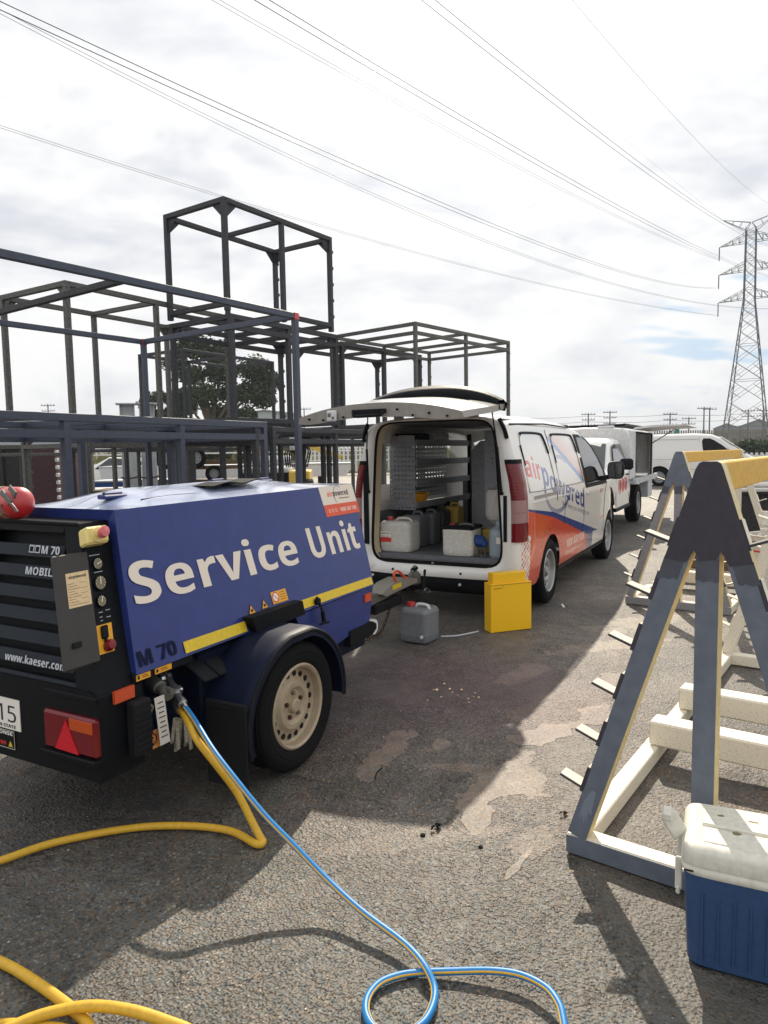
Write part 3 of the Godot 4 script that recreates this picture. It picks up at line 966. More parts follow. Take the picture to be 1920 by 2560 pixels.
	b.ext(at(L(-0.968, 0.344, -0.745)), PackedVector2Array([Vector2(0, 0), Vector2(0.026, 0), Vector2(0.013, 0.024)]), 0.001)
	part(sg, "warning_triangle", b, M.yellow)
	flat(sg, "sticker_border", at(L(-0.968, 0.3355, -0.995)), 0.29, 0.002, M.white_ink, 0.0008)
	flat(sg, "sticker_border", at(L(-0.968, 0.409, -0.995)), 0.29, 0.002, M.white_ink, 0.0008)
	flat(sg, "sticker_border", at(L(-0.968, 0.3355, -0.707)), 0.002, 0.075, M.white_ink, 0.0008)
	# lettering and stickers on the side
	letters(o, "service_lettering", "Service", side.call(-0.705, 0.905), 1.13, 0.184, M.cream_paint)
	letters(o, "unit_lettering", "Unit", side.call(0.553, 0.905), 0.52, 0.19, M.cream_paint)
	letters(o, "side_model_lettering", "M 70", side.call(-0.765, 0.682), 0.20, 0.062, M.navy)
	var st1 := flat(o, "yellow_stripe", side.call(-0.525, 0.672), 0.40, 0.05, M.yellow)
	flat(o, "yellow_stripe", side.call(0.275, 0.680), 0.815, 0.048, M.yellow)
	var ad := flat(o, "company_sticker", side.call(0.80, 1.118), 0.385, 0.186, M.cream_paint)
	flat(ad, "red_band", side.call(0.80, 1.118).translated_local(Vector3(0, 0, 0.0012)), 0.385, 0.072, M.orange_ink)
	letters(ad, "sticker_word_air", "air", side.call(0.87, 1.232).translated_local(Vector3(0, 0, 0.001)), 0.062, 0.036, M.orange_ink)
	letters(ad, "sticker_word_powered", "powered", side.call(0.936, 1.222).translated_local(Vector3(0, 0, 0.001)), 0.175, 0.047, M.ink)
	letters(ad, "sticker_number", "1800 247 769", side.call(0.965, 1.139).translated_local(Vector3(0, 0, 0.002)), 0.19, 0.024, M.cream_paint)
	letters(ad, "sticker_motto", "We'll keep you running on air", side.call(0.99, 1.212).translated_local(Vector3(0, 0, 0.001)), 0.12, 0.01, M.ink)
	var arc := PackedVector3Array()
	for k in 14:
		var a := lerpf(0.9, 4.4, k / 13.0)
		arc.append(side.call(0.985 + 0.035 * cos(a) - 0.012 * (a - 2.6), 1.243 + 0.05 * sin(a)) * Vector3(0, 0, 0.002))
	b = MB.new()
	b.tube(arc, 0.0014, 5)
	part(ad, "swoosh", b, M.blue_ink)
	for k in 3:
		b = MB.new()
		var ct: Transform3D = side.call(0.85 + 0.035 * k, 1.15)
		b.lathe(Transform3D(Basis(ct.basis.x, ct.basis.z, ct.basis.y), ct * Vector3(0, 0, 0.001)), [Vector2(0.011, 0), Vector2(0.011, 0.002), Vector2(0.008, 0.002), Vector2(0.008, 0.0015)], 14)
		part(ad, "round_symbol", b, M.cream_paint)
	for q in [[-0.085, 0.737], [0.015, 0.742]]:
		b = MB.new()
		b.ext(side.call(q[0], q[1]), PackedVector2Array([Vector2(0, 0), Vector2(0.056, 0), Vector2(0.028, 0.05)]), 0.001)
		var tr := part(o, "warning_triangle", b, M.ink)
		b = MB.new()
		b.ext(side.call(q[0], q[1]), PackedVector2Array([Vector2(0.006, 0.004), Vector2(0.05, 0.004), Vector2(0.028, 0.043)]), 0.0016)
		part(tr, "triangle_face", b, M.orange_label)
		flat(tr, "triangle_symbol", side.call(q[0] + 0.02, q[1] + 0.01).translated_local(Vector3(0, 0, 0.0016)), 0.016, 0.014, M.ink, 0.0006)
	var pr := flat(o, "prohibition_sticker", side.call(0.11, 0.748), 0.125, 0.062, M.orange_label)
	b = MB.new()
	var pt: Transform3D = side.call(0.14, 0.779)
	b.lathe(Transform3D(Basis(pt.basis.x, pt.basis.z, pt.basis.y), pt * Vector3(0, 0, 0.001)), [Vector2(0.026, 0), Vector2(0.026, 0.0014), Vector2(0, 0.0014)], 20)
	part(pr, "round_symbol", b, M.white_ink)
	b = MB.new()
	b.lathe(Transform3D(Basis(pt.basis.x, pt.basis.z, pt.basis.y), pt * Vector3(0, 0, 0.001)), [Vector2(0.026, 0.0014), Vector2(0.026, 0.002), Vector2(0.021, 0.002), Vector2(0.021, 0.0014)], 20)
	b.beam(pt * Vector3(-0.016, 0.016, 0.0028), pt * Vector3(0.016, -0.016, 0.0028), 0.004, 0.0006, pt.basis.z, 0.0)
	part(pr, "prohibition_ring", b, M.red_ink)
	for k in 4: flat(pr, "sticker_line", pt * at(Vector3(0.036, 0.016 - 0.012 * k, 0.001)), 0.048, 0.003, M.ink, 0.0006)
	# lifting bar above the wheel
	b = MB.new()
	b.ext(Transform3D(Basis(Vector3.FORWARD, Vector3.UP, Vector3.RIGHT), L(0, 0, -0.215)), PackedVector2Array([Vector2(-0.14, 0.742), Vector2(0.27, 0.742), Vector2(0.29, 0.668), Vector2(-0.10, 0.664)]), 0.055)
	part(o, "lifting_bar", b, M.black)
	# lower body panel forward of the wheel
	b = MB.new()
	b.ext(Transform3D(Basis(Vector3.FORWARD, Vector3.UP, Vector3.RIGHT), L(0, 0, -0.235)), PackedVector2Array([Vector2(0.27, 0.655), Vector2(1.10, 0.668), Vector2(1.05, 0.46), Vector2(0.62, 0.40), Vector2(0.42, 0.40)]), 0.025)
	part(o, "lower_panel", b, M.blue)
	flat(o, "front_marker", Transform3D(RX, L(0.985, 0.585, -0.21)), 0.075, 0.05, M.marker, 0.01)
	b = MB.new()
	b.beam(L(0.45, 0.725, -0.195), L(0.47, 0.63, -0.165), 0.014, 0.01, Vector3.RIGHT, 0.002)
	b.lathe(Transform3D(Basis(Vector3.UP, Vector3.RIGHT, Vector3.FORWARD), L(0.452, 0.70, -0.20)), [Vector2(0.02, 0), Vector2(0.02, 0.018), Vector2(0, 0.02)], 14)
	b.rod(L(0.47, 0.64, -0.172), L(0.475, 0.585, -0.168), 0.012)
	b.beam(L(0.43, 0.582, -0.165), L(0.52, 0.575, -0.165), 0.012, 0.012, Vector3.UP, 0.003)
	part(o, "hood_latch", b, M.black)
	# chassis: dark boxes under the hood
	b = MB.new()
	b.span(L(-0.74, 0.28, -1.20), L(-0.33, 0.64, -0.36), 0.01)
	b.span(L(-0.4, 0.30, -1.20), L(1.05, 0.63, -0.245), 0.01)
	part(o, "chassis", b, M.navy)
	b = MB.new()
	b.span(L(-0.80, 0.625, -0.24), L(-0.48, 0.665, -0.205), 0.004)
	var vb := part(o, "valve_rail", b, M.black)
	for q in [[-0.79, 0.632, 0.072], [-0.695, 0.632, 0.09]]:
		var f := flat(vb, "valve_label", Transform3D(RX, L(q[0], q[1], -0.204)), q[2], 0.024, M.orange_label)
		flat(f, "label_line", Transform3D(RX, L(q[0] + 0.03, q[1] + 0.008, -0.2025)), q[2] * 0.45, 0.003, M.ink, 0.0005)
		flat(f, "label_line", Transform3D(RX, L(q[0] + 0.03, q[1] + 0.015, -0.2025)), q[2] * 0.35, 0.003, M.ink, 0.0005)
		flat(f, "label_line", Transform3D(RX, L(q[0] + 0.006, q[1] + 0.006, -0.2025)), 0.012, 0.014, M.ink, 0.0005)
	# two air outlets
	for q in [[-0.62, 0.575], [-0.735, 0.548]]:
		b = MB.new()
		var tt := Transform3D(Basis(Vector3.UP, Vector3(0.93, -0.28, 0.2).normalized(), Vector3.FORWARD).orthonormalized(), L(q[0], q[1], -0.31))
		tt.basis = Basis(Vector3(0, 1, 0).cross(Vector3(0.93, -0.28, 0.2)).normalized(), Vector3(0.93, -0.28, 0.2).normalized(), Vector3(0.93, -0.28, 0.2).cross(Vector3(0, 1, 0).cross(Vector3(0.93, -0.28, 0.2))).normalized())
		b.lathe(tt, [Vector2(0.026, 0), Vector2(0.026, 0.05), Vector2(0.03, 0.052), Vector2(0.03, 0.07), Vector2(0.022, 0.075), Vector2(0.022, 0.11), Vector2(0.028, 0.112), Vector2(0.026, 0.135), Vector2(0, 0.137)], 12)
		b.beam(tt * Vector3(0, 0.06, 0), tt * Vector3(0.01, 0.05, -0.07) + Vector3(0, 0.05, 0), 0.012, 0.008, Vector3.UP, 0.002)
		b.rod(tt * Vector3(0.0, 0.12, 0.02), tt * Vector3(0.0, 0.16, 0.03), 0.012)
		part(o, "air_outlet", b, M.steel_dull)
	b = MB.new()
	b.box(Transform3D(Basis.from_euler(Vector3(0.0, 0.0, 0.12)), L(-0.70, 0.455, -0.17)), Vector3(0.003, 0.19, 0.052), 0.001)
	var tg := part(o, "paper_tag", b, mat(Color8(206, 200, 190), 0.8))
	for k in 8:
		b = MB.new()
		b.box(Transform3D(Basis.from_euler(Vector3(0.0, 0.0, 0.12)), L(-0.70, 0.525 - 0.019 * k, -0.176 + 0.0022 * k)), Vector3(0.0022, 0.004, 0.026 + 0.008 * (k % 2)), 0.0)
		part(tg, "tag_line", b, M.ink)
	b = MB.new()
	b.box(Transform3D(Basis.from_euler(Vector3(0.0, 0.0, 0.05)), L(-0.735, 0.385, -0.185)), Vector3(0.003, 0.072, 0.085), 0.001)
	var nt := part(o, "prohibition_tag", b, mat(Color8(220, 150, 80), 0.7))
	b = MB.new()
	b.lathe(Transform3D(Basis(Vector3.UP, Vector3.RIGHT, Vector3.FORWARD), L(-0.745, 0.388, -0.184)), [Vector2(0.026, 0), Vector2(0.026, 0.002), Vector2(0.021, 0.002), Vector2(0.021, 0)], 20)
	b.beam(L(-0.763, 0.406, -0.1815), L(-0.727, 0.37, -0.1815), 0.0015, 0.004, Vector3.RIGHT, 0.0)
	part(nt, "prohibition_ring", b, M.red_dark)
	b = MB.new()
	for k in 7:
		var p0 := L(-0.63 + 0.012 * k, 0.44 - 0.005 * k, -0.18 + rng.randf() * 0.02)
		b.beam(p0, p0 + Vector3(rng.randf_range(-0.03, 0.02), -0.09 - 0.05 * rng.randf(), rng.randf_range(-0.02, 0.03)), 0.018, 0.004, Vector3.RIGHT, 0.001)
	part(o, "rag", b, M.rag)
	# control box with two flaps behind the mudguard
	b = MB.new()
	b.ext(Transform3D(Basis(Vector3.FORWARD, Vector3.UP, Vector3.RIGHT), L(0, 0, -0.30)), PackedVector2Array([Vector2(-0.45, 0.60), Vector2(-0.30, 0.62), Vector2(-0.30, 0.56), Vector2(-0.45, 0.54)]), 0.02)
	part(o, "flap_bracket", b, M.black)
	for q in [-0.425, -0.33]:
		b = MB.new()
		b.box(Transform3D(Basis.from_euler(Vector3(0, 0.0, -0.5)), L(q, 0.575, -0.22)), Vector3(0.15, 0.012, 0.085), 0.004)
		part(o, "rubber_flap", b, M.black_soft)
	# wheels, mudguards, mud flaps
	for s in [1.0, -1.0]:
		var ox: float = -0.085 if s > 0.0 else -1.365
		wheel(o, "wheel", L(0, 0.302, ox), 0.302, 0.175, 0.197, M.rim, 18, s)
		var rows: Array = []
		for i in 25:
			var a := lerpf(deg_to_rad(-8.0), deg_to_rad(196.0), i / 24.0)
			var rr := 0.375
			var cu := cos(a) * rr
			var cy := 0.302 + sin(a) * rr
			if a > PI * 0.5: cu = -absf(cos(a)) * (rr + 0.05)
			cy = minf(cy, 0.668)
			var row := PackedVector3Array()
			for q in [[-0.14, 0.0], [-0.10, 0.004], [0.06, 0.006], [0.10, 0.0], [0.108, -0.012], [0.110, -0.04]]:
				var ctr := L(0, 0.302, 0)
				var dir := (L(cu, cy, 0) - ctr).normalized()
				row.append(L(cu, cy, ox + s * q[0]) + dir * q[1])
			rows.append(row)
		b = MB.new()
		b.grid(rows, L(0, 0.25, ox))
		var mg := part(o, "mudguard", b, M.navy)
		b = MB.new()
		var rim := PackedVector3Array()
		for row in rows: rim.append(row[4])
		b.tube(rim, 0.009, 8)
		part(mg, "mudguard_lip", b, M.black_soft)
		b = MB.new()
		b.cube(L(-0.425, 0.26, ox), Vector3(0.22, 0.36, 0.012), 0.004)
		b.span(L(-0.41, 0.42, ox - 0.11), L(-0.435, 0.45, ox + 0.11), 0.004)
		part(o, "mud_flap", b, M.black_soft)
	b = MB.new()
	b.rod(L(0, 0.302, -0.16), L(0, 0.302, -1.29), 0.035, 12)
	part(o, "axle", b, M.void)
	# draw bar, coupling head, hand brake
	b = MB.new()
	b.ext(Transform3D(Basis(Vector3.FORWARD, Vector3.UP, Vector3.RIGHT), L(0, 0, -0.765)), PackedVector2Array([Vector2(1.05, 0.30), Vector2(2.15, 0.34), Vector2(2.60, 0.385), Vector2(2.60, 0.425), Vector2(2.15, 0.40), Vector2(1.05, 0.44)]), 0.08)
	part(o, "draw_bar", b, M.steel_dull)
	b = MB.new()
	b.ext(Transform3D(Basis(Vector3.FORWARD, Vector3.UP, Vector3.RIGHT), L(0, 0, -0.80)), PackedVector2Array([Vector2(2.02, 0.40), Vector2(2.22, 0.452), Vector2(2.42, 0.462), Vector2(2.66, 0.418), Vector2(2.66, 0.385), Vector2(2.10, 0.37)]), 0.15)
	var ho := part(o, "coupling_hood", b, mat(Color8(150, 146, 136), 0.5, 0.2, 0.3))
	flat(ho, "hood_sticker", Transform3D(RX, L(2.2, 0.40, -0.649)), 0.16, 0.04, M.yellow, 0.001)
	b = MB.new()
	b.lathe(at(L(2.76, 0.34, -0.725)), [Vector2(0.03, 0.0), Vector2(0.055, 0.02), Vector2(0.055, 0.09), Vector2(0.03, 0.12), Vector2(0, 0.125)], 16)
	b.beam(L(2.62, 0.40, -0.725), L(2.80, 0.40, -0.725), 0.06, 0.05)
	b.beam(L(2.66, 0.42, -0.725), L(2.78, 0.50, -0.725), 0.03, 0.025)
	part(o, "coupling_head", b, M.steel_dull)
	b = MB.new()
	b.beam(L(2.72, 0.47, -0.725), L(2.80, 0.485, -0.725), 0.045, 0.035, Vector3.UP, 0.012)
	part(o, "coupling_handle", b, M.black)
	var hp := smooth([L(2.30, 0.43, -0.66), L(2.25, 0.50, -0.66), L(2.27, 0.535, -0.66), L(2.34, 0.525, -0.66), L(2.44, 0.465, -0.66), L(2.52, 0.43, -0.66)], 5)
	b = MB.new()
	b.tube(hp, 0.011, 8)
	part(o, "hand_brake", b, M.orange_ink)
	b = MB.new()
	b.tube(smooth([L(2.5, 0.36, -0.68), L(2.62, 0.30, -0.62), L(2.74, 0.36, -0.62), L(2.82, 0.45, -0.66), L(2.72, 0.47, -0.6), L(2.66, 0.36, -0.6)], 6), 0.007, 6)
	part(o, "brake_cable", b, M.void)
	b = MB.new()
	b.tube(smooth([L(2.70, 0.31, -0.60), L(2.74, 0.285, -0.60), L(2.80, 0.275, -0.60), L(2.79, 0.30, -0.60), L(2.72, 0.325, -0.60), L(2.70, 0.31, -0.60)], 4), 0.005, 6)
	part(o, "snap_hook", b, M.chrome)
	b = MB.new()
	b.span(L(1.95, 0.25, -0.79), L(2.40, 0.33, -0.66), 0.012)
	part(o, "jockey_clamp", b, M.black_soft)
	# folded jockey roller below the nose
	b = MB.new()
	b.ext(Transform3D(Basis(Vector3.FORWARD, Vector3.UP, Vector3.RIGHT), L(0, 0, -0.29)), PackedVector2Array([Vector2(0.80, 0.355), Vector2(1.06, 0.365), Vector2(1.12, 0.395), Vector2(1.12, 0.425), Vector2(1.07, 0.45), Vector2(0.80, 0.45)]), 0.09)
	part(o, "roller_bracket", b, M.black)
	b = MB.new()
	b.lathe(Transform3D(Basis(Vector3.UP, Vector3.RIGHT, Vector3.FORWARD), L(1.10, 0.408, -0.29)), [Vector2(0.0, 0), Vector2(0.047, 0.0), Vector2(0.047, 0.085), Vector2(0, 0.085)], 20)
	part(o, "roller", b, M.white_plain)

func curve_at(xs: Array, ys: Array, x: float) -> float:
	if x <= xs[0]: return ys[0]
	for i in xs.size() - 1:
		if x <= xs[i + 1]:
			var t: float = (x - xs[i]) / (xs[i + 1] - xs[i])
			t = t * t * (3.0 - 2.0 * t) * 0.5 + t * 0.5
			return lerpf(ys[i], ys[i + 1], t)
	return ys[ys.size() - 1]

func van_half(y: float, u: float) -> float:
	# half width of the van's skin at height y and u metres forward of the rear wheel's mark
	var w := curve_at([0.2, 0.35, 0.5, 0.75, 0.95, 1.08, 1.2, 1.4, 1.58, 1.70, 1.8], [0.79, 0.825, 0.838, 0.846, 0.846, 0.842, 0.826, 0.785, 0.738, 0.70, 0.66], y)
	var f := 1.0
	if u > 2.9: f -= 0.30 * pow((u - 2.9) / 1.05, 2.2)
	if u < -0.45: f -= 0.035 * pow((-0.45 - u) / 0.37, 2.0)
	return w * f

func van_top(u: float) -> float:
	return curve_at([-0.82, -0.2, 0.6, 1.3, 1.75, 2.2, 2.6, 3.0, 3.5, 3.8, 3.95], [1.80, 1.835, 1.84, 1.82, 1.765, 1.60, 1.35, 1.10, 1.0, 0.86, 0.68], u)

func van_sill(u: float) -> float:
	var y := 0.26
	for c in [0.10, 3.10]:
		var d := absf(u - c)
		if d < 0.37: y = maxf(y, 0.30 + sqrt(0.37 * 0.37 - d * d))
	if u < -0.45: y = maxf(y, 0.30)
	return y

func van_section(u: float) -> PackedVector3Array:
	# half section from the sill up to the middle of the roof, in (width, y, -u)
	var out := PackedVector3Array()
	var t := van_top(u)
	var ys := minf(1.66, t - 0.13)
	var belt := minf(1.07, t - 0.20)
	var lo := van_sill(u)
	for i in 10:
		var y := lerpf(lo, belt, i / 9.0)
		out.append(Vector3(van_half(y, u), y, -u))
	for i in range(1, 8):
		var y := lerpf(belt, ys, i / 7.0)
		out.append(Vector3(van_half(y, u), y, -u))
	var ws := van_half(ys, u)
	for i in range(1, 11):
		var a := i / 10.0 * PI * 0.5
		out.append(Vector3(ws * pow(cos(a), 0.62) if i < 10 else 0.0, ys + (t - ys) * pow(sin(a), 0.85), -u))
	return out

func van_patch(parent: Node3D, called: String, rows: Array, m: Material, e := 0.003, cols := 8) -> MeshInstance3D:
	# a sheet lying on the right flank: rows of [y, u left, u right]
	var P: Array = []
	for q in rows:
		var row := PackedVector3Array()
		for j in cols + 1:
			var u := lerpf(q[1], q[2], float(j) / cols)
			row.append(Vector3(van_half(q[0], u) + e, q[0], -u))
		P.append(row)
	var b := MB.new()
	b.grid(P, Vector3(0, 1.0, 0.0))
	return part(parent, called, b, m)

func livery() -> ImageTexture:
	# the print on the van's flank: u from -0.85 to 4.0, y from 0.2 to 1.9
	var W := 2048
	var H := 820
	var im := Image.create_empty(W, H, false, Image.FORMAT_RGB8)
	var white := Color8(238, 234, 228)
	im.fill(white)
	var blue := Color8(42, 66, 140)
	var orange := Color8(226, 78, 38)
	for px in W:
		var u := -0.85 + 4.85 * (px + 0.5) / W
		var top := 0.985 - 0.105 * (u + 0.77) / 0.93 if u < 0.16 else 0.88 - 0.403 * (u - 0.16) / 2.16
		var th := lerpf(0.014, 0.05, clampf((u + 0.77) / 0.93, 0, 1)) if u < 0.16 else lerpf(0.05, 0.10, clampf((u - 0.16) / 1.5, 0, 1))
		if u > 1.66: th = lerpf(0.10, 0.0, clampf((u - 1.66) / 0.66, 0, 1))
		for py in H:
			var y := 1.9 - 1.7 * (py + 0.5) / H
			if u < 2.32 and y < top and y > top - th: im.set_pixel(px, py, blue)
			elif y <= top - th and u < 2.05 and y < 1.0:
				if u > 1.66 + (0.55 - y) * 0.2:
					if u < 2.05 - (y - 0.285) * 0.1 and y < 0.5: im.set_pixel(px, py, blue.lerp(orange, clampf((0.5 - y) * 2.2 + (1.85 - u), 0, 0.75)))
				elif u < -0.60:
					var e := (u + 0.85) / 0.25
					im.set_pixel(px, py, orange if y > 0.74 else white)
				else: im.set_pixel(px, py, orange.lerp(Color8(238, 112, 34), clampf(1.0 - Vector2((u + 0.25) / 0.4, (y - 0.78) / 0.2).length(), 0, 1) * 0.8))
			# bands on the blanked windows
			elif y > 1.10 and y < 1.62 and u > 0.3 and u < 1.55:
				var v := y - (1.62 - 0.42 * (u - 0.3))
				if absf(v) < 0.035: im.set_pixel(px, py, Color8(120, 150, 206))
				elif v > 0.035 and v < 0.30: im.set_pixel(px, py, white.lerp(Color8(232, 150, 136), clampf(0.55 - v * 1.6, 0, 1)))
	# a net of dots joined by short links at the rear corner and round the arch
	for i in 9:
		for j in 8:
			var u := -0.84 + 0.033 * i
			var y := 0.34 + 0.052 * j + 0.026 * (i % 2)
			if (i * 7 + j * 5) % 11 == 0: continue
			dot(im, u, y, 0.013 - 0.0006 * i, orange)
			if (i + j) % 3 != 0: link(im, u, y, u + 0.033, y + 0.026, 0.005, orange)
	for i in 16:
		var a := lerpf(0.4, 2.6, i / 15.0)
		for k in 3:
			var rr := 0.43 + 0.035 * k + 0.01 * (i % 2)
			if (i + k) % 4 != 0: dot(im, 0.10 + cos(a) * rr, 0.30 + sin(a) * rr, 0.008, Color8(110, 44, 60))
	# broken ring behind the words
	for i in 46:
		var a := lerpf(3.35, 5.9, i / 45.0)
		link(im, 0.36 + cos(a) * 0.52, 1.19 + sin(a) * 0.30, 0.36 + cos(a) * 0.56, 1.19 + sin(a) * 0.335, 0.004 + 0.008 * (i / 45.0), blue)
	for i in 24:
		var a := lerpf(0.9, 1.9, i / 23.0)
		link(im, 0.55 + cos(a) * 0.42, 1.10 + sin(a) * 0.30, 0.55 + cos(a) * 0.45, 1.10 + sin(a) * 0.33, 0.006, Color8(120, 140, 180))
	stamp(im, "air", font_bold, -0.62, 1.255, 0.44, 0.205, -0.12, Color8(222, 62, 42))
	stamp(im, "p", font_bold, -0.15, 1.085, 0.20, 0.25, -0.14, blue)
	stamp(im, "owered", font_bold, 0.08, 1.09, 1.42, 0.215, -0.195, blue)
	stamp(im, "We'll keep you running on air", font_plain, 0.50, 0.895, 1.28, 0.075, -0.165, Color8(50, 50, 90))
	stamp(im, "1800 AIR POW", font_bold, 0.72, 0.455, 0.84, 0.088, 0.0, Color8(246, 226, 216))
	stamp(im, "www.airpowered.com.au", font_bold, 0.70, 0.37, 0.80, 0.055, 0.0, Color8(244, 200, 184))
	stamp(im, "air", font_bold, 2.42, 0.93, 0.16, 0.075, 0.0, Color8(222, 92, 82))
	stamp(im, "service", font_bold, 2.42, 0.60, 0.26, 0.05, 0.0, Color8(222, 122, 112))
	im.generate_mipmaps()
	return ImageTexture.create_from_image(im)

func lx(u: float) -> float: return (u + 0.85) / 4.85 * 2048.0
func ly(y: float) -> float: return (1.9 - y) / 1.7 * 820.0

func dot(im: Image, u: float, y: float, r: float, c: Color) -> void:
	var rx := r / 4.85 * 2048.0
	var ry := r / 1.7 * 820.0
	for py in range(int(ly(y) - ry), int(ly(y) + ry) + 1):
		for px in range(int(lx(u) - rx), int(lx(u) + rx) + 1):
			if Vector2((px + 0.5 - lx(u)) / rx, (py + 0.5 - ly(y)) / ry).length() <= 1.0 and px >= 0 and py >= 0 and px < 2048 and py < 820: im.set_pixel(px, py, c)

func link(im: Image, u0: float, y0: float, u1: float, y1: float, r: float, c: Color) -> void:
	for k in 12: dot(im, lerpf(u0, u1, k / 11.0), lerpf(y0, y1, k / 11.0), r, c)

func stamp(im: Image, s: String, f: Font, u: float, y: float, w: float, h: float, slope: float, c: Color) -> void:
	# fills the triangles of a TextMesh into the print; the line falls by slope per metre
	var tm := TextMesh.new()
	tm.text = s
	tm.font = f
	tm.font_size = 64
	tm.depth = 0.02
	tm.curve_step = 1.5
	var bb := tm.get_aabb()
	var a := tm.get_mesh_arrays()
	var v: PackedVector3Array = a[Mesh.ARRAY_VERTEX]
	var n: PackedVector3Array = a[Mesh.ARRAY_NORMAL]
	var ix: PackedInt32Array = a[Mesh.ARRAY_INDEX]
	for k in range(0, ix.size(), 3):
		if n[ix[k]].z < 0.5: continue
		var q: Array = []
		for e in 3:
			var p := v[ix[k + e]]
			var uu := u + (p.x - bb.position.x) / bb.size.x * w
			var yy := y + (p.y - bb.position.y) / bb.size.y * h + (uu - u) * slope
			q.append(Vector2(lx(uu), ly(yy)))
		var lo := Vector2(minf(q[0].x, minf(q[1].x, q[2].x)), minf(q[0].y, minf(q[1].y, q[2].y)))
		var hi := Vector2(maxf(q[0].x, maxf(q[1].x, q[2].x)), maxf(q[0].y, maxf(q[1].y, q[2].y)))
		for py in range(maxi(0, int(lo.y)), mini(819, int(hi.y)) + 1):
			for px in range(maxi(0, int(lo.x)), mini(2047, int(hi.x)) + 1):
				if Geometry2D.point_is_inside_triangle(Vector2(px + 0.5, py + 0.5), q[0], q[1], q[2]): im.set_pixel(px, py, c)

func van_at(u: float, y: float, w: float) -> Vector3:
	# w measured from the right flank, as on the trailer
	return Vector3(w + 0.83, y, -u)

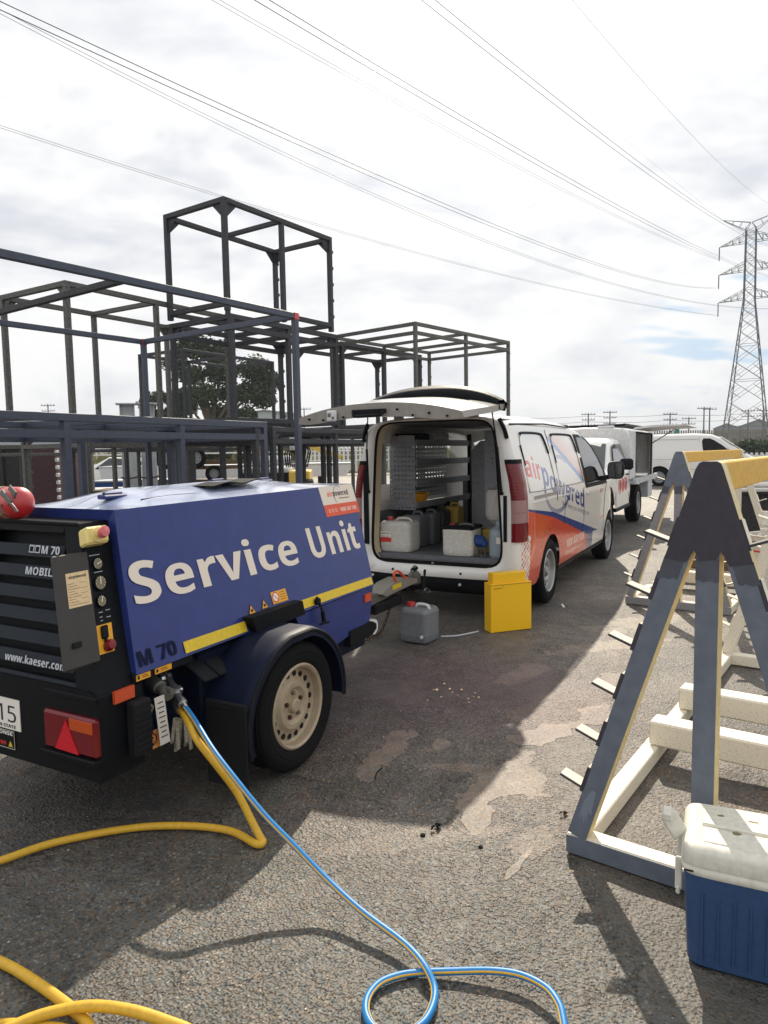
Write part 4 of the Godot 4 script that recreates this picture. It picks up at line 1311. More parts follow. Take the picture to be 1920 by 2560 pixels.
func make_van() -> void:
	var hd := deg_to_rad(28.2)
	var o := thing("service_van", "white van with orange and blue livery and its tailgate open", "van", Vector3(1.566 - 0.83 * cos(hd), 0, -6.664 - 0.83 * sin(hd)), -hd)
	var us: Array = []
	var u := -0.80
	while u < 3.95:
		us.append(u); u += 0.05
	for c in [0.10, 3.10]:
		for k in 25: us.append(c - 0.3699 * cos(PI * k / 24.0))
	us.append(3.95)
	us.sort()
	var print_tex := livery()
	var lm: StandardMaterial3D = M.van.duplicate()
	lm.albedo_color = Color.WHITE
	lm.albedo_texture = print_tex
	lm.uv1_scale = Vector3.ONE
	for s in [1.0, -1.0]:
		var P: Array = []
		var U: Array = []
		for uu in us:
			var sec := van_section(uu)
			var ur := PackedVector2Array()
			for j in sec.size():
				ur.append(Vector2((uu + 0.85) / 4.85, (1.9 - sec[j].y) / 1.7))
				if s < 0.0: sec[j] = Vector3(-sec[j].x, sec[j].y, sec[j].z)
			P.append(sec)
			U.append(ur)
		var skip: Array = []
		for i in us.size():
			var row := PackedByteArray()
			for j in P[i].size():
				var uu: float = us[i]
				var hole := 0
				if j >= 19 and uu > 2.04 and uu < 2.82: hole = 1
				if s < 0.0 and uu > -0.4 and uu < 1.4 and j > 9 and j < 15: hole = 1
				row.append(hole)
			skip.append(row)
		var b := MB.new()
		b.grid(P, Vector3(0, 0.8, -1.2), U, skip)
		part(o, "body_shell", b, lm if s > 0.0 else M.van)
		if s < 0.0:
			var G: Array = []
			for i in 6:
				var y := lerpf(1.10, 1.62, i / 5.0)
				G.append(PackedVector3Array([Vector3(-van_half(y, -0.4) - 0.002, y, 0.45), Vector3(-van_half(y, 0.5) - 0.002, y, -0.5), Vector3(-van_half(y, 1.4) - 0.002, y, -1.45)]))
			b = MB.new()
			b.grid(G, Vector3(0, 1.2, -0.5))
			part(o, "left_side_window", b, M.screen)
	# nose cap and floor pan
	var b := MB.new()
	var nose := van_section(3.95)
	for j in nose.size() - 1:
		for s in [1.0, -1.0]:
			b.tri(Vector3(0, 0.5, -3.97), Vector3(nose[j].x * s, nose[j].y, nose[j].z), Vector3(nose[j + 1].x * s, nose[j + 1].y, nose[j + 1].z), Vector3(0, 0, -1))
	part(o, "front_bumper", b, M.black)
	b = MB.new()
	b.span(Vector3(-0.70, 0.24, 0.74), Vector3(0.70, 0.30, -3.8), 0.01)
	b.span(Vector3(-0.815, 0.27, -0.49), Vector3(0.815, 0.31, -2.71), 0.0)
	b.span(Vector3(-0.70, 0.30, -2.66), Vector3(0.70, 1.0, -2.72), 0.0)
	for c in [0.10, 3.10]:
		for s in [1.0, -1.0]:
			# wheel housings
			var P: Array = []
			for k in 13:
				var a := PI * k / 12.0
				var row := PackedVector3Array()
				for x in [0.50, 0.80]: row.append(Vector3(s * x, 0.30 + sin(a) * 0.368, -(c - cos(a) * 0.368)))
				P.append(row)
			b.grid(P, Vector3(s * 0.65, 0.3, -c), [], [], -1.0)
			b.cube(Vector3(s * 0.49, 0.45, -c), Vector3(0.02, 0.46, 0.74), 0.0)
	part(o, "underbody", b, M.void)
	# rear face: ring from the outline in to the opening
	var outline := PackedVector2Array()
	var sec0 := van_section(-0.80)
	outline.append(Vector2(0, 0.36))
	outline.append(Vector2(sec0[0].x, 0.36))
	for p in sec0:
		if p.y > 0.37: outline.append(Vector2(p.x, p.y))
	var full := outline.duplicate()
	for k in range(outline.size() - 2, 0, -1): full.append(Vector2(-outline[k].x, outline[k].y))
	var NA := 120
	var outer: Array = []
	var inner: Array = []
	for k in NA + 1:
		var a := TAU * k / NA
		var d := Vector2(cos(a), sin(a))
		var c := Vector2(0, 1.08)
		var best := Vector2.ZERO
		for e in full.size():
			var h = Geometry2D.segment_intersects_segment(c, c + d * 4.0, full[e], full[(e + 1) % full.size()])
			if h != null: best = h
		outer.append(best)
		# opening, narrower towards the roof
		var lo := 0.0
		var hi := 2.0
		for it in 30:
			var m := (lo + hi) * 0.5
			var p := c + d * m
			var hw := lerpf(0.655, 0.585, clampf((p.y - 0.5) / 1.2, 0, 1))
			var f := pow(absf(p.x) / hw, 9.0) + pow(absf(p.y - 1.10) / (0.665 if p.y > 1.10 else 0.645), 9.0)
			if f > 1.0: hi = m
			else: lo = m
		inner.append(c + d * lo)
	var rows: Array = [[], [], [], [], []]
	for q in rows.size(): rows[q] = PackedVector3Array()
	for k in NA + 1:
		var p: Vector2 = outer[k]
		var q: Vector2 = inner[k]
		rows[0].append(Vector3(p.x, p.y, 0.80))
		var m1 := p.lerp(q, 0.14)
		rows[1].append(Vector3(m1.x, m1.y, 0.826))
		var m2 := p.lerp(q, 0.45)
		rows[2].append(Vector3(m2.x, m2.y, 0.836))
		var m3 := p.lerp(q, 0.86)
		rows[3].append(Vector3(m3.x, m3.y, 0.832))
		rows[4].append(Vector3(q.x, q.y, 0.80))
	b = MB.new()
	b.grid(rows, Vector3(0, 1.0, -2.0))
	part(o, "rear_frame", b, M.van)
	# rubber seal, cream trim inside it
	b = MB.new()
	var ring := PackedVector3Array()
	for k in NA + 1: ring.append(Vector3(inner[k].x, inner[k].y, 0.803))
	b.tube(ring, 0.014, 8)
	part(o, "door_seal", b, M.rubber)
	var r2: Array = [PackedVector3Array(), PackedVector3Array()]
	for k in NA + 1:
		var q: Vector2 = inner[k]
		r2[0].append(Vector3(q.x, q.y, 0.80))
		r2[1].append(Vector3(q.x * 0.975, 1.08 + (q.y - 1.08) * 0.985, 0.70))
	b = MB.new()
	b.grid(r2, Vector3(0, 1.1, 5.0))
	part(o, "opening_trim", b, M.beige)
	# bumper: white lip, black lower part, dots of the parking sensors
	b = MB.new()
	for i in 1:
		var P: Array = []
		for j in 21:
			var x := lerpf(-0.80, 0.80, j / 20.0)
			var z := 0.865 - 0.10 * pow(absf(x) / 0.80, 4.0)
			P.append(PackedVector3Array([Vector3(x, 0.455, z - 0.05), Vector3(x, 0.45, z), Vector3(x, 0.38, z + 0.006), Vector3(x, 0.355, z - 0.004)]))
		b.grid(P, Vector3(0, 0.4, -1.0))
	part(o, "bumper_lip", b, M.van)
	b = MB.new()
	var P2: Array = []
	for j in 21:
		var x := lerpf(-0.79, 0.79, j / 20.0)
		var z := 0.860 - 0.10 * pow(absf(x) / 0.80, 4.0)
		P2.append(PackedVector3Array([Vector3(x, 0.36, z - 0.006), Vector3(x, 0.30, z), Vector3(x, 0.22, z - 0.02), Vector3(x, 0.20, z - 0.10)]))
	b.grid(P2, Vector3(0, 0.3, -1.0))
	part(o, "bumper_lower", b, M.black)
	for q in [[-0.40, 0.40, 0.0], [0.28, 0.40, 0.0], [-0.62, 0.33, 1.0], [0.27, 0.30, 1.0]]:
		b = MB.new()
		b.lathe(Transform3D(Basis(Vector3.RIGHT, Vector3.BACK, Vector3.DOWN), Vector3(q[0], q[1], 0.862)), [Vector2(0.012, -0.01), Vector2(0.012, 0.007), Vector2(0, 0.008)], 12)
		part(o, "parking_sensor", b, M.black if q[2] < 0.5 else M.white_plain)
	flat(o, "rear_sill", at(Vector3(-0.60, 0.437, 0.745)), 1.20, 0.05, M.black, 0.06)
	b = MB.new()
	b.span(Vector3(-0.60, 0.487, 0.70), Vector3(0.60, 0.493, 0.80), 0.002)
	part(o, "sill_plate", b, M.steel_dull)
	letters(o, "sill_mark", "fi", at(Vector3(-0.03, 0.452, 0.806)), 0.022, 0.026, M.white_ink)
	# tail lamps wrap the corners
	for s in [1.0, -1.0]:
		var seg := [[1.372, 1.41, M.black], [1.06, 1.372, M.lamp_red], [0.955, 1.06, M.lamp_clear], [0.865, 0.952, M.lamp_clear], [0.70, 0.862, M.lamp_red]]
		var nm := ["lamp_cap", "lamp_lens", "reversing_lens", "indicator_lens", "lower_lens"]
		var host: MeshInstance3D = null
		for q in seg.size():
			var rr: Array = []
			for i in 7:
				var y := lerpf(seg[q][0], seg[q][1], i / 6.0)
				var hwid := van_half(y, -0.72)
				var row := PackedVector3Array()
				for p in [[hwid + 0.001, 0.655], [hwid + 0.012, 0.68], [hwid + 0.012, 0.74], [hwid + 0.004, 0.80], [hwid - 0.02, 0.835], [hwid - 0.05, 0.848], [hwid - 0.078, 0.849], [hwid - 0.092, 0.838]]:
					row.append(Vector3(s * p[0], y, p[1]))
				rr.append(row)
			b = MB.new()
			b.grid(rr, Vector3(0, 1.0, 0.0))
			# closed ends
			for e in [0, 6]:
				for j in 7: b.tri(Vector3(s * 0.74, rr[e][0].y, 0.72), rr[e][j], rr[e][j + 1], Vector3(0, 1 if e == 6 else -1, 0))
			var mm: Material = seg[q][2]
			var lp := part(o if host == null else host, "tail_lamp" if host == null else nm[q], b, mm)
			if host == null: host = lp
		if true:
			for k in 10:
				var y := 1.08 + 0.028 * k
				b = MB.new()
				b.span(Vector3(s * (van_half(y, -0.72) - 0.075), y, 0.849), Vector3(s * (van_half(y, -0.72) - 0.02), y + 0.003, 0.853), 0.0)
				part(host, "lens_rib", b, M.red_dark)
		# black side cheek between the lamp and the opening
		b = MB.new()
		b.span(Vector3(s * 0.668, 0.70, 0.835), Vector3(s * 0.70, 1.10, 0.845), 0.004)
		if s < 0.0: b.span(Vector3(s * 0.66, 0.62, 0.835), Vector3(s * 0.715, 1.38, 0.842), 0.006)
		part(o, "lamp_cheek", b, M.black)
		# gas strut and hinge arm
		b = MB.new()
		b.rod(Vector3(s * 0.655, 1.12, 0.85), Vector3(s * 0.635, 1.52, 0.90), 0.011)
		b.rod(Vector3(s * 0.635, 1.52, 0.90), Vector3(s * 0.60, 1.83, 0.93), 0.006)
		b.lathe(Transform3D(Basis(Vector3.RIGHT, Vector3.BACK, Vector3.DOWN), Vector3(s * 0.655, 1.12, 0.84)), [Vector2(0.018, 0), Vector2(0.016, 0.02), Vector2(0, 0.022)], 10)
		part(o, "gas_strut", b, M.black)
		b = MB.new()
		b.tube(smooth([Vector3(s * 0.70, 1.59, 0.835), Vector3(s * 0.685, 1.66, 0.85), Vector3(s * 0.64, 1.76, 0.86)], 5), 0.018, 8)
		part(o, "strut_mount", b, M.black)
	# tailgate: outer skin, dark window with spoiler, inner trim and lip
	var og: Array = []
	var ig: Array = []
	var gl: Array = []
	for i in 15:
		var t := i / 14.0
		var row := PackedVector3Array()
		var ri := PackedVector3Array()
		var rg := PackedVector3Array()
		for j in 25:
			var sx := lerpf(-1.0, 1.0, j / 24.0)
			var hw := lerpf(0.66, 0.735, minf(1.0, t * 1.8))
			var edge := lerpf(1.895, 1.778, t)
			var mid := curve_at([0.0, 0.12, 0.35, 0.7, 1.0], [1.92, 1.945, 1.953, 1.922, 1.868], t)
			var yy := lerpf(mid, edge, pow(absf(sx), 2.2))
			var uu := lerpf(-0.72, -1.90, t) + 0.02 * t * pow(absf(sx), 3.0)
			row.append(Vector3(sx * (hw - 0.03 * t), yy, -uu))
			var thick := lerpf(0.10, 0.105, t) * (1.0 - 0.55 * pow(absf(sx), 6.0))
			ri.append(Vector3(sx * (hw - 0.012), yy - thick, -uu - 0.012 * t))
			rg.append(Vector3(sx * (hw - 0.05), yy + 0.006, -uu))
		og.append(row)
		ig.append(ri)
		if t < 0.46 and t > 0.02: gl.append(rg)
	b = MB.new()
	b.grid(og, Vector3(0, 1.0, 1.2))
	var gate := part(o, "tailgate", b, M.van)
	b = MB.new()
	b.grid(ig, Vector3(0, 3.0, 1.2))
	part(gate, "tailgate_trim", b, M.trim_grey)
	b = MB.new()
	b.grid([og[14], ig[14]], Vector3(0, 1.9, 0.0))
	var lf: Array = [[], []]
	for q in 2:
		var j := 0 if q == 0 else 24
		var a := PackedVector3Array()
		var c := PackedVector3Array()
		for i in 15:
			a.append(og[i][j]); c.append(ig[i][j])
		b.grid([a, c], Vector3(0, 1.9, 1.2))
	part(gate, "tailgate_lip", b, M.trim_grey)
	b = MB.new()
	b.grid(gl, Vector3(0, 1.0, 1.2))
	part(gate, "rear_window", b, M.glass)
	# spoiler: a dark crescent standing on the hinge edge
	var sp: Array = [PackedVector3Array(), PackedVector3Array(), PackedVector3Array(), PackedVector3Array(), PackedVector3Array()]
	for j in 25:
		var sx := lerpf(-1.0, 1.0, j / 24.0)
		var bow := 1.0 - pow(absf(sx), 2.4)
		var z0 := 0.70 + 0.10 * sx * sx
		var y0 := 1.885 + 0.055 * bow
		sp[0].append(Vector3(sx * 0.69, y0 - 0.06, z0 + 0.16))
		sp[1].append(Vector3(sx * 0.69, y0 + 0.045 * bow + 0.01, z0 + 0.22))
		sp[2].append(Vector3(sx * 0.70, y0 + 0.105 * bow + 0.03, z0 + 0.12))
		sp[3].append(Vector3(sx * 0.69, y0 + 0.08 * bow, z0 - 0.02))
		sp[4].append(Vector3(sx * 0.66, y0 - 0.06, z0 - 0.04))
	b = MB.new()
	b.grid(sp, Vector3(0, 1.9, 0.78))
	part(gate, "spoiler", b, M.black)
	# things on the lip: pull handle, lamp box, plugs
	var lip := func(x: float, f: float) -> Vector3:
		var sx: float = absf(x) / 0.705
		var top := lerpf(1.868, 1.778, pow(sx, 2.2))
		return Vector3(x, top - f * 0.105 * (1.0 - 0.55 * pow(sx, 6.0)), 1.903 - 0.02 * pow(sx, 3.0) + 0.012 * f)
	b = MB.new()
	b.tube(smooth([lip.call(-0.17, 0.62), lip.call(-0.155, 0.9) + Vector3(0, 0, 0.02), lip.call(-0.03, 0.95) + Vector3(0, 0, 0.025), lip.call(0.07, 0.9) + Vector3(0, 0, 0.02), lip.call(0.085, 0.62)], 5), 0.012, 8)
	b.box(at(lip.call(-0.04, 0.62)), Vector3(0.30, 0.035, 0.012), 0.006)
	part(gate, "pull_handle", b, M.black)
	b = MB.new()
	b.box(at(lip.call(-0.37, 0.62) + Vector3(0, 0, 0.008)), Vector3(0.085, 0.085, 0.028), 0.01)
	var lb := part(gate, "work_lamp", b, M.white_plain)
	b = MB.new()
	b.box(at(lip.call(-0.385, 0.55) + Vector3(0, 0, 0.024)), Vector3(0.03, 0.03, 0.004), 0.001)
	b.box(at(lip.call(-0.35, 0.8) + Vector3(0, 0, 0.024)), Vector3(0.02, 0.02, 0.004), 0.001)
	part(lb, "lamp_mark", b, M.steel_dull)
	for q in [[-0.60, 0.5], [-0.46, 0.8], [-0.27, 0.85], [0.2, 0.5], [0.33, 0.85], [0.46, 0.6], [0.6, 0.7]]:
		b = MB.new()
		b.lathe(Transform3D(Basis(Vector3.RIGHT, Vector3.BACK, Vector3.DOWN), lip.call(q[0], q[1])), [Vector2(0.009, -0.01), Vector2(0.008, 0.005), Vector2(0, 0.006)], 8)
		part(gate, "trim_plug", b, M.black)
	for x in [-0.33, 0.40]:
		b = MB.new()
		b.cube(Vector3(x, 1.80, 0.83), Vector3(0.08, 0.05, 0.06), 0.008)
		part(o, "tailgate_hinge", b, M.trim_grey)
	# flank: door glass, seams, rail slot, mirror, shade along the mouldings
	van_patch(o, "window_trim", [[1.035, 1.60, 2.80], [1.08, 1.57, 2.86], [1.2, 1.54, 2.76], [1.35, 1.51, 2.58], [1.5, 1.48, 2.34], [1.60, 1.47, 2.08], [1.655, 1.47, 1.80]], M.black, 0.003, 10)
	van_patch(o, "door_glass", [[1.085, 1.66, 2.68], [1.2, 1.63, 2.62], [1.35, 1.60, 2.46], [1.5, 1.57, 2.22], [1.58, 1.56, 2.02], [1.62, 1.56, 1.84]], M.glass, 0.007, 10)
	for q in [[-0.62, 0.20], [0.42, 1.40]]:
		# seal lines of the two blanked side windows
		var pts: Array = []
		var ul: float = q[0]
		var ur: float = q[1]
		for p in [[ul, 1.30], [ul + 0.005, 1.50], [ul + 0.05, 1.615], [ul + 0.14, 1.64], [ur - 0.16, 1.64], [ur - 0.05, 1.60], [ur + 0.01, 1.45], [ur + 0.05, 1.25], [ur + 0.06, 1.15], [ur + 0.02, 1.115], [ul + 0.10, 1.115], [ul + 0.01, 1.15], [ul, 1.30]]:
			pts.append(Vector3(van_half(p[1], p[0]) + 0.001, p[1], -p[0]))
		b = MB.new()
		b.tube(smooth(pts, 6), 0.005, 6)
		part(o, "window_seal", b, M.trim_grey)
		b = MB.new()
		var tops: Array = []
		for p in [[ul + 0.06, 1.622], [ul + 0.14, 1.642], [ur - 0.16, 1.642], [ur - 0.05, 1.602], [ur + 0.01, 1.45]]: tops.append(Vector3(van_half(p[1], p[0]) + 0.003, p[1], -p[0]))
		b.tube(smooth(tops, 6), 0.012, 6)
		part(o, "moulding_shade", b, M.navy)  # navy strips: window recess shading and reflections put into the colour
		b = MB.new()
		b.tube(smooth([Vector3(van_half(1.53, ul) + 0.003, 1.53, -ul), Vector3(van_half(1.35, ul) + 0.003, 1.35, -ul - 0.01)], 4), 0.012, 6)
		part(o, "moulding_shade", b, M.navy)
	for line in [[[0.30, 0.98], [0.30, 1.10], [0.315, 1.5], [0.31, 1.70]], [[0.56, 0.72], [0.62, 0.9], [0.64, 1.02]], [[1.50, 0.30], [1.50, 0.7], [1.50, 1.05]], [[0.52, 0.30], [1.5, 0.285], [2.7, 0.285]], [[2.68, 0.42], [2.66, 0.7], [2.75, 0.95], [2.86, 1.05]]]:
		b = MB.new()
		var pts: Array = []
		for p in line: pts.append(Vector3(van_half(p[1], p[0]) + 0.0005, p[1], -p[0]))
		b.tube(smooth(pts, 6), 0.0035, 5)
		part(o, "door_seam", b, M.void)
	van_patch(o, "door_rail_slot", [[1.045, -0.50, 0.28], [1.075, -0.50, 0.30]], M.trim_grey, 0.002, 8)
	for q in [[1.112, -0.64, 0.26], [1.02, -0.78, 1.48]]:
		b = MB.new()
		var pts: Array = []
		for k in 9:
			var uu := lerpf(q[1], q[2], k / 8.0)
			pts.append(Vector3(van_half(q[0], uu) + 0.001, q[0], -uu))
		b.tube(smooth(pts, 3), 0.004, 5)
		part(o, "body_crease", b, M.van)
	for q in [[0.98, 1.62], [0.93, 1.60]]:
		b = MB.new()
		b.beam(Vector3(van_half(q[0], q[1]) + 0.018, q[0], -q[1]), Vector3(van_half(q[0], q[1]) + 0.018, q[0], -q[1] - 0.18), 0.02, 0.028, Vector3.UP, 0.008)
		if q[0] > 0.95: part(o, "door_handle", b, M.van)
	b = MB.new()
	b.tube(PackedVector3Array([Vector3(van_half(1.69, -0.7) - 0.005, 1.715, 0.72), Vector3(van_half(1.69, 0.3) - 0.0, 1.74, -0.3), Vector3(van_half(1.69, 1.3) + 0.0, 1.725, -1.3)]), 0.008, 6)
	part(o, "roof_gutter", b, M.navy)
	# mirrors
	for s in [1.0, -1.0]:
		b = MB.new()
		b.beam(Vector3(s * 0.80, 1.10, -2.58), Vector3(s * 0.94, 1.13, -2.60), 0.05, 0.06, Vector3.UP, 0.015)
		var mi := part(o, "wing_mirror", b, M.black)
		b = MB.new()
		var rr: Array = []
		for i in 9:
			var th := PI * i / 8.0
			var row := PackedVector3Array()
			for j in 17:
				var ph := TAU * j / 16.0
				var d := Vector3(sin(th) * cos(ph), sin(th) * sin(ph), cos(th))
				row.append(Vector3(s * 1.0, 1.21, -2.60) + Vector3(signf(d.x) * pow(absf(d.x), 0.6) * 0.105, signf(d.y) * pow(absf(d.y), 0.6) * 0.115, d.z * (0.05 if d.z > 0 else 0.11)))
			rr.append(row)
		b.grid(rr, Vector3(s * 1.0, 1.21, -2.60))
		part(mi, "mirror_shell", b, M.black)
		b = MB.new()
		b.cube(Vector3(s * 1.0, 1.21, -2.548), Vector3(0.165, 0.185, 0.004), 0.002)
		part(mi, "mirror_glass", b, M.glass)
	# windscreen
	var P3: Array = []
	for i in 8:
		var uu := lerpf(1.98, 2.88, i / 7.0)
		var row := PackedVector3Array()
		var sec := van_section(uu)
		for j in range(19, sec.size()): row.append(sec[j] + Vector3(0, 0.005, -0.003))
		for j in range(sec.size() - 2, 18, -1): row.append(Vector3(-sec[j].x, sec[j].y + 0.005, sec[j].z - 0.003))
		P3.append(row)
	b = MB.new()
	b.grid(P3, Vector3(0, 0.8, -1.0))
	part(o, "windscreen", b, M.screen)
	for q in [[0.10, 1.0], [3.10, 1.0], [0.10, -1.0], [3.10, -1.0]]:
		wheel(o, "wheel", Vector3(q[1] * 0.735, 0.312, -q[0]), 0.312, 0.195, 0.205, M.rim_silver, 14, q[1])
	# cargo bay: floor, lining, shelving on the left, bulkhead
	b = MB.new()
	b.span(Vector3(-0.70, 0.49, 0.76), Vector3(0.70, 0.53, -1.70), 0.0)
	part(o, "cargo_floor", b, M.cargo_dark)
	b = MB.new()
	b.span(Vector3(-0.765, 0.53, 0.70), Vector3(-0.755, 0.90, -1.65), 0.0)
	b.span(Vector3(0.755, 0.53, 0.70), Vector3(0.765, 1.10, -1.65), 0.0)
	b.span(Vector3(0.60, 1.10, 0.68), Vector3(0.66, 1.72, -1.65), 0.0)
	b.span(Vector3(-0.62, 1.755, 0.70), Vector3(0.62, 1.765, -1.65), 0.0)
	part(o, "cargo_lining", b, M.cargo_dark)
	b = MB.new()
	b.ext(at(Vector3(0, 0, -1.68)), PackedVector2Array([Vector2(-0.70, 0.53), Vector2(0.70, 0.53), Vector2(0.70, 1.15), Vector2(-0.70, 1.15)]), 0.02)
	part(o, "cab_partition", b, M.cargo_dark)
	# left shelving unit: perforated end panel, shelves and perforated back
	var ex := -0.435
	perforated(o, "end_panel", Vector3(-0.74, 0.90, 0.25), Vector3(0.29, 0, 0), Vector3(0, 0.75, 0), 7, 16, M.shelf)
	flat(o, "maker_plate", at(Vector3(-0.635, 1.595, 0.252)), 0.165, 0.06, M.shelf, 0.003)
	letters(o, "maker_lettering", "CADDY", at(Vector3(-0.62, 1.608, 0.256)), 0.135, 0.034, M.grey_ink, false)
	for q in [[-0.632, 1.597, 0.16, 0.003], [-0.632, 1.650, 0.16, 0.003], [-0.632, 1.597, 0.003, 0.055], [-0.473, 1.597, 0.003, 0.055]]: flat(o, "maker_border", at(Vector3(q[0], q[1], 0.2555)), q[2], q[3], M.grey_ink, 0.001)
	for y in [0.93, 1.15, 1.36, 1.56]:
		b = MB.new()
		b.span(Vector3(-0.74, y, 0.24), Vector3(ex, y + 0.008, -1.25), 0.0)
		b.span(Vector3(ex - 0.012, y - 0.015, 0.24), Vector3(ex, y + 0.05, -1.25), 0.003)
		part(o, "shelf_tray", b, M.shelf)
	perforated(o, "back_panel", Vector3(-0.74, 0.98, 0.2), Vector3(0, 0, -1.45), Vector3(0, 0.68, 0), 18, 14, M.shelf)
	b = MB.new()
	b.span(Vector3(ex - 0.03, 0.53, -1.22), Vector3(ex + 0.01, 1.68, -1.27), 0.004)
	part(o, "shelf_post", b, M.black)
	# right unit: grey locker face, end panel with maker's plate
	b = MB.new()
	b.ext(at(Vector3(0, 0, -0.98)), PackedVector2Array([Vector2(-0.31, 0.60), Vector2(0.20, 0.60), Vector2(0.20, 1.60), Vector2(-0.20, 1.60), Vector2(-0.31, 1.50)]), 0.02)
	var bk := part(o, "grey_bulkhead", b, M.bulk)
	b = MB.new()
	b.ext(at(Vector3(0, 0, -0.958)), PackedVector2Array([Vector2(-0.09, 1.37), Vector2(-0.03, 1.30), Vector2(0.14, 1.30), Vector2(0.14, 1.52), Vector2(-0.03, 1.52), Vector2(-0.05, 1.44)]), 0.002)
	part(bk, "bulkhead_opening", b, M.void)
	for y in [1.10, 1.19]:
		flat(bk, "notice", at(Vector3(-0.16, y, -0.959)), 0.085, 0.08, M.white_ink, 0.001)
		flat(bk, "notice_line", at(Vector3(-0.15, y + 0.05, -0.9575)), 0.06, 0.012, M.red_ink if y > 1.15 else M.steel_dull, 0.0005)
	perforated(o, "end_panel", Vector3(0.24, 0.86, 0.12), Vector3(0.40, 0, 0), Vector3(0, 0.82, 0), 8, 17, M.shelf)
	flat(o, "maker_plate", at(Vector3(0.29, 1.585, 0.122)), 0.17, 0.065, M.shelf, 0.003)
	letters(o, "maker_lettering", "CADDY", at(Vector3(0.307, 1.60, 0.126)), 0.135, 0.034, M.grey_ink, false)
	for q in [[0.293, 1.587, 0.16, 0.003], [0.293, 1.644, 0.16, 0.003], [0.293, 1.587, 0.003, 0.058]]: flat(o, "maker_border", at(Vector3(q[0], q[1], 0.1255)), q[2], q[3], M.grey_ink, 0.001)

func perforated(parent: Node3D, called: String, a: Vector3, du: Vector3, dv: Vector3, nu: int, nv: int, m: Material) -> void:
	# a thin sheet with real square holes in rows
	var b := MB.new()
	var out := du.cross(dv).normalized()
	var hu := 0.30
	var fu: Array = [0.0]
	var fv: Array = [0.0]
	for i in nu:
		fu.append((i + 0.5 - hu * 0.5) / nu); fu.append((i + 0.5 + hu * 0.5) / nu)
	fu.append(1.0)
	for i in nv:
		fv.append((i + 0.5 - hu * 0.5) / nv); fv.append((i + 0.5 + hu * 0.5) / nv)
	fv.append(1.0)
	for i in fu.size() - 1:
		for j in fv.size() - 1:
			if i % 2 == 1 and j % 2 == 1 and j < fv.size() - 5: continue
			b.quad(a + du * fu[i] + dv * fv[j], a + du * fu[i + 1] + dv * fv[j], a + du * fu[i + 1] + dv * fv[j + 1], a + du * fu[i] + dv * fv[j + 1], out)
	part(parent, called, b, m)

func jerrycan(called: String, label: String, pos: Vector3, turn: float, w: float, d: float, h: float, m: Material, cap: Material, group := "", handle: Material = null) -> Node3D:
	# squat canister: rounded body with base channel, shoulder, handle and screw cap
	var o := thing(called, label, "jerrycan", pos, turn, group)
	var ring := func(f: float, y: float) -> PackedVector3Array:
		var row := PackedVector3Array()
		for k in 33:
			var a := TAU * k / 32.0
			var c := Vector2(cos(a), sin(a))
			row.append(Vector3(signf(c.x) * pow(absf(c.x), 0.32) * w * 0.5 * f, y, signf(c.y) * pow(absf(c.y), 0.32) * d * 0.5 * f))
		return row
	var rows: Array = []
	for q in [[0.0, 0.0], [0.86, 0.0], [0.96, 0.012], [0.985, 0.05], [0.985, h * 0.20], [1.0, h * 0.22], [1.0, h * 0.24], [0.985, h * 0.26], [0.985, h * 0.80], [1.0, h * 0.83], [1.0, h * 0.86], [0.97, h * 0.90], [0.90, h * 0.955], [0.80, h * 0.985], [0.0, h]]:
		rows.append(ring.call(q[0], q[1]))
	var b := MB.new()
	b.grid(rows, Vector3(0, h * 0.5, 0))
	part(o, "body", b, m)
	b = MB.new()
	b.tube(smooth([Vector3(-w * 0.05, h * 0.97, d * 0.1), Vector3(0.0, h * 1.06, d * 0.1), Vector3(w * 0.22, h * 1.075, d * 0.1), Vector3(w * 0.36, h * 1.05, d * 0.1), Vector3(w * 0.42, h * 0.95, d * 0.1)], 5), 0.013, 8)
	part(o, "handle", b, handle if handle else m)
	b = MB.new()
	b.lathe(at(Vector3(-w * 0.24, h * 0.96, d * 0.12)), [Vector2(0.03, 0), Vector2(0.03, h * 0.07), Vector2(0.036, h * 0.07), Vector2(0.034, h * 0.15), Vector2(0, h * 0.155)], 18)
	part(o, "cap", b, cap)
	return o

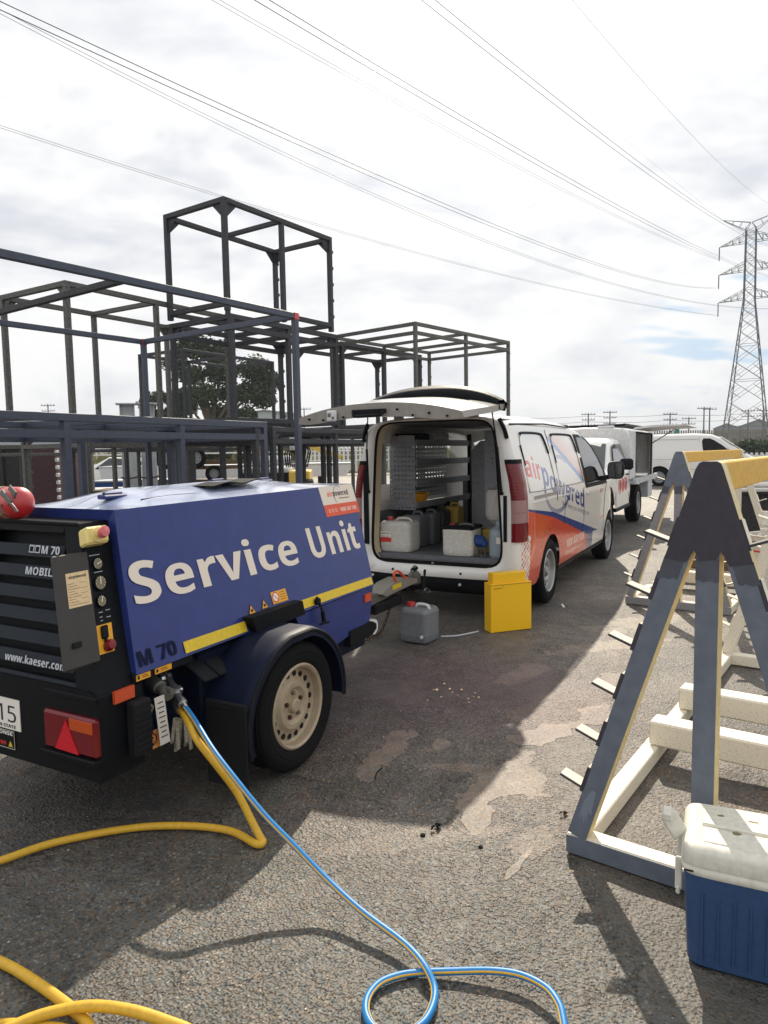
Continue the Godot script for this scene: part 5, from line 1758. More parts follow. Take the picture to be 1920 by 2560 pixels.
func make_cargo() -> void:
	var hd := deg_to_rad(28.2)
	var vo := Transform3D(Basis(Vector3.UP, -hd), Vector3(1.566 - 0.83 * cos(hd), 0, -6.664 - 0.83 * sin(hd)))
	var P := func(x: float, y: float, z: float) -> Vector3: return vo * Vector3(x, y, z)
	var c1 := jerrycan("jerrycan", "white jerrycan with red and white label at the left of the van floor", P.call(-0.475, 0.53, 0.56), -hd, 0.345, 0.27, 0.30, M.poly, M.red)
	flat(c1, "label", at(Vector3(-0.14, 0.10, 0.138)), 0.115, 0.10, M.white_ink, 0.001)
	flat(c1, "label_band", at(Vector3(-0.14, 0.10, 0.1392)), 0.115, 0.042, M.red_ink, 0.0006)
	letters(c1, "label_lettering", "airpowered", at(Vector3(-0.132, 0.172, 0.1392)), 0.095, 0.018, M.ink, true, 0.0005)
	for k in 2: flat(c1, "label_line", at(Vector3(-0.13, 0.152 - 0.012 * k, 0.1392)), 0.08, 0.004, M.ink, 0.0004)
	jerrycan("jerrycan", "grey jerrycan standing just behind the labelled white one in the van", P.call(-0.47, 0.53, 0.22), -hd, 0.22, 0.24, 0.33, M.poly_grey, M.black)
	jerrycan("jerrycan", "grey jerrycan third in the row along the left side of the van floor", P.call(-0.44, 0.53, -0.04), -hd + 0.05, 0.20, 0.22, 0.33, M.poly_grey, M.black)
	jerrycan("jerrycan", "dark grey jerrycan next to the yellow one in the van", P.call(-0.42, 0.53, -0.28), -hd, 0.20, 0.20, 0.34, M.poly_dark, M.black)
	jerrycan("jerrycan", "yellow jerrycan at the far end of the row inside the van", P.call(-0.38, 0.53, -0.54), -hd, 0.22, 0.20, 0.36, M.poly_yellow, M.black)
	var d := jerrycan("jerrycan", "white drum with a black lid and tap at the middle of the van floor", P.call(0.19, 0.53, 0.60), -hd, 0.31, 0.27, 0.27, M.poly, M.red_dark, "", M.steel_dull)
	var b := MB.new()
	b.cube(Vector3(0, 0.262, 0), Vector3(0.315, 0.035, 0.275), 0.012)
	part(d, "lid", b, M.black)
	b = MB.new()
	b.lathe(Transform3D(Basis(Vector3.RIGHT, Vector3.BACK, Vector3.DOWN), Vector3(-0.05, 0.045, 0.132)), [Vector2(0.014, 0), Vector2(0.014, 0.012), Vector2(0, 0.013)], 14)
	part(d, "tap", b, M.white_plain)
	# right-hand side: upturned white bottle, pale can, blue pump
	var o := thing("water_bottle", "tall white water bottle standing at the right inside the van", "bottle", P.call(0.47, 0.80, 0.33), -hd)
	b = MB.new()
	b.lathe(Transform3D.IDENTITY, [Vector2(0, 0), Vector2(0.07, 0.0), Vector2(0.125, 0.05), Vector2(0.135, 0.09), Vector2(0.135, 0.29), Vector2(0.12, 0.325), Vector2(0.05, 0.335), Vector2(0, 0.335)], 28)
	part(o, "body", b, M.poly)
	b = MB.new()
	b.lathe(at(Vector3(0, -0.05, 0)), [Vector2(0.035, 0), Vector2(0.035, 0.05)], 16)
	part(o, "neck", b, M.white_plain)
	o = thing("bottle_stand", "low brown box carrying the white bottle in the van", "box", P.call(0.46, 0.53, 0.30), -hd)
	b = MB.new()
	b.cube(Vector3(0, 0.11, 0), Vector3(0.28, 0.22, 0.24), 0.01)
	part(o, "box", b, M.poly_yellow)
	o = thing("water_can", "clear grey water can with label by the van's right door post", "can", P.call(0.555, 0.53, 0.60), -hd)
	b = MB.new()
	b.lathe(Transform3D.IDENTITY, [Vector2(0, 0), Vector2(0.09, 0), Vector2(0.10, 0.02), Vector2(0.10, 0.20), Vector2(0.085, 0.25), Vector2(0.04, 0.285), Vector2(0.035, 0.33), Vector2(0, 0.332)], 24)
	part(o, "body", b, mat(Color8(150, 166, 176), 0.3))
	flat(o, "label", at(Vector3(0.0, 0.13, 0.098)), 0.05, 0.06, M.white_ink, 0.003)
	o = thing("grease_pump", "blue hand pump on a wire frame inside the van", "pump", P.call(0.36, 0.53, 0.64), -hd)
	b = MB.new()
	b.box(Transform3D(Basis.from_euler(Vector3(0, 0.3, -0.2)), Vector3(0.0, 0.145, 0)), Vector3(0.15, 0.10, 0.09), 0.03)
	b.box(Transform3D(Basis.from_euler(Vector3(0, 0.3, 0.5)), Vector3(0.06, 0.12, 0)), Vector3(0.07, 0.07, 0.07), 0.02)
	part(o, "pump_body", b, M.tool_blue)
	b = MB.new()
	for q in [[-0.08, 0.08, 0.09, 0.085], [-0.08, 0.02, 0.09, 0.018]]: b.rod(Vector3(q[0], q[1], 0.05), Vector3(q[2], q[3], 0.05), 0.005, 8)
	for x in [-0.07, -0.01, 0.05, 0.085]: b.rod(Vector3(x, 0.0, 0.05), Vector3(x, 0.085, 0.05), 0.004, 8)
	for x in [-0.07, 0.085]: b.rod(Vector3(x, 0.02, 0.05), Vector3(x, 0.02, -0.06), 0.004, 8)
	part(o, "wire_frame", b, M.steel_dull)
	for q in [["tool_case", "dark tool case on the van's top shelf", -0.585, 1.575, 0.02, 0.26, 0.10, 0.3, "black_soft"], ["cardboard_box", "grey carton on the van's top shelf behind the tool case", -0.585, 1.575, -0.45, 0.26, 0.11, 0.4, "bulk"]]:
		o = thing(q[0], q[1], "box", P.call(q[2], q[3], q[4]), -hd)
		b = MB.new()
		b.cube(Vector3(0, q[6] * 0.5, 0), Vector3(q[5], q[6], q[7]), 0.012)
		part(o, "box", b, M[q[8]])
		b = MB.new()
		b.cube(Vector3(0, q[6] * 0.72, 0), Vector3(q[5] + 0.004, 0.004, q[7] + 0.004), 0.0)
		part(o, "lid_line", b, M.ink)
	o = thing("orange_hose_coil", "small coil of orange hose lying on the van's bottom shelf", "hose", P.call(-0.56, 0.942, 0.02), -hd)
	b = MB.new()
	var pts := PackedVector3Array()
	for k in 90: pts.append(Vector3(cos(k * 0.35) * (0.10 + 0.0004 * k), 0.02 + 0.0011 * k, sin(k * 0.35) * 0.10))
	b.tube(pts, 0.011, 7)
	part(o, "coil", b, M.orange_label)

func loft(b: MB, secs: Array, ref: Vector3) -> void:
	# secs: rows of points across, mirrored rows joined by smooth skin
	b.grid(secs, ref)

func make_ute() -> void:
	# faces the camera: its nose points along +z here, tray away from it
	var hd := deg_to_rad(28.2)
	var o := thing("white_ute", "white utility with a service canopy whose side door is raised", "ute", Vector3(5.152 - 0.9 * cos(hd), 0, -14.065 - 0.9 * sin(hd)), -hd)
	# cab and bonnet as one lofted skin; z = -u
	var secs: Array = []
	for q in [[-1.20, 1.60, 0.70, 1.10], [-1.45, 1.66, 0.72, 1.12], [-2.0, 1.66, 0.72, 1.12], [-2.35, 1.60, 0.70, 1.12], [-2.75, 1.32, 0.72, 1.12], [-3.05, 1.14, 0.76, 1.08], [-3.6, 1.08, 0.74, 1.02], [-4.05, 1.0, 0.70, 0.95], [-4.2, 0.82, 0.62, 0.80]]:
		var u: float = q[0]
		var top: float = q[1]
		var belt: float = minf(q[3], top - 0.04)
		var row := PackedVector3Array()
		var lo := 0.46
		var da := absf(u + 3.1)
		if da < 0.46: lo = 0.40 + sqrt(0.46 * 0.46 - da * da)
		var half: Array = [[0.88, lo], [0.90, lerpf(lo, belt, 0.4)], [0.89, lerpf(lo, belt, 0.85)], [0.87, belt], [lerpf(0.87, q[2], 0.6), lerpf(belt, top, 0.6)], [q[2], top - 0.05], [q[2] - 0.10, top], [0.35, top + 0.015], [0.0, top + 0.02]]
		for p in half: row.append(Vector3(p[0], p[1], -u))
		for k in range(half.size() - 2, -1, -1): row.append(Vector3(-half[k][0], half[k][1], -u))
		secs.append(row)
	# finer stations round the front arch
	var b := MB.new()
	var fine: Array = []
	for i in secs.size() - 1:
		for k in 6:
			var t := k / 6.0
			var row := PackedVector3Array()
			for j in secs[i].size(): row.append(secs[i][j].lerp(secs[i + 1][j], t))
			var u: float = -row[0].z
			var da := absf(u + 3.1)
			var lo := 0.46
			if da < 0.46: lo = 0.40 + sqrt(0.46 * 0.46 - da * da)
			for e in [0, row.size() - 1]:
				row[e] = Vector3(row[e].x, lo, row[e].z)
				var nb: int = 1 if e == 0 else e - 1
				row[nb] = Vector3(row[nb].x, maxf(row[nb].y, lo + 0.05), row[nb].z)
			fine.append(row)
	fine.append(secs[secs.size() - 1])
	b.grid(fine, Vector3(0, 0.8, 2.4))
	var last: PackedVector3Array = secs[secs.size() - 1]
	for j in last.size() - 1: b.tri(Vector3(0, 0.6, 4.2), last[j], last[j + 1], Vector3(0, 0, 1))
	var first: PackedVector3Array = secs[0]
	for j in first.size() - 1: b.tri(Vector3(0, 0.9, 1.2), first[j], first[j + 1], Vector3(0, 0, -1))
	part(o, "cab_body", b, M.van)
	# glass: windscreen and side windows
	b = MB.new()
	b.grid([PackedVector3Array([Vector3(-0.68, 1.56, 2.39), Vector3(0, 1.60, 2.41), Vector3(0.68, 1.56, 2.39)]), PackedVector3Array([Vector3(-0.78, 1.15, 3.03), Vector3(0, 1.17, 3.07), Vector3(0.78, 1.15, 3.03)])], Vector3(0, 0.8, 2.0))
	part(o, "windscreen", b, M.glass)
	for s in [1.0, -1.0]:
		b = MB.new()
		var rows: Array = []
		for q in [[1.14, 1.36, 2.62], [1.30, 1.38, 2.52], [1.48, 1.42, 2.32], [1.55, 1.50, 2.2]]:
			var x: float = lerpf(0.885, 0.735, (q[0] - 1.12) / 0.5)
			rows.append(PackedVector3Array([Vector3(s * x, q[0], q[1]), Vector3(s * x, q[0], (q[1] + q[2]) * 0.5), Vector3(s * x, q[0], q[2])]))
		b.grid(rows, Vector3(0, 1.2, 2.0))
		part(o, "side_window", b, M.glass)
		b = MB.new()
		b.box(at(Vector3(s * 1.03, 1.21, 2.45)), Vector3(0.22, 0.19, 0.12), 0.05)
		b.beam(Vector3(s * 0.86, 1.16, 2.5), Vector3(s * 0.98, 1.19, 2.47), 0.05, 0.05)
		part(o, "wing_mirror", b, M.black)
		b = MB.new()
		b.span(Vector3(s * 0.895, 0.995, 1.42), Vector3(s * 0.925, 1.02, 1.62), 0.008)
		part(o, "door_handle", b, M.void)
		for z in [1.30, 2.62]:
			b = MB.new()
			b.beam(Vector3(s * 0.897, 0.50, z), Vector3(s * 0.893, 1.10, z), 0.006, 0.006)
			part(o, "door_seam", b, M.void)
		b = MB.new()
		b.span(Vector3(s * 0.83, 0.40, 1.15), Vector3(s * 0.90, 0.46, 2.6), 0.01)
		part(o, "side_step", b, M.black)
		for k in 3:
			b = MB.new()
			b.lathe(Transform3D(Basis(Vector3.UP, Vector3.RIGHT * s, Vector3.BACK), Vector3(s * 0.898, 0.82 + 0.012 * k, 2.28 - 0.30 * k)), [Vector2(0.12, 0), Vector2(0.12, 0.004), Vector2(0.10, 0.004), Vector2(0.10, 0)], 18)
			b.beam(Vector3(s * 0.902, 0.75, 2.28 - 0.30 * k), Vector3(s * 0.902, 0.89, 2.28 - 0.30 * k), 0.004, 0.012)
			part(o, "round_emblem", b, M.red_ink)
		wheel(o, "wheel", Vector3(s * 0.77, 0.375, 3.1), 0.375, 0.24, 0.215, M.rim_silver, 10, s)
		wheel(o, "wheel", Vector3(s * 0.77, 0.375, 0.0), 0.375, 0.24, 0.215, M.rim_silver, 10, s)
		b = MB.new()
		b.span(Vector3(s * 0.62, 0.36, 0.46), Vector3(s * 0.90, 0.80, 0.50), 0.006)
		part(o, "mud_flap", b, M.black_soft)
	b = MB.new()
	b.span(Vector3(-0.8, 0.42, 3.9), Vector3(0.8, 0.62, 4.32), 0.04)
	part(o, "front_bumper", b, M.white_plain)
	b = MB.new()
	b.span(Vector3(-0.6, 0.40, 3.9), Vector3(0.6, 0.60, -1.9), 0.01)
	part(o, "chassis", b, M.void)
	# tray and canopy
	b = MB.new()
	b.span(Vector3(-0.98, 0.80, 1.15), Vector3(0.98, 0.86, -1.95), 0.008)
	b.span(Vector3(0.94, 0.80, 1.15), Vector3(1.0, 0.91, -1.95), 0.006)
	b.span(Vector3(-1.0, 0.80, 1.15), Vector3(-0.94, 0.91, -1.95), 0.006)
	part(o, "tray", b, M.galv)
	var cs: Array = []
	for z in [1.12, 1.05, 0.98]:
		var row := PackedVector3Array()
		var f := 0.03 if z > 1.1 else 0.0
		for q in [[0.90, 0.90], [0.91, 1.3], [0.89, 1.66], [0.83, 1.80], [0.70, 1.86], [0.0, 1.88], [-0.70, 1.86], [-0.83, 1.80], [-0.89, 1.66], [-0.91, 1.3], [-0.90, 0.90]]: row.append(Vector3(q[0] * (1.0 - f), q[1] - f * 0.6, z))
		cs.append(row)
	b = MB.new()
	b.grid(cs, Vector3(0, 1.3, -0.5))
	var c0: PackedVector3Array = cs[0]
	for j in c0.size() - 1: b.tri(Vector3(0, 1.3, 1.12), c0[j], c0[j + 1], Vector3(0, 0, 1))
	# roof, far side and back wall; the near side stands open
	b.grid([PackedVector3Array([Vector3(-0.90, 0.90, 1.0), Vector3(-0.90, 0.90, -1.9)]), PackedVector3Array([Vector3(-0.89, 1.66, 1.0), Vector3(-0.89, 1.66, -1.9)]), PackedVector3Array([Vector3(-0.70, 1.86, 1.0), Vector3(-0.70, 1.86, -1.9)]), PackedVector3Array([Vector3(0.70, 1.86, 1.0), Vector3(0.70, 1.86, -1.9)]), PackedVector3Array([Vector3(0.84, 1.79, 1.0), Vector3(0.84, 1.79, -1.9)])], Vector3(0, 1.2, -0.5))
	b.span(Vector3(-0.9, 0.90, -1.86), Vector3(0.9, 1.84, -1.9), 0.01)
	b.span(Vector3(0.84, 0.90, 1.0), Vector3(0.905, 1.80, 0.62), 0.012)
	b.span(Vector3(0.84, 0.90, -1.72), Vector3(0.905, 1.80, -1.9), 0.012)
	part(o, "canopy", b, M.white_plain)
	b = MB.new()
	b.span(Vector3(-0.86, 0.90, 0.95), Vector3(-0.84, 1.80, -1.85), 0.0)
	b.span(Vector3(-0.84, 0.90, 0.93), Vector3(0.84, 1.80, 0.95), 0.0)
	for y in [1.25, 1.55]: b.span(Vector3(-0.84, y, 0.9), Vector3(0.1, y + 0.02, -1.8), 0.0)
	part(o, "canopy_lining", b, M.cargo_dark)
	b = MB.new()
	for q in [[Vector3(0.89, 0.905, 0.62), Vector3(0.89, 1.78, 0.62)], [Vector3(0.89, 0.905, -1.72), Vector3(0.89, 1.78, -1.72)], [Vector3(0.86, 1.78, 0.62), Vector3(0.86, 1.78, -1.72)]]: b.beam(q[0], q[1], 0.03, 0.03)
	part(o, "door_seal", b, M.rubber)
	# raised doors: near one held out level, far one tipped up
	b = MB.new()
	b.ext(Transform3D(Basis(Vector3.RIGHT, Vector3.UP, Vector3.BACK), Vector3(0, 0, -1.80)), PackedVector2Array([Vector2(0.84, 1.83), Vector2(0.90, 1.875), Vector2(1.25, 1.905), Vector2(1.80, 1.90), Vector2(1.82, 1.88), Vector2(1.30, 1.868), Vector2(0.92, 1.835)]), 2.45)
	part(o, "canopy_door", b, M.white_plain)
	b = MB.new()
	b.ext(Transform3D(Basis(Vector3.RIGHT, Vector3.UP, Vector3.BACK), Vector3(0, 0, -1.80)), PackedVector2Array([Vector2(-0.55, 1.885), Vector2(-1.55, 2.12), Vector2(-1.53, 2.15), Vector2(-0.50, 1.91)]), 2.5)
	part(o, "canopy_door", b, M.white_plain)
	b = MB.new()
	b.rod(Vector3(0.88, 1.55, -1.65), Vector3(1.4, 1.89, -1.70), 0.012)
	part(o, "door_strut", b, M.steel_dull)
	b = MB.new()
	b.beam(Vector3(-0.75, 1.905, 0.95), Vector3(0.75, 1.915, 0.95), 0.05, 0.04)
	b.beam(Vector3(-0.80, 1.90, -1.6), Vector3(0.75, 1.905, -1.6), 0.05, 0.04)
	b.beam(Vector3(-0.55, 1.925, 1.0), Vector3(-0.55, 1.925, -1.7), 0.04, 0.03)
	b.beam(Vector3(0.75, 1.925, 1.0), Vector3(0.75, 1.925, -1.7), 0.04, 0.03)
	part(o, "roof_rack", b, M.black)
	b = MB.new()
	b.box(at(Vector3(-0.35, 1.735, 2.02)), Vector3(0.70, 0.075, 0.20), 0.03)
	part(o, "light_bar", b, mat(Color8(226, 220, 206), 0.3))
	b = MB.new()
	b.box(at(Vector3(0.42, 1.885, 1.0)), Vector3(0.30, 0.05, 0.16), 0.02)
	part(o, "roof_vent", b, M.white_plain)
	b = MB.new()
	b.span(Vector3(0.78, 0.44, -0.75), Vector3(0.96, 0.80, -1.35), 0.01)
	part(o, "side_locker", b, M.galv)
	var vo := o.transform
	for q in [["tool_bag", "pale canvas bag standing in the ute's open canopy", "bag", 0.58, 0.91, 0.05, 0.34, 0.46, 0.36], ["tool_bag", "dark tool bag further back in the ute's open canopy", "bag", 0.45, 0.91, -0.75, 0.5, 0.34, 0.5]]:
		var t := thing(q[0], q[1], q[2], vo * Vector3(q[3], q[4], q[5]), -hd)
		b = MB.new()
		b.box(at(Vector3(0, q[7] * 0.5, 0)), Vector3(q[6], q[7], q[8]), 0.07)
		part(t, "bag", b, mat(Color8(170, 156, 140), 0.9, 0.0, 0.3, 0.3) if q[8] < 0.4 else M.black_soft)
		b = MB.new()
		b.tube(smooth([Vector3(-0.1, q[7] - 0.02, 0), Vector3(-0.08, q[7] + 0.10, 0), Vector3(0.08, q[7] + 0.10, 0), Vector3(0.1, q[7] - 0.02, 0)], 5), 0.012, 6)
		part(t, "handle", b, M.void)
	var cb := thing("cable_reel", "black cable coil hanging inside the ute's open canopy", "cable", vo * Vector3(0.55, 1.5, -0.35), -hd)
	b = MB.new()
	var pts := PackedVector3Array()
	for k in 60: pts.append(Vector3(0.02 * sin(k * 1.7), 0.13 * sin(k * 0.42), 0.13 * cos(k * 0.42)))
	b.tube(pts, 0.012, 6)
	part(cb, "coil", b, M.void)

func make_hiace() -> void:
	var hd := deg_to_rad(112.0)
	var o := thing("white_van", "plain white panel van parked side on beyond the ute", "van", Vector3(10.416 - 0.84 * cos(hd), 0, -26.458 - 0.84 * sin(hd)), -hd)
	var us: Array = []
	var u := -1.1
	while u < 3.42:
		us.append(u); u += 0.06
	for c in [0.0, 2.57]:
		for k in 17: us.append(c - 0.4199 * cos(PI * k / 16.0))
	us.sort()
	var P: Array = []
	for uu in us:
		var top: float = curve_at([-1.1, -0.9, 1.2, 1.75, 2.05, 2.5, 2.95, 3.2, 3.42], [1.86, 1.95, 1.97, 1.93, 1.82, 1.52, 1.20, 1.06, 0.72], uu)
		var lo := 0.30
		for c in [0.0, 2.57]:
			var d := absf(uu - c)
			if d < 0.42: lo = maxf(lo, 0.34 + sqrt(0.42 * 0.42 - d * d))
		var f := 1.0 - 0.12 * pow(maxf(0.0, uu - 2.6) / 0.8, 2.0)
		var belt := minf(1.20, top - 0.14)
		var half: Array = []
		for i in 5: half.append(Vector2(0.83 + 0.012 * sin(i / 4.0 * PI), lerpf(lo, belt, i / 4.0)))
		for i in range(1, 5): half.append(Vector2(lerpf(0.83, 0.745, i / 4.0 * (top - 0.12 - belt) / 0.65), lerpf(belt, maxf(belt, top - 0.11), i / 4.0)))
		var ws: float = half[half.size() - 1].x
		for i in range(1, 7):
			var a := i / 6.0 * PI * 0.5
			half.append(Vector2(ws * pow(cos(a), 0.5) if i < 6 else 0.0, top - 0.11 + 0.11 * sin(a)))
		var row := PackedVector3Array()
		for p in half: row.append(Vector3(p.x * f, p.y, -uu))
		for k in range(half.size() - 2, -1, -1): row.append(Vector3(-half[k].x * f, half[k].y, -uu))
		P.append(row)
	var b := MB.new()
	b.grid(P, Vector3(0, 1.0, -1.2))
	for e in [0, P.size() - 1]:
		var row: PackedVector3Array = P[e]
		for j in row.size() - 1: b.tri(Vector3(0, 0.8, row[0].z), row[j], row[j + 1], Vector3(0, 0, 1 if e == 0 else -1))
	part(o, "body_shell", b, M.van)
	for s in [1.0, -1.0]:
		b = MB.new()
		var rows: Array = []
		for q in [[1.25, 1.55, 2.42], [1.30, 1.50, 2.38], [1.5, 1.47, 2.14], [1.68, 1.46, 1.88], [1.76, 1.50, 1.72]]:
			var x: float = lerpf(0.834, 0.752, (q[0] - 1.2) / 0.65) + 0.006
			rows.append(PackedVector3Array([Vector3(s * x, q[0], -q[1]), Vector3(s * x, q[0], -(q[1] + q[2]) * 0.5), Vector3(s * x, q[0], -q[2])]))
		b.grid(rows, Vector3(0, 1.4, -1.5))
		part(o, "side_window", b, M.glass_dark)
		b = MB.new()
		b.box(at(Vector3(s * 0.96, 1.25, -2.32)), Vector3(0.15, 0.22, 0.10), 0.04)
		b.beam(Vector3(s * 0.80, 1.24, -2.36), Vector3(s * 0.92, 1.24, -2.34), 0.04, 0.04)
		part(o, "wing_mirror", b, M.black)
		for q in [[[1.36, 0.40], [1.36, 1.80]], [[-0.95, 0.62], [-0.95, 1.78]], [[0.36, 0.62], [1.36, 0.62]], [[-0.95, 1.00], [1.36, 1.00]], [[-0.95, 1.74], [1.34, 1.74]]]:
			b = MB.new()
			var pa := Vector3(s * (lerpf(0.842, 0.752, clampf((q[0][1] - 1.2) / 0.65, 0, 1))), q[0][1], -q[0][0])
			var pb := Vector3(s * (lerpf(0.842, 0.752, clampf((q[1][1] - 1.2) / 0.65, 0, 1))), q[1][1], -q[1][0])
			b.beam(pa, pb, 0.012, 0.012)
			part(o, "panel_seam", b, M.trim_grey)
		wheel(o, "wheel", Vector3(s * 0.73, 0.335, 0.0), 0.335, 0.2, 0.2, M.rim_silver, 8, s)
		wheel(o, "wheel", Vector3(s * 0.73, 0.335, -2.57), 0.335, 0.2, 0.2, M.rim_silver, 8, s)
	b = MB.new()
	b.grid([PackedVector3Array([Vector3(-0.70, 1.80, -2.09), Vector3(0, 1.84, -2.13), Vector3(0.70, 1.80, -2.09)]), PackedVector3Array([Vector3(-0.74, 1.52, -2.52), Vector3(0, 1.56, -2.56), Vector3(0.74, 1.52, -2.52)]), PackedVector3Array([Vector3(-0.78, 1.22, -2.95), Vector3(0, 1.25, -3.0), Vector3(0.78, 1.22, -2.95)])], Vector3(0, 1.0, -1.5))
	part(o, "windscreen", b, M.glass)
	b = MB.new()
	b.span(Vector3(-0.7, 0.28, 0.9), Vector3(0.7, 0.40, -3.2), 0.0)
	for s in [1.0, -1.0]:
		for c in [0.0, 2.57]: b.cube(Vector3(s * 0.62, 0.5, -c), Vector3(0.02, 0.5, 0.84), 0.0)
	part(o, "underbody", b, M.void)
	b = MB.new()
	b.span(Vector3(-0.80, 0.30, -3.30), Vector3(0.80, 0.55, -3.50), 0.04)
	part(o, "front_bumper", b, M.white_plain)

func stillage(label: String, near: Vector3, head: float, length: float, width: float, y0: float, y1: float, s: float, m: Material, mids := 1, opts := {}) -> Node3D:
	# open box frame of square tube; near corner at «near», long side running along «head» degrees, width to the left of it
	var o := thing("steel_stillage", label, "steel frame", Vector3(near.x, 0, near.z), -deg_to_rad(head), "steel stillages stacked beside the trailer")
	var C := [L(0, 0, 0), L(length, 0, 0), L(length, 0, -width), L(0, 0, -width)]
	var gus: float = opts.get("gusset", 0.16)
	for k in 4:
		var b := MB.new()
		b.beam(C[k] + Vector3.UP * y0, C[k] + Vector3.UP * (y1 + s * 0.5), s, s, Vector3.BACK)
		part(o, "corner_post", b, m)
	for i in mids:
		for w in [0.0, -width]:
			var b := MB.new()
			var u := length * (i + 1.0) / (mids + 1.0)
			b.beam(L(u, y0, w), L(u, y1 - s * 0.5, w), s * 0.95, s * 0.95, Vector3.BACK)
			part(o, "mid_post", b, m)
	var levels: Array = opts.get("levels", [y1])
	for y in levels:
		for k in 4:
			var b := MB.new()
			var d: Vector3 = (C[(k + 1) % 4] - C[k]).normalized() * s * 0.5
			var top: Vector3 = Vector3.UP * (y if y < y1 - 0.01 else y1 + s * 0.002)
			b.beam(C[k] + d + top, C[(k + 1) % 4] - d + top, s * 0.98, s * 0.98)
			part(o, "rail", b, m)
		for i in int(opts.get("cross", mids)):
			var b := MB.new()
			var n := int(opts.get("cross", mids))
			var u := length * (i + 1.0) / (n + 1.0)
			b.beam(L(u, y, -s * 0.5), L(u, y, -width + s * 0.5), s * 0.9, s * 0.9)
			part(o, "cross_rail", b, m)
	if gus > 0.0:
		for k in 4:
			for e in [1, 3]:
				var d: Vector3 = (C[(k + e) % 4] - C[k]).normalized()
				var b := MB.new()
				b.ext(Transform3D(Basis(d, Vector3.UP, d.cross(Vector3.UP)), C[k] + Vector3.UP * (y1 - s * 0.5) + d.cross(Vector3.UP) * -0.004), PackedVector2Array([Vector2(s * 0.45, 0), Vector2(s * 0.5 + gus, 0), Vector2(s * 0.45, -gus)]), 0.008)
				part(o, "gusset", b, m)
	if m != M.frame_new:
		# stacking lugs welded up the outside of two posts
		for w in [0.0, -width]:
			for k in 5:
				var b := MB.new()
				var y := lerpf(y0 + 0.25, y1 - 0.2, k / 4.0)
				b.box(Transform3D(Basis(Vector3.BACK, 0.5), L(length + s * 0.75, y, w)), Vector3(s * 0.5, s * 0.55, s * 0.9), 0.006)
				b.beam(L(length + s * 0.5, y - s * 0.1, w), L(length + s * 1.15, y + s * 0.35, w), s * 0.5, s * 0.28)
				part(o, "lug", b, m)
	return o

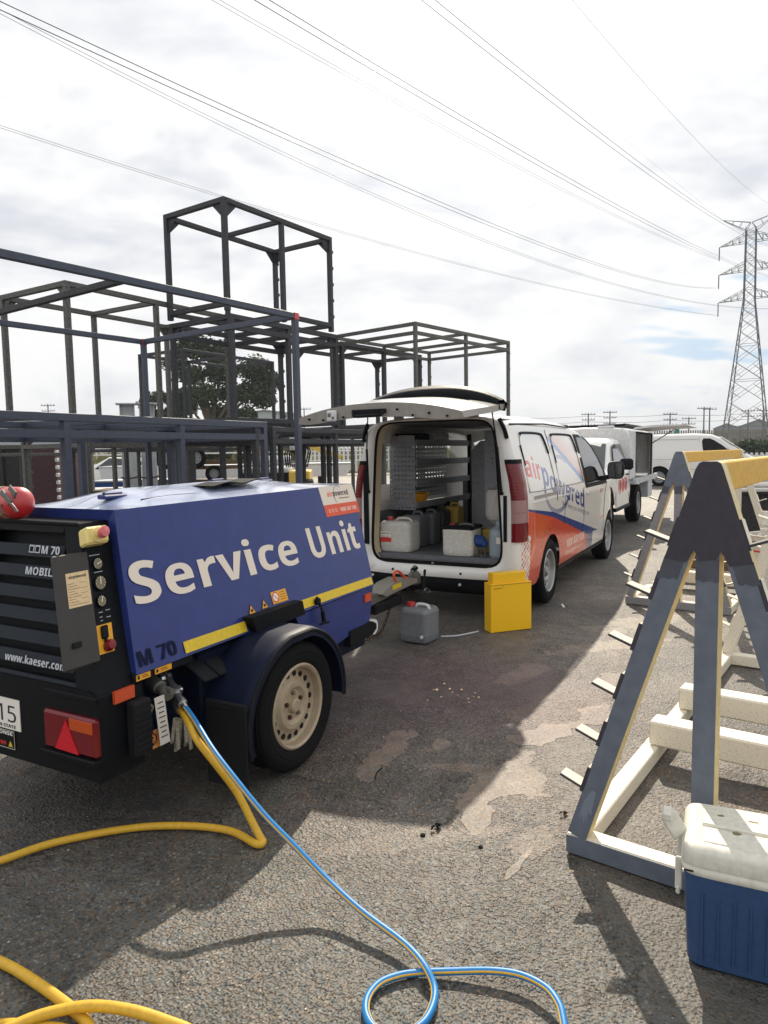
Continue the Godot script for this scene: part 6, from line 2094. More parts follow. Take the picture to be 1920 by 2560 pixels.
func make_stillages() -> void:
	var fn: Material = M.frame_new
	var fo: Material = M.frame_old
	var fd: Material = M.frame_dark
	# tall portal nearest the camera
	var f1 := stillage("tall smooth blue grey portal frame with red painted corners, nearest the trailer", Vector3(-3.66, 0, -4.10), 35.6, 4.66, 2.72, 0.0, 3.0, 0.062, fn, 0, {"gusset": 0.0, "cross": 0})
	var b := MB.new()
	b.beam(L(1.02, 0.0, 0.0), L(1.02, 2.95, 0.0), 0.062, 0.062, Vector3.BACK)
	part(f1, "mid_post", b, fn)
	b = MB.new()
	b.beam(L(2.52, 3.0, -0.03), L(2.52, 3.0, -2.69), 0.056, 0.056)
	part(f1, "cross_rail", b, fd)
	for w in [0.0, -2.72]:
		b = MB.new()
		b.cube(L(4.66, 3.0, w), Vector3(0.072, 0.075, 0.072), 0.004)
		part(f1, "red_corner", b, M.red)
	# first tier
	var tier := [[-1.48, -8.75, 29.0, -4.2, 1.6, 1.85, 0.072, 0], [-1.40, -8.95, 28.0, 3.0, 1.6, 1.80, 0.066, 1], [-3.95, -9.4, 33.0, 3.0, 1.5, 1.80, 0.062, 1], [-2.35, -10.3, 34.0, 2.5, 1.35, 1.82, 0.068, 1], [-0.2, -12.0, 38.0, 3.0, 1.7, 1.78, 0.06, 1], [-4.6, -12.6, 33.0, 3.0, 1.6, 1.75, 0.06, 1], [-7.6, -11.0, 33.0, 3.0, 1.5, 1.70, 0.055, 1]]
	var tl := ["smooth blue grey lower frame running out of the picture to the left behind the trailer", "lower frame with a weathered front beam, between the trailer and the van's open tailgate", "weathered lower frame under the left upper frame", "dark lower frame that carries the tall three tier stack", "lower frame in the rear row, hidden for the most part by the van", "lower frame in the rear row behind the tall stack", "low weathered frame at the far left of the rear row"]
	for k in tier.size():
		var q: Array = tier[k]
		var near := Vector3(q[0], 0, q[1])
		var len: float = q[3]
		if len < 0.0:
			near += Vector3(sin(deg_to_rad(q[2])), 0, -cos(deg_to_rad(q[2]))) * len
			len = -len
		var o := stillage(tl[k], near, q[2], len, q[4], 0.0, q[5], q[6], fn if k < 1 else (fo if k % 2 == 0 else fd), 1 if k > 0 else 2, {"levels": [q[5], q[5] - 0.15, 0.25], "gusset": 0.16, "cross": 3})
		# doubled stub legs at the right-hand end
		for w in [0.0, -q[4]]:
			b = MB.new()
			b.beam(L(len - 0.16, 0.0, w), L(len - 0.16, q[5] - 0.05, w), q[6], q[6], Vector3.BACK)
			part(o, "stub_leg", b, fd)
	# upper tiers
	stillage("weathered grey upper frame with corner gussets, left of the tall stack", Vector3(-4.10, 0, -9.36), 32.0, 2.92, 1.46, 1.86, 3.75, 0.07, fo, 1, {"levels": [3.75, 1.93]})
	stillage("dark middle tier frame of the tall stack", Vector3(-2.10, 0, -10.02), 34.6, 2.35, 1.25, 1.90, 3.42, 0.072, fd, 1, {"levels": [3.42, 3.28, 1.98]})
	stillage("dark topmost frame of the three tier stack standing above all others", Vector3(-2.14, 0, -10.01), 34.6, 2.31, 1.22, 3.50, 5.0, 0.07, fd, 1, {"levels": [5.0, 3.60], "gusset": 0.2})
	stillage("rough rusty upper frame at the right end, behind the van's open tailgate", Vector3(0.545, 0, -11.28), 40.6, 2.85, 1.86, 1.86, 3.5, 0.055, fo, 1, {"levels": [3.5, 3.36, 1.93], "gusset": 0.0})
	stillage("dark upper frame in the middle, between the tall stack and the right end frame", Vector3(-0.695, 0, -12.54), 37.5, 2.42, 1.1, 1.85, 3.4, 0.068, fd, 1, {"levels": [3.4, 1.92]})
	stillage("dark upper frame seen through the tall stack in front of the tree", Vector3(-3.9, 0, -14.0), 33.0, 2.6, 1.3, 1.82, 3.55, 0.06, fd, 1, {"levels": [3.55, 1.9]})

func rack(o: Node3D, len: float) -> void:
	# A-frame pipe rack: two ends of three legs, pegs up both slopes, base rails and a top beam; front plane at z = 0
	var s := 0.075
	for e in 2:
		var z0 := 0.0 if e == 0 else -(len - s)
		var zc := z0 - s * 0.5
		for q in [[Vector3(0.040, s, zc), Vector3(0.458, 1.40, zc)], [Vector3(0.890, s, zc), Vector3(0.472, 1.40, zc)], [Vector3(0.465, s, zc), Vector3(0.465, 1.36, zc)]]:
			var b := MB.new()
			var up := Vector3.BACK
			b.beam(q[0], q[1], s - 0.003, s - 0.003, up, 0.005)
			var lg := part(o, "leg", b, M.rack_side if e == 0 else M.rack_cream)
			if e == 0:
				b = MB.new()
				b.beam(q[0] + Vector3(0, 0, s * 0.5), q[1] + Vector3(0, 0, s * 0.5), s - 0.006, 0.004, up, 0.001)
				part(lg, "painted_face", b, M.rack_dark)
		var b := MB.new()
		b.ext(at(Vector3(0, 0, z0 - s)), PackedVector2Array([Vector2(0.345, 1.16), Vector2(0.426, 1.425), Vector2(0.434, 1.443), Vector2(0.445, 1.449), Vector2(0.487, 1.449), Vector2(0.498, 1.443), Vector2(0.504, 1.425), Vector2(0.585, 1.16)]), s + 0.001)
		var gs := part(o, "apex_gusset", b, M.rack_side if e == 0 else M.rack_cream)
		if e == 0:
			b = MB.new()
			b.ext(at(Vector3(0, 0, 0.0015)), PackedVector2Array([Vector2(0.334, 1.135), Vector2(0.424, 1.425), Vector2(0.434, 1.444), Vector2(0.445, 1.450), Vector2(0.487, 1.450), Vector2(0.498, 1.444), Vector2(0.506, 1.425), Vector2(0.596, 1.135), Vector2(0.53, 1.12), Vector2(0.505, 1.165), Vector2(0.49, 1.14), Vector2(0.44, 1.13), Vector2(0.425, 1.165), Vector2(0.40, 1.125)]), 0.004)
			part(gs, "painted_face", b, M.rack_gusset)
			for q in [[0.334, 0.398, 1.0], [0.43, 0.50, 0.0], [0.532, 0.596, -1.0]]:
				# thin overspray below the dark coat
				b = MB.new()
				var pg := PackedVector2Array()
				for k in 7: pg.append(Vector2(lerpf(q[0], q[1], k / 6.0), 1.14))
				for k in range(6, -1, -1): pg.append(Vector2(lerpf(q[0], q[1], k / 6.0) - q[2] * 0.024, 1.066 + 0.004 * sin(k * 2.1 + q[0] * 30.0)))
				b.ext(at(Vector3(0, 0, 0.0004)), pg, 0.003)
				part(gs, "overspray", b, M.rack_mid)
		for side in [-1.0, 1.0]:
			for k in 6:
				var y := 0.266 + 0.184 * k
				var f := (y - s) / (1.40 - s)
				var xc: float = 0.465 + side * lerpf(0.425, 0.007, f)
				var px: float = xc + side * 0.040
				var lean: Vector3 = Vector3(-side * 0.418, 1.325, 0).normalized()
				var base := Vector3(px, y, zc + 0.008)
				b = MB.new()
				b.beam(base - lean * 0.012, base + lean * 0.085, 0.012, 0.056, Vector3.BACK, 0.003)
				b.beam(base, base + Vector3(side * 0.085, 0.030, 0), 0.056, 0.009, Vector3.UP, 0.002)
				var pg := part(o, "peg", b, M.rack_cream)
				if e == 0:
					b = MB.new()
					b.beam(base - lean * 0.014 + Vector3(0, 0, 0.031), base + lean * 0.087 + Vector3(0, 0, 0.031), 0.014, 0.003, Vector3.BACK, 0.001)
					b.beam(base + Vector3(0, 0, 0.0305), base + Vector3(side * 0.085, 0.030, 0.0305), 0.002, 0.008, Vector3.UP, 0.0)
					part(pg, "painted_edge", b, M.rack_gusset)
		b = MB.new()
		b.span(Vector3(0, 0.002, z0), Vector3(0.93, s, z0 - s), 0.005)
		var sl := part(o, "sill", b, M.rack_cream)
		if e == 0:
			b = MB.new()
			b.span(Vector3(0.001, 0.004, z0 - 0.001), Vector3(0.929, s - 0.004, z0 + 0.003), 0.001)
			part(sl, "painted_face", b, M.rack_dark)
	for x in [0.0375, 0.8925]:
		var b := MB.new()
		b.beam(Vector3(x, s * 0.5 + 0.001, -s), Vector3(x, s * 0.5 + 0.001, -(len - s)), s - 0.002, s - 0.002, Vector3.UP, 0.005)
		part(o, "base_rail", b, M.rack_cream)
	for z in [-1.02, -1.58]:
		var b := MB.new()
		b.span(Vector3(0.03, s + 0.001, z + 0.06), Vector3(0.93, s + 0.118, z - 0.06), 0.008)
		part(o, "cross_beam", b, M.rack_cream)
	var b := MB.new()
	b.span(Vector3(0.437, 1.345, -s), Vector3(0.493, 1.446, -(len - s)), 0.005)
	part(o, "top_beam", b, M.rack_yellow)

func make_racks() -> void:
	var a := thing("pipe_rack", "near pipe rack with dark painted A frame end, behind the blue cooler", "rack", Vector3(0.6565, 0, -2.489), -deg_to_rad(36.3), "white A frame pipe racks")
	rack(a, 2.85)
	var c := a.duplicate()
	c.name = numbered("pipe_rack")
	add_child(c)
	c.position = Vector3(2.303, 0, -6.625)
	c.rotation.y = -deg_to_rad(36.8)
	c.set_meta("label", "further pipe rack, standing between the near rack and the vans")
	# pale splash of paint at the near rack's left foot
	var b := MB.new()
	b.ext(at(Vector3(0, 0, 0.0003)), PackedVector2Array([Vector2(0.05, 0.16), Vector2(0.055, 0.145), Vector2(0.06, 0.17), Vector2(0.066, 0.13), Vector2(0.072, 0.165), Vector2(0.078, 0.14), Vector2(0.084, 0.18), Vector2(0.094, 0.17), Vector2(0.105, 0.23), Vector2(0.112, 0.262), Vector2(0.10, 0.268), Vector2(0.082, 0.245), Vector2(0.066, 0.215)]), 0.0026)
	part(a, "paint_drips", b, mat(Color8(122, 132, 146), 0.6))
	# the further rack is weathered to a paler grey
	for n in c.find_children("painted_face*", "MeshInstance3D", true, false):
		if n.get_parent().name.begins_with("apex"): n.material_override = M.rack_dark
		else: n.material_override = M.rack_grey
	# timbers lying on the further rack
	var hd := deg_to_rad(36.8)
	var rt := Transform3D(Basis(Vector3.UP, -hd), Vector3(2.303, 0, -6.625))
	for q in [[0.5, 0.195, -1.25, 0.9, "brown timber bearer lying across the further rack's base"], [0.5, 0.195, -1.75, 0.85, "second brown timber bearer, deeper in the further rack's base"]]:
		var t := thing("timber_bearer", q[4], "timber", rt * Vector3(q[0], q[1], q[2]), -hd)
		b = MB.new()
		b.cube(Vector3(0, 0.045, 0), Vector3(q[3], 0.09, 0.10), 0.004)
		part(t, "timber", b, M.timber)
	make_cooler()

func make_cooler() -> void:
	var o := thing("cooler_box", "blue cooler box with a stained white lid beside the near rack", "cooler", Vector3(0.832, 0, -1.90), -deg_to_rad(25.0))
	# local: x along the front, z towards the camera; near left corner at the origin
	var W := 0.52
	var D := 0.30
	var rows: Array = []
	var ringf := func(y: float, inset: float) -> PackedVector3Array:
		var row := PackedVector3Array()
		for k in 49:
			var a := TAU * k / 48.0
			var c := Vector2(cos(a), sin(a))
			row.append(Vector3(W * 0.5 + signf(c.x) * pow(absf(c.x), 0.2) * (W * 0.5 - inset), y, -D * 0.5 + signf(c.y) * pow(absf(c.y), 0.2) * (D * 0.5 - inset)))
		return row
	for q in [[0.002, 0.16], [0.002, 0.022], [0.012, 0.016], [0.15, 0.009], [0.292, 0.002]]: rows.append(ringf.call(q[0], q[1]))
	var b := MB.new()
	b.grid(rows, Vector3(W * 0.5, 0.15, -D * 0.5))
	var bd := part(o, "tub", b, M.esky_blue)
	for k in 11:
		b = MB.new()
		b.beam(Vector3(0.055 + 0.041 * k, 0.03, -0.0125), Vector3(0.055 + 0.041 * k, 0.235 - 0.01 * (k % 2), -0.005), 0.005, 0.008, Vector3.BACK, 0.001)
		part(bd, "moulded_rib", b, M.esky_blue)
	b = MB.new()
	var lr: Array = []
	for q in [[0.285, 0.0], [0.292, -0.004], [0.305, -0.004], [0.309, 0.002], [0.313, 0.002], [0.316, -0.003], [0.35, -0.001], [0.362, 0.006], [0.369, 0.02], [0.371, 0.035], [0.366, 0.04], [0.365, 0.14]]: lr.append(ringf.call(q[0], q[1]))
	b.grid(lr, Vector3(W * 0.5, 0.2, -D * 0.5))
	var ld := part(o, "lid", b, M.esky_white)
	b = MB.new()
	b.box(Transform3D(Basis.from_euler(Vector3(-0.03, 0, 0)), Vector3(W * 0.5, 0.366, -0.205)), Vector3(W - 0.10, 0.014, 0.13), 0.006)
	b.box(at(Vector3(W * 0.5, 0.366, -0.085)), Vector3(W - 0.10, 0.012, 0.09), 0.005)
	part(ld, "lid_panel", b, M.esky_white)
	for q in [[0.14, -0.12, 0.012], [0.19, -0.20, 0.016], [0.10, -0.21, 0.009]]:
		b = MB.new()
		var pg := PackedVector2Array()
		for k in 14:
			var a := TAU * k / 14.0
			pg.append(Vector2(cos(a) * q[2] * rng.randf_range(0.7, 1.4), sin(a) * q[2] * 0.8 * rng.randf_range(0.7, 1.3)))
		b.ext(Transform3D(Basis(Vector3.RIGHT, Vector3.FORWARD, Vector3.UP), Vector3(q[0], 0.3725, q[1])), pg, 0.0006)
		part(ld, "stain", b, M.dirt)
	b = MB.new()
	b.span(Vector3(0.006, 0.298, 0.0015), Vector3(0.03, 0.302, 0.005), 0.0)
	part(ld, "lid_slot", b, M.void)
	# carry handle folded down at the left end
	b = MB.new()
	b.beam(Vector3(-0.010, 0.20, -0.06), Vector3(-0.010, 0.30, -0.06), 0.02, 0.010, Vector3.BACK, 0.004)
	b.beam(Vector3(-0.010, 0.20, -0.24), Vector3(-0.010, 0.30, -0.24), 0.02, 0.010, Vector3.BACK, 0.004)
	b.beam(Vector3(-0.011, 0.20, -0.05), Vector3(-0.011, 0.20, -0.25), 0.012, 0.024, Vector3.UP, 0.004)
	part(o, "side_handle", b, M.esky_white)
	b = MB.new()
	b.beam(Vector3(-0.006, 0.345, -0.10), Vector3(-0.045, 0.405, -0.10), 0.05, 0.014, Vector3(0, 0.5, 0.5), 0.004)
	b.cube(Vector3(-0.045, 0.405, -0.10), Vector3(0.03, 0.025, 0.055), 0.005)
	part(o, "lid_latch", b, M.esky_white)

func wire_path(a: Vector3, az: float, len: float, dy: float, sag: float, off: Vector3) -> PackedVector3Array:
	var d := Vector3(sin(deg_to_rad(az)), 0, -cos(deg_to_rad(az)))
	var out := PackedVector3Array()
	for k in 61:
		var t := k / 60.0
		out.append(a + off * minf(1.0, t * 30.0) + d * len * t + Vector3(0, dy * t - 4.0 * sag * t * (1.0 - t), 0))
	return out

func make_pylon_and_lines() -> void:
	var turn := -deg_to_rad(33.0)
	var o := thing("power_pylon", "tall lattice steel power pylon with three cross arms", "pylon", Vector3(68.1, 0, -132), turn)
	var half := func(y: float) -> float: return lerpf(3.9, 0.92, y / 28.0) if y < 28.0 else lerpf(0.92, 0.80, (y - 28.0) / 13.0)
	for sx in [-1.0, 1.0]:
		for sz in [-1.0, 1.0]:
			var b := MB.new()
			b.tube(PackedVector3Array([Vector3(sx * half.call(0.0), 0, sz * half.call(0.0)), Vector3(sx * half.call(28.0), 28, sz * half.call(28.0)), Vector3(sx * half.call(41.0), 41, sz * half.call(41.0))]), 0.10, 6)
			part(o, "leg", b, M.pylon)
	var lv := [0.0, 5.0, 9.5, 13.5, 17.0, 20.0, 22.6, 24.8, 26.6, 28.4, 30.2, 32.0, 33.7, 35.4, 37.0, 38.6, 40.0, 41.0]
	for f in 4:
		var b := MB.new()
		var ca := cos(f * PI * 0.5)
		var sa := sin(f * PI * 0.5)
		var R := func(x: float, y: float, z: float) -> Vector3: return Vector3(x * ca - z * sa, y, x * sa + z * ca)
		for k in lv.size() - 1:
			var h0: float = half.call(lv[k])
			var h1: float = half.call(lv[k + 1])
			b.rod(R.call(-h0, lv[k], h0), R.call(h1, lv[k + 1], h1), 0.04, 5)
			b.rod(R.call(h0, lv[k], h0), R.call(-h1, lv[k + 1], h1), 0.04, 5)
			if k == 0 or k == 4 or k == 9 or k == 12 or k == 15 or k == 2: b.rod(R.call(-h1, lv[k + 1], h1), R.call(h1, lv[k + 1], h1), 0.04, 5)
			if k < 4:
				# secondary lacing in the wide panels
				var hm: float = (h0 + h1) * 0.5
				var ym: float = (lv[k] + lv[k + 1]) * 0.5
				for s in [-1.0, 1.0]:
					b.rod(R.call(s * hm, ym, hm), R.call(s * hm * 0.5, lerpf(lv[k], lv[k + 1], 0.25), lerpf(h0, h1, 0.25)), 0.035, 4)
					b.rod(R.call(s * hm, ym, hm), R.call(s * hm * 0.5, lerpf(lv[k], lv[k + 1], 0.75), lerpf(h0, h1, 0.75)), 0.035, 4)
		part(o, "face_bracing", b, M.pylon)
	for y in [38.6, 33.5, 28.4]:
		for s in [-1.0, 1.0]:
			var b := MB.new()
			var tip := Vector3(s * 5.24, y - 0.2, 0)
			var h: float = half.call(y)
			for z in [-1.0, 1.0]:
				b.rod(Vector3(s * h, y, z * h), tip, 0.055, 5)
				b.rod(Vector3(s * h, y + 1.6, z * h), tip, 0.045, 5)
				for t in [0.25, 0.5, 0.75]:
					b.rod(Vector3(s * h, y, z * h).lerp(tip, t), Vector3(s * h, y + 1.6, z * h).lerp(tip, t), 0.04, 4)
					b.rod(Vector3(s * h, y, z * h).lerp(tip, t), Vector3(s * h, y + 1.6, z * h).lerp(tip, t - 0.2), 0.04, 4)
			b.rod(Vector3(s * h, y, h).lerp(tip, 0.5), Vector3(s * h, y, -h).lerp(tip, 0.5), 0.04, 4)
			part(o, "cross_arm", b, M.pylon)
			b = MB.new()
			b.rod(tip, tip + Vector3(0, -2.5, 0), 0.09, 6)
			for k in 8: b.lathe(at(tip + Vector3(0, -0.4 - 0.24 * k, 0)), [Vector2(0.0, 0.04), Vector2(0.16, 0.0), Vector2(0.0, -0.02)], 8)
			part(o, "insulator", b, M.pylon)
	for s in [-1.0, 1.0]:
		var b := MB.new()
		var tip := Vector3(s * 4.72, 43.2, 0)
		for z in [-0.8, 0.8]:
			b.rod(Vector3(s * 0.8, 40.6, z), tip, 0.055, 5)
			b.rod(Vector3(s * 0.1, 42.0, z * 0.3), tip, 0.045, 5)
			b.rod(Vector3(s * 0.1, 42.0, z * 0.3), Vector3(s * 0.8, 40.9, z), 0.05, 5)
			for t in [0.3, 0.6]: b.rod(Vector3(s * 0.8, 40.6, z).lerp(tip, t), Vector3(s * 0.1, 42.0, z * 0.3).lerp(tip, t), 0.04, 4)
		part(o, "earth_wire_peak", b, M.pylon)
	# conductors: attachment side and height, bearing, span, rise, sag
	var T := Transform3D(Basis(Vector3.UP, turn), Vector3(68.1, 0, -132))
	var W := WIRES
	for q in W:
		var a: Vector3 = T * Vector3(q[0], q[1], 0)
		var n: int = q[6]
		for k in n:
			var off := Vector3.ZERO if n == 1 else T.basis * Vector3((k - 0.5) * 0.42, 0, 0)
			var b := MB.new()
			b.tube(wire_path(a, q[2], q[3], q[4], q[5], off), 0.011 if n == 1 else 0.016, 5)
			var w := part(self, "power_line", b, M.wire)
			var side: String = ["left hand", "right hand"][0 if q[0] < 0.0 else 1]
			var lab: String = "%s overhead conductor of the pair from the pylon's %s %s arm" % [["upper left", "lower right"][k], side, {38: "top", 33: "middle", 28: "lowest", 36: "top", 31: "middle", 25: "lowest"}.get(int(q[1]), "top")]
			if n == 1: lab = "single thin earth wire running from the %s peak of the pylon" % side
			tag(w, lab, "power line", "overhead lines from the pylon")

func make_far() -> void:
	# low rise beyond the yard's left edge and a bank at the right
	var b := MB.new()
	var rows: Array = []
	var f := FastNoiseLite.new()
	f.seed = 2; f.frequency = 0.05
	for i in 9:
		var row := PackedVector3Array()
		for j in 60:
			var x := lerpf(-70.0, 12.0, j / 59.0)
			var t := i / 8.0
			row.append(Vector3(x, -0.1 + smoothstep(0.0, 1.0, t) * 1.6 + f.get_noise_2d(x * 3.0, t * 40.0) * 0.12 * t, lerpf(-48.0, -58.0, t) - (40.0 if i == 8 else 0.0)))
		rows.append(row)
	b.grid(rows, Vector3(-20, -30, -50))
	struct_("grass_bank", b, mat(Color8(120, 122, 70), 0.95, 0.0, 0.7, 0.4, 0.5))
	# grass blades on the bank
	var gb := MB.new()
	for k in 3: gb.tri(Vector3(-0.05 + 0.05 * k, 0, 0), Vector3(0.02 + 0.05 * k, 0, 0), Vector3(-0.06 + 0.09 * k, 0.4, 0.05 * k), Vector3(0, 0, 1))
	var mm := MultiMesh.new()
	mm.transform_format = MultiMesh.TRANSFORM_3D
	mm.use_colors = true
	mm.mesh = gb.commit()
	mm.instance_count = 7000
	for k in 7000:
		var x := rng.randf_range(-46.0, 8.0)
		var t := rng.randf_range(0.1, 1.0)
		mm.set_instance_transform(k, Transform3D(Basis(Vector3.UP, rng.randf() * TAU).scaled(Vector3.ONE * rng.randf_range(0.6, 1.5)), Vector3(x, -0.12 + smoothstep(0.0, 1.0, t) * 1.6, lerpf(-48.0, -57.5, t))))
		var y := rng.randf()
		mm.set_instance_color(k, Color(0.16 + 0.14 * y, 0.17 + 0.09 * y, 0.05 + 0.04 * y))
	var gi := MultiMeshInstance3D.new()
	gi.name = "grass"
	gi.multimesh = mm
	var gm := mat(Color.WHITE, 0.9)
	gm.vertex_color_use_as_albedo = true
	gi.material_override = gm
	gi.set_meta("kind", "stuff")
	gi.set_meta("label", "dry yellow green grass growing on the bank behind the yard")
	gi.set_meta("category", "grass")
	add_child(gi)
	# trees
	tree("eucalyptus_tree", "tall dark eucalyptus with separate clumps of foliage behind the steel frames", Vector3(-15.0, 1.2, -62.0), [[-1.2, 9.6, 2.1], [0.6, 9.2, 1.9], [-3.0, 8.3, 1.4], [-1.6, 7.2, 1.7], [0.9, 7.4, 2.0], [-0.4, 5.4, 1.9], [1.6, 5.6, 1.7], [3.9, 7.6, 2.0], [4.9, 6.6, 1.8], [3.6, 5.6, 1.9], [4.6, 5.0, 1.5], [-2.6, 5.2, 1.6], [0.4, 3.9, 1.6], [3.1, 3.7, 1.3]], 5)
	tree("eucalyptus_tree", "smaller dark tree leaning left of the tall eucalyptus", Vector3(-19.6, 1.2, -64.0), [[-0.4, 5.4, 1.2], [-1.7, 4.9, 1.1], [0.9, 5.2, 1.0], [0.6, 4.0, 1.3], [-1.0, 3.9, 1.0], [2.0, 5.9, 0.9], [2.2, 4.4, 1.1]], 9)
	for q in [[-9.5, -52.0, 1.6, 1.4], [-12.6, -53.0, 1.9, 1.5], [-23.0, -52.0, 1.5, 1.3], [-26.5, -54.0, 1.8, 1.2]]:
		tree("shrub", "%s shrub on the grass bank %s" % [["green", "rounded green", "low green", "dark green"][int(absf(q[0])) % 4], {-9.5: "just left of the van", -12.6: "behind the weathered frames", -23.0: "at the left, nearer the trees", -26.5: "furthest to the left"}[q[0]]], Vector3(q[0], 0.6, q[1]), [[0, q[2] * 0.6, q[3] * 0.7], [0.8, q[2] * 0.5, q[3] * 0.5], [-0.7, q[2] * 0.45, q[3] * 0.5]], int(-q[0]) + 3, true)
	for q in [[30.2, -58.0, 2.2, 1.5, "leafy shrub right of the white van, nearest to it"], [32.8, -59.0, 2.5, 1.8, "largest leafy shrub on the right hand horizon under the pylon"], [35.6, -58.0, 2.2, 1.6, "leafy shrub at the right edge of the picture"]]:
		tree("shrub", q[4], Vector3(q[0], 0.0, q[1]), [[0, q[2] * 0.6, q[3] * 0.8], [0.9, q[2] * 0.5, q[3] * 0.6], [-0.9, q[2] * 0.5, q[3] * 0.6]], int(q[0]), true)
	# buildings on the skyline
	shed("warehouse", "long pale blue grey warehouse behind the van's open tailgate", Vector3(-14.6, 0, -92.0), 0.05, 8.0, 12.0, 6.2, 0.5, M.wall_pale, M.wall_pale)
	shed("warehouse", "darker grey shed joined to the left of the pale warehouse", Vector3(-19.6, 0, -90.0), 0.02, 3.4, 9.0, 6.0, 0.4, M.wall_grey, M.wall_grey)
	shed("low_building", "low building with a dark roof and orange fascia behind the trees", Vector3(-27.0, 0, -92.0), 0.0, 11.0, 8.0, 5.6, 0.9, M.roof_orange, M.roof_dark)
	shed("barn", "grey gabled building on the right skyline below the pylon", Vector3(101.5, 0, -190.0), -0.5, 9.5, 8.0, 6.4, 1.7, M.wall_grey, M.wall_grey)
	shed("barn", "smaller grey gabled wing left of the main gabled building", Vector3(94.0, 0, -192.0), -0.5, 6.5, 7.0, 6.0, 1.3, M.wall_grey, M.wall_grey)
	shed("low_building", "dark green roofed building peeping out behind the ute's canopy", Vector3(27.0, 0, -84.0), 0.1, 7.0, 7.0, 3.6, 0.4, M.roof_dark, M.roof_dark)
	shed("shed", "pale corrugated shed at the far left behind the steel frames", Vector3(-13.2, 0, -24.0), 0.35, 5.0, 3.0, 2.6, 0.25, M.wall_pale, M.wall_pale)
	# fences
	fence("white paling fence on the skyline right of the ute's raised door", Vector3(27.0, 1.4, -80.0), Vector3(49.0, 1.4, -86.0), 70, 1.9, M.mulch)
	fence("white paling fence on the bank between the frames and the van", Vector3(-5.0, 1.0, -46.0), Vector3(2.0, 1.0, -46.5), 26, 1.15, M.white_plain)
	fence("row of short white stakes at the right edge in front of the shrubs", Vector3(21.8, 0.1, -44.0), Vector3(27.0, 0.1, -44.0), 16, 0.9, M.white_plain)
	var o := thing("guard_rail", "white pipe guard rail along the foot of the grass bank", "railing", Vector3(-14, 0, -44))
	for y in [0.95, 1.55]:
		b = MB.new()
		b.rod(Vector3(-16, y, 0), Vector3(17, y, 0), 0.05, 6)
		part(o, "rail", b, M.white_plain)
	for k in 17:
		b = MB.new()
		b.rod(Vector3(-16 + 2.06 * k, 0, 0), Vector3(-16 + 2.06 * k, 1.57, 0), 0.045, 6)
		part(o, "post", b, M.steel_dull)
	o = thing("green_sign", "small green sign board above the roof of the white panel van", "sign", Vector3(25.1, 0, -60))
	b = MB.new()
	b.cube(Vector3(0, 2.75, 0), Vector3(0.36, 0.42, 0.04), 0.01)
	part(o, "board", b, M.green_sign)
	b = MB.new()
	b.rod(Vector3(0, 0, -0.05), Vector3(0, 2.6, -0.05), 0.04, 6)
	part(o, "post", b, M.steel_dull)
	# timber poles carrying distribution lines along the horizon
	for q in [[43.8, 8.84, 3, "leftmost distribution pole on the right skyline, above the ute"], [48.4, 9.2, 4, "second distribution pole from the left above the ute's raised door"], [61.2, 8.6, 3, "distribution pole above the roof of the white panel van"], [65.2, 7.6, 2, "short distribution pole just right of the one over the white van"], [68.4, 9.7, 1, "taller of two plain poles close together left of the pylon"], [69.6, 9.5, 1, "shorter of two plain poles close together left of the pylon"], [77.8, 9.0, 2, "distribution pole seen between the pylon's feet"], [81.0, 9.05, 2, "distribution pole right of the pylon"], [-70.9, 12.7, 3, "small lattice like pole on the left skyline beyond the frames"], [-16.6, 11.0, 1, "thin pole on the skyline left of the tall stack"]]:
		o = thing("utility_pole", q[3], "pole", Vector3(q[0], 0, -150), 0.0, "distant poles on the skyline")
		b = MB.new()
		b.tube(PackedVector3Array([Vector3(0, 0, 0), Vector3(0, q[1], 0)]), 0.17, 6, 0.12)
		part(o, "pole", b, M.pylon)
		for k in int(q[2]):
			b = MB.new()
			var y: float = q[1] - 0.35 - 1.15 * k
			b.beam(Vector3(-1.5 + 0.15 * k, y, 0), Vector3(1.5 - 0.15 * k, y, 0), 0.14, 0.14)
			for x in [-1.3, -0.6, 0.6, 1.3]: b.rod(Vector3(x, y, 0), Vector3(x, y + 0.35, 0), 0.06, 5)
			part(o, "cross_arm", b, M.pylon)
	for q in [[8.2, "upper"], [7.0, "lower"]]:
		b = MB.new()
		var pts := PackedVector3Array()
		for k in 41:
			var x := lerpf(30.0, 95.0, k / 40.0)
			pts.append(Vector3(x, q[0] - 0.35 * absf(sin((x - 43.8) / 8.7 * PI * 0.5)), -150))
		b.tube(pts, 0.035, 4)
		tag(part(self, "distribution_line", b, M.wire), "%s distribution line strung between the poles on the right skyline" % q[1], "power line")

func shed(called: String, label: String, p: Vector3, turn: float, w: float, d: float, h: float, gable: float, wall: Material, roof: Material) -> void:
	var o := thing(called, label, "building", p, turn)
	var b := MB.new()
	b.ext(Transform3D(Basis.IDENTITY, Vector3(-w * 0.5, 0, -d * 0.5)), PackedVector2Array([Vector2(0, -0.2), Vector2(w, -0.2), Vector2(w, h), Vector2(w * 0.5, h + gable - 0.05), Vector2(0, h)]), d)
	part(o, "wall", b, wall)
	b = MB.new()
	b.beam(Vector3(-w * 0.52, h - 0.02, 0), Vector3(0, h + gable + 0.04, 0), d + 0.5, 0.12)
	b.beam(Vector3(w * 0.52, h - 0.02, 0), Vector3(0, h + gable + 0.04, 0), d + 0.5, 0.12)
	part(o, "roof", b, roof)
	for k in 3:
		b = MB.new()
		b.cube(Vector3(lerpf(-w * 0.3, w * 0.3, k / 2.0), h * 0.35, d * 0.5 + 0.02), Vector3(w * 0.12, h * 0.4, 0.06), 0.01)
		part(o, "door", b, M.bin_dark)

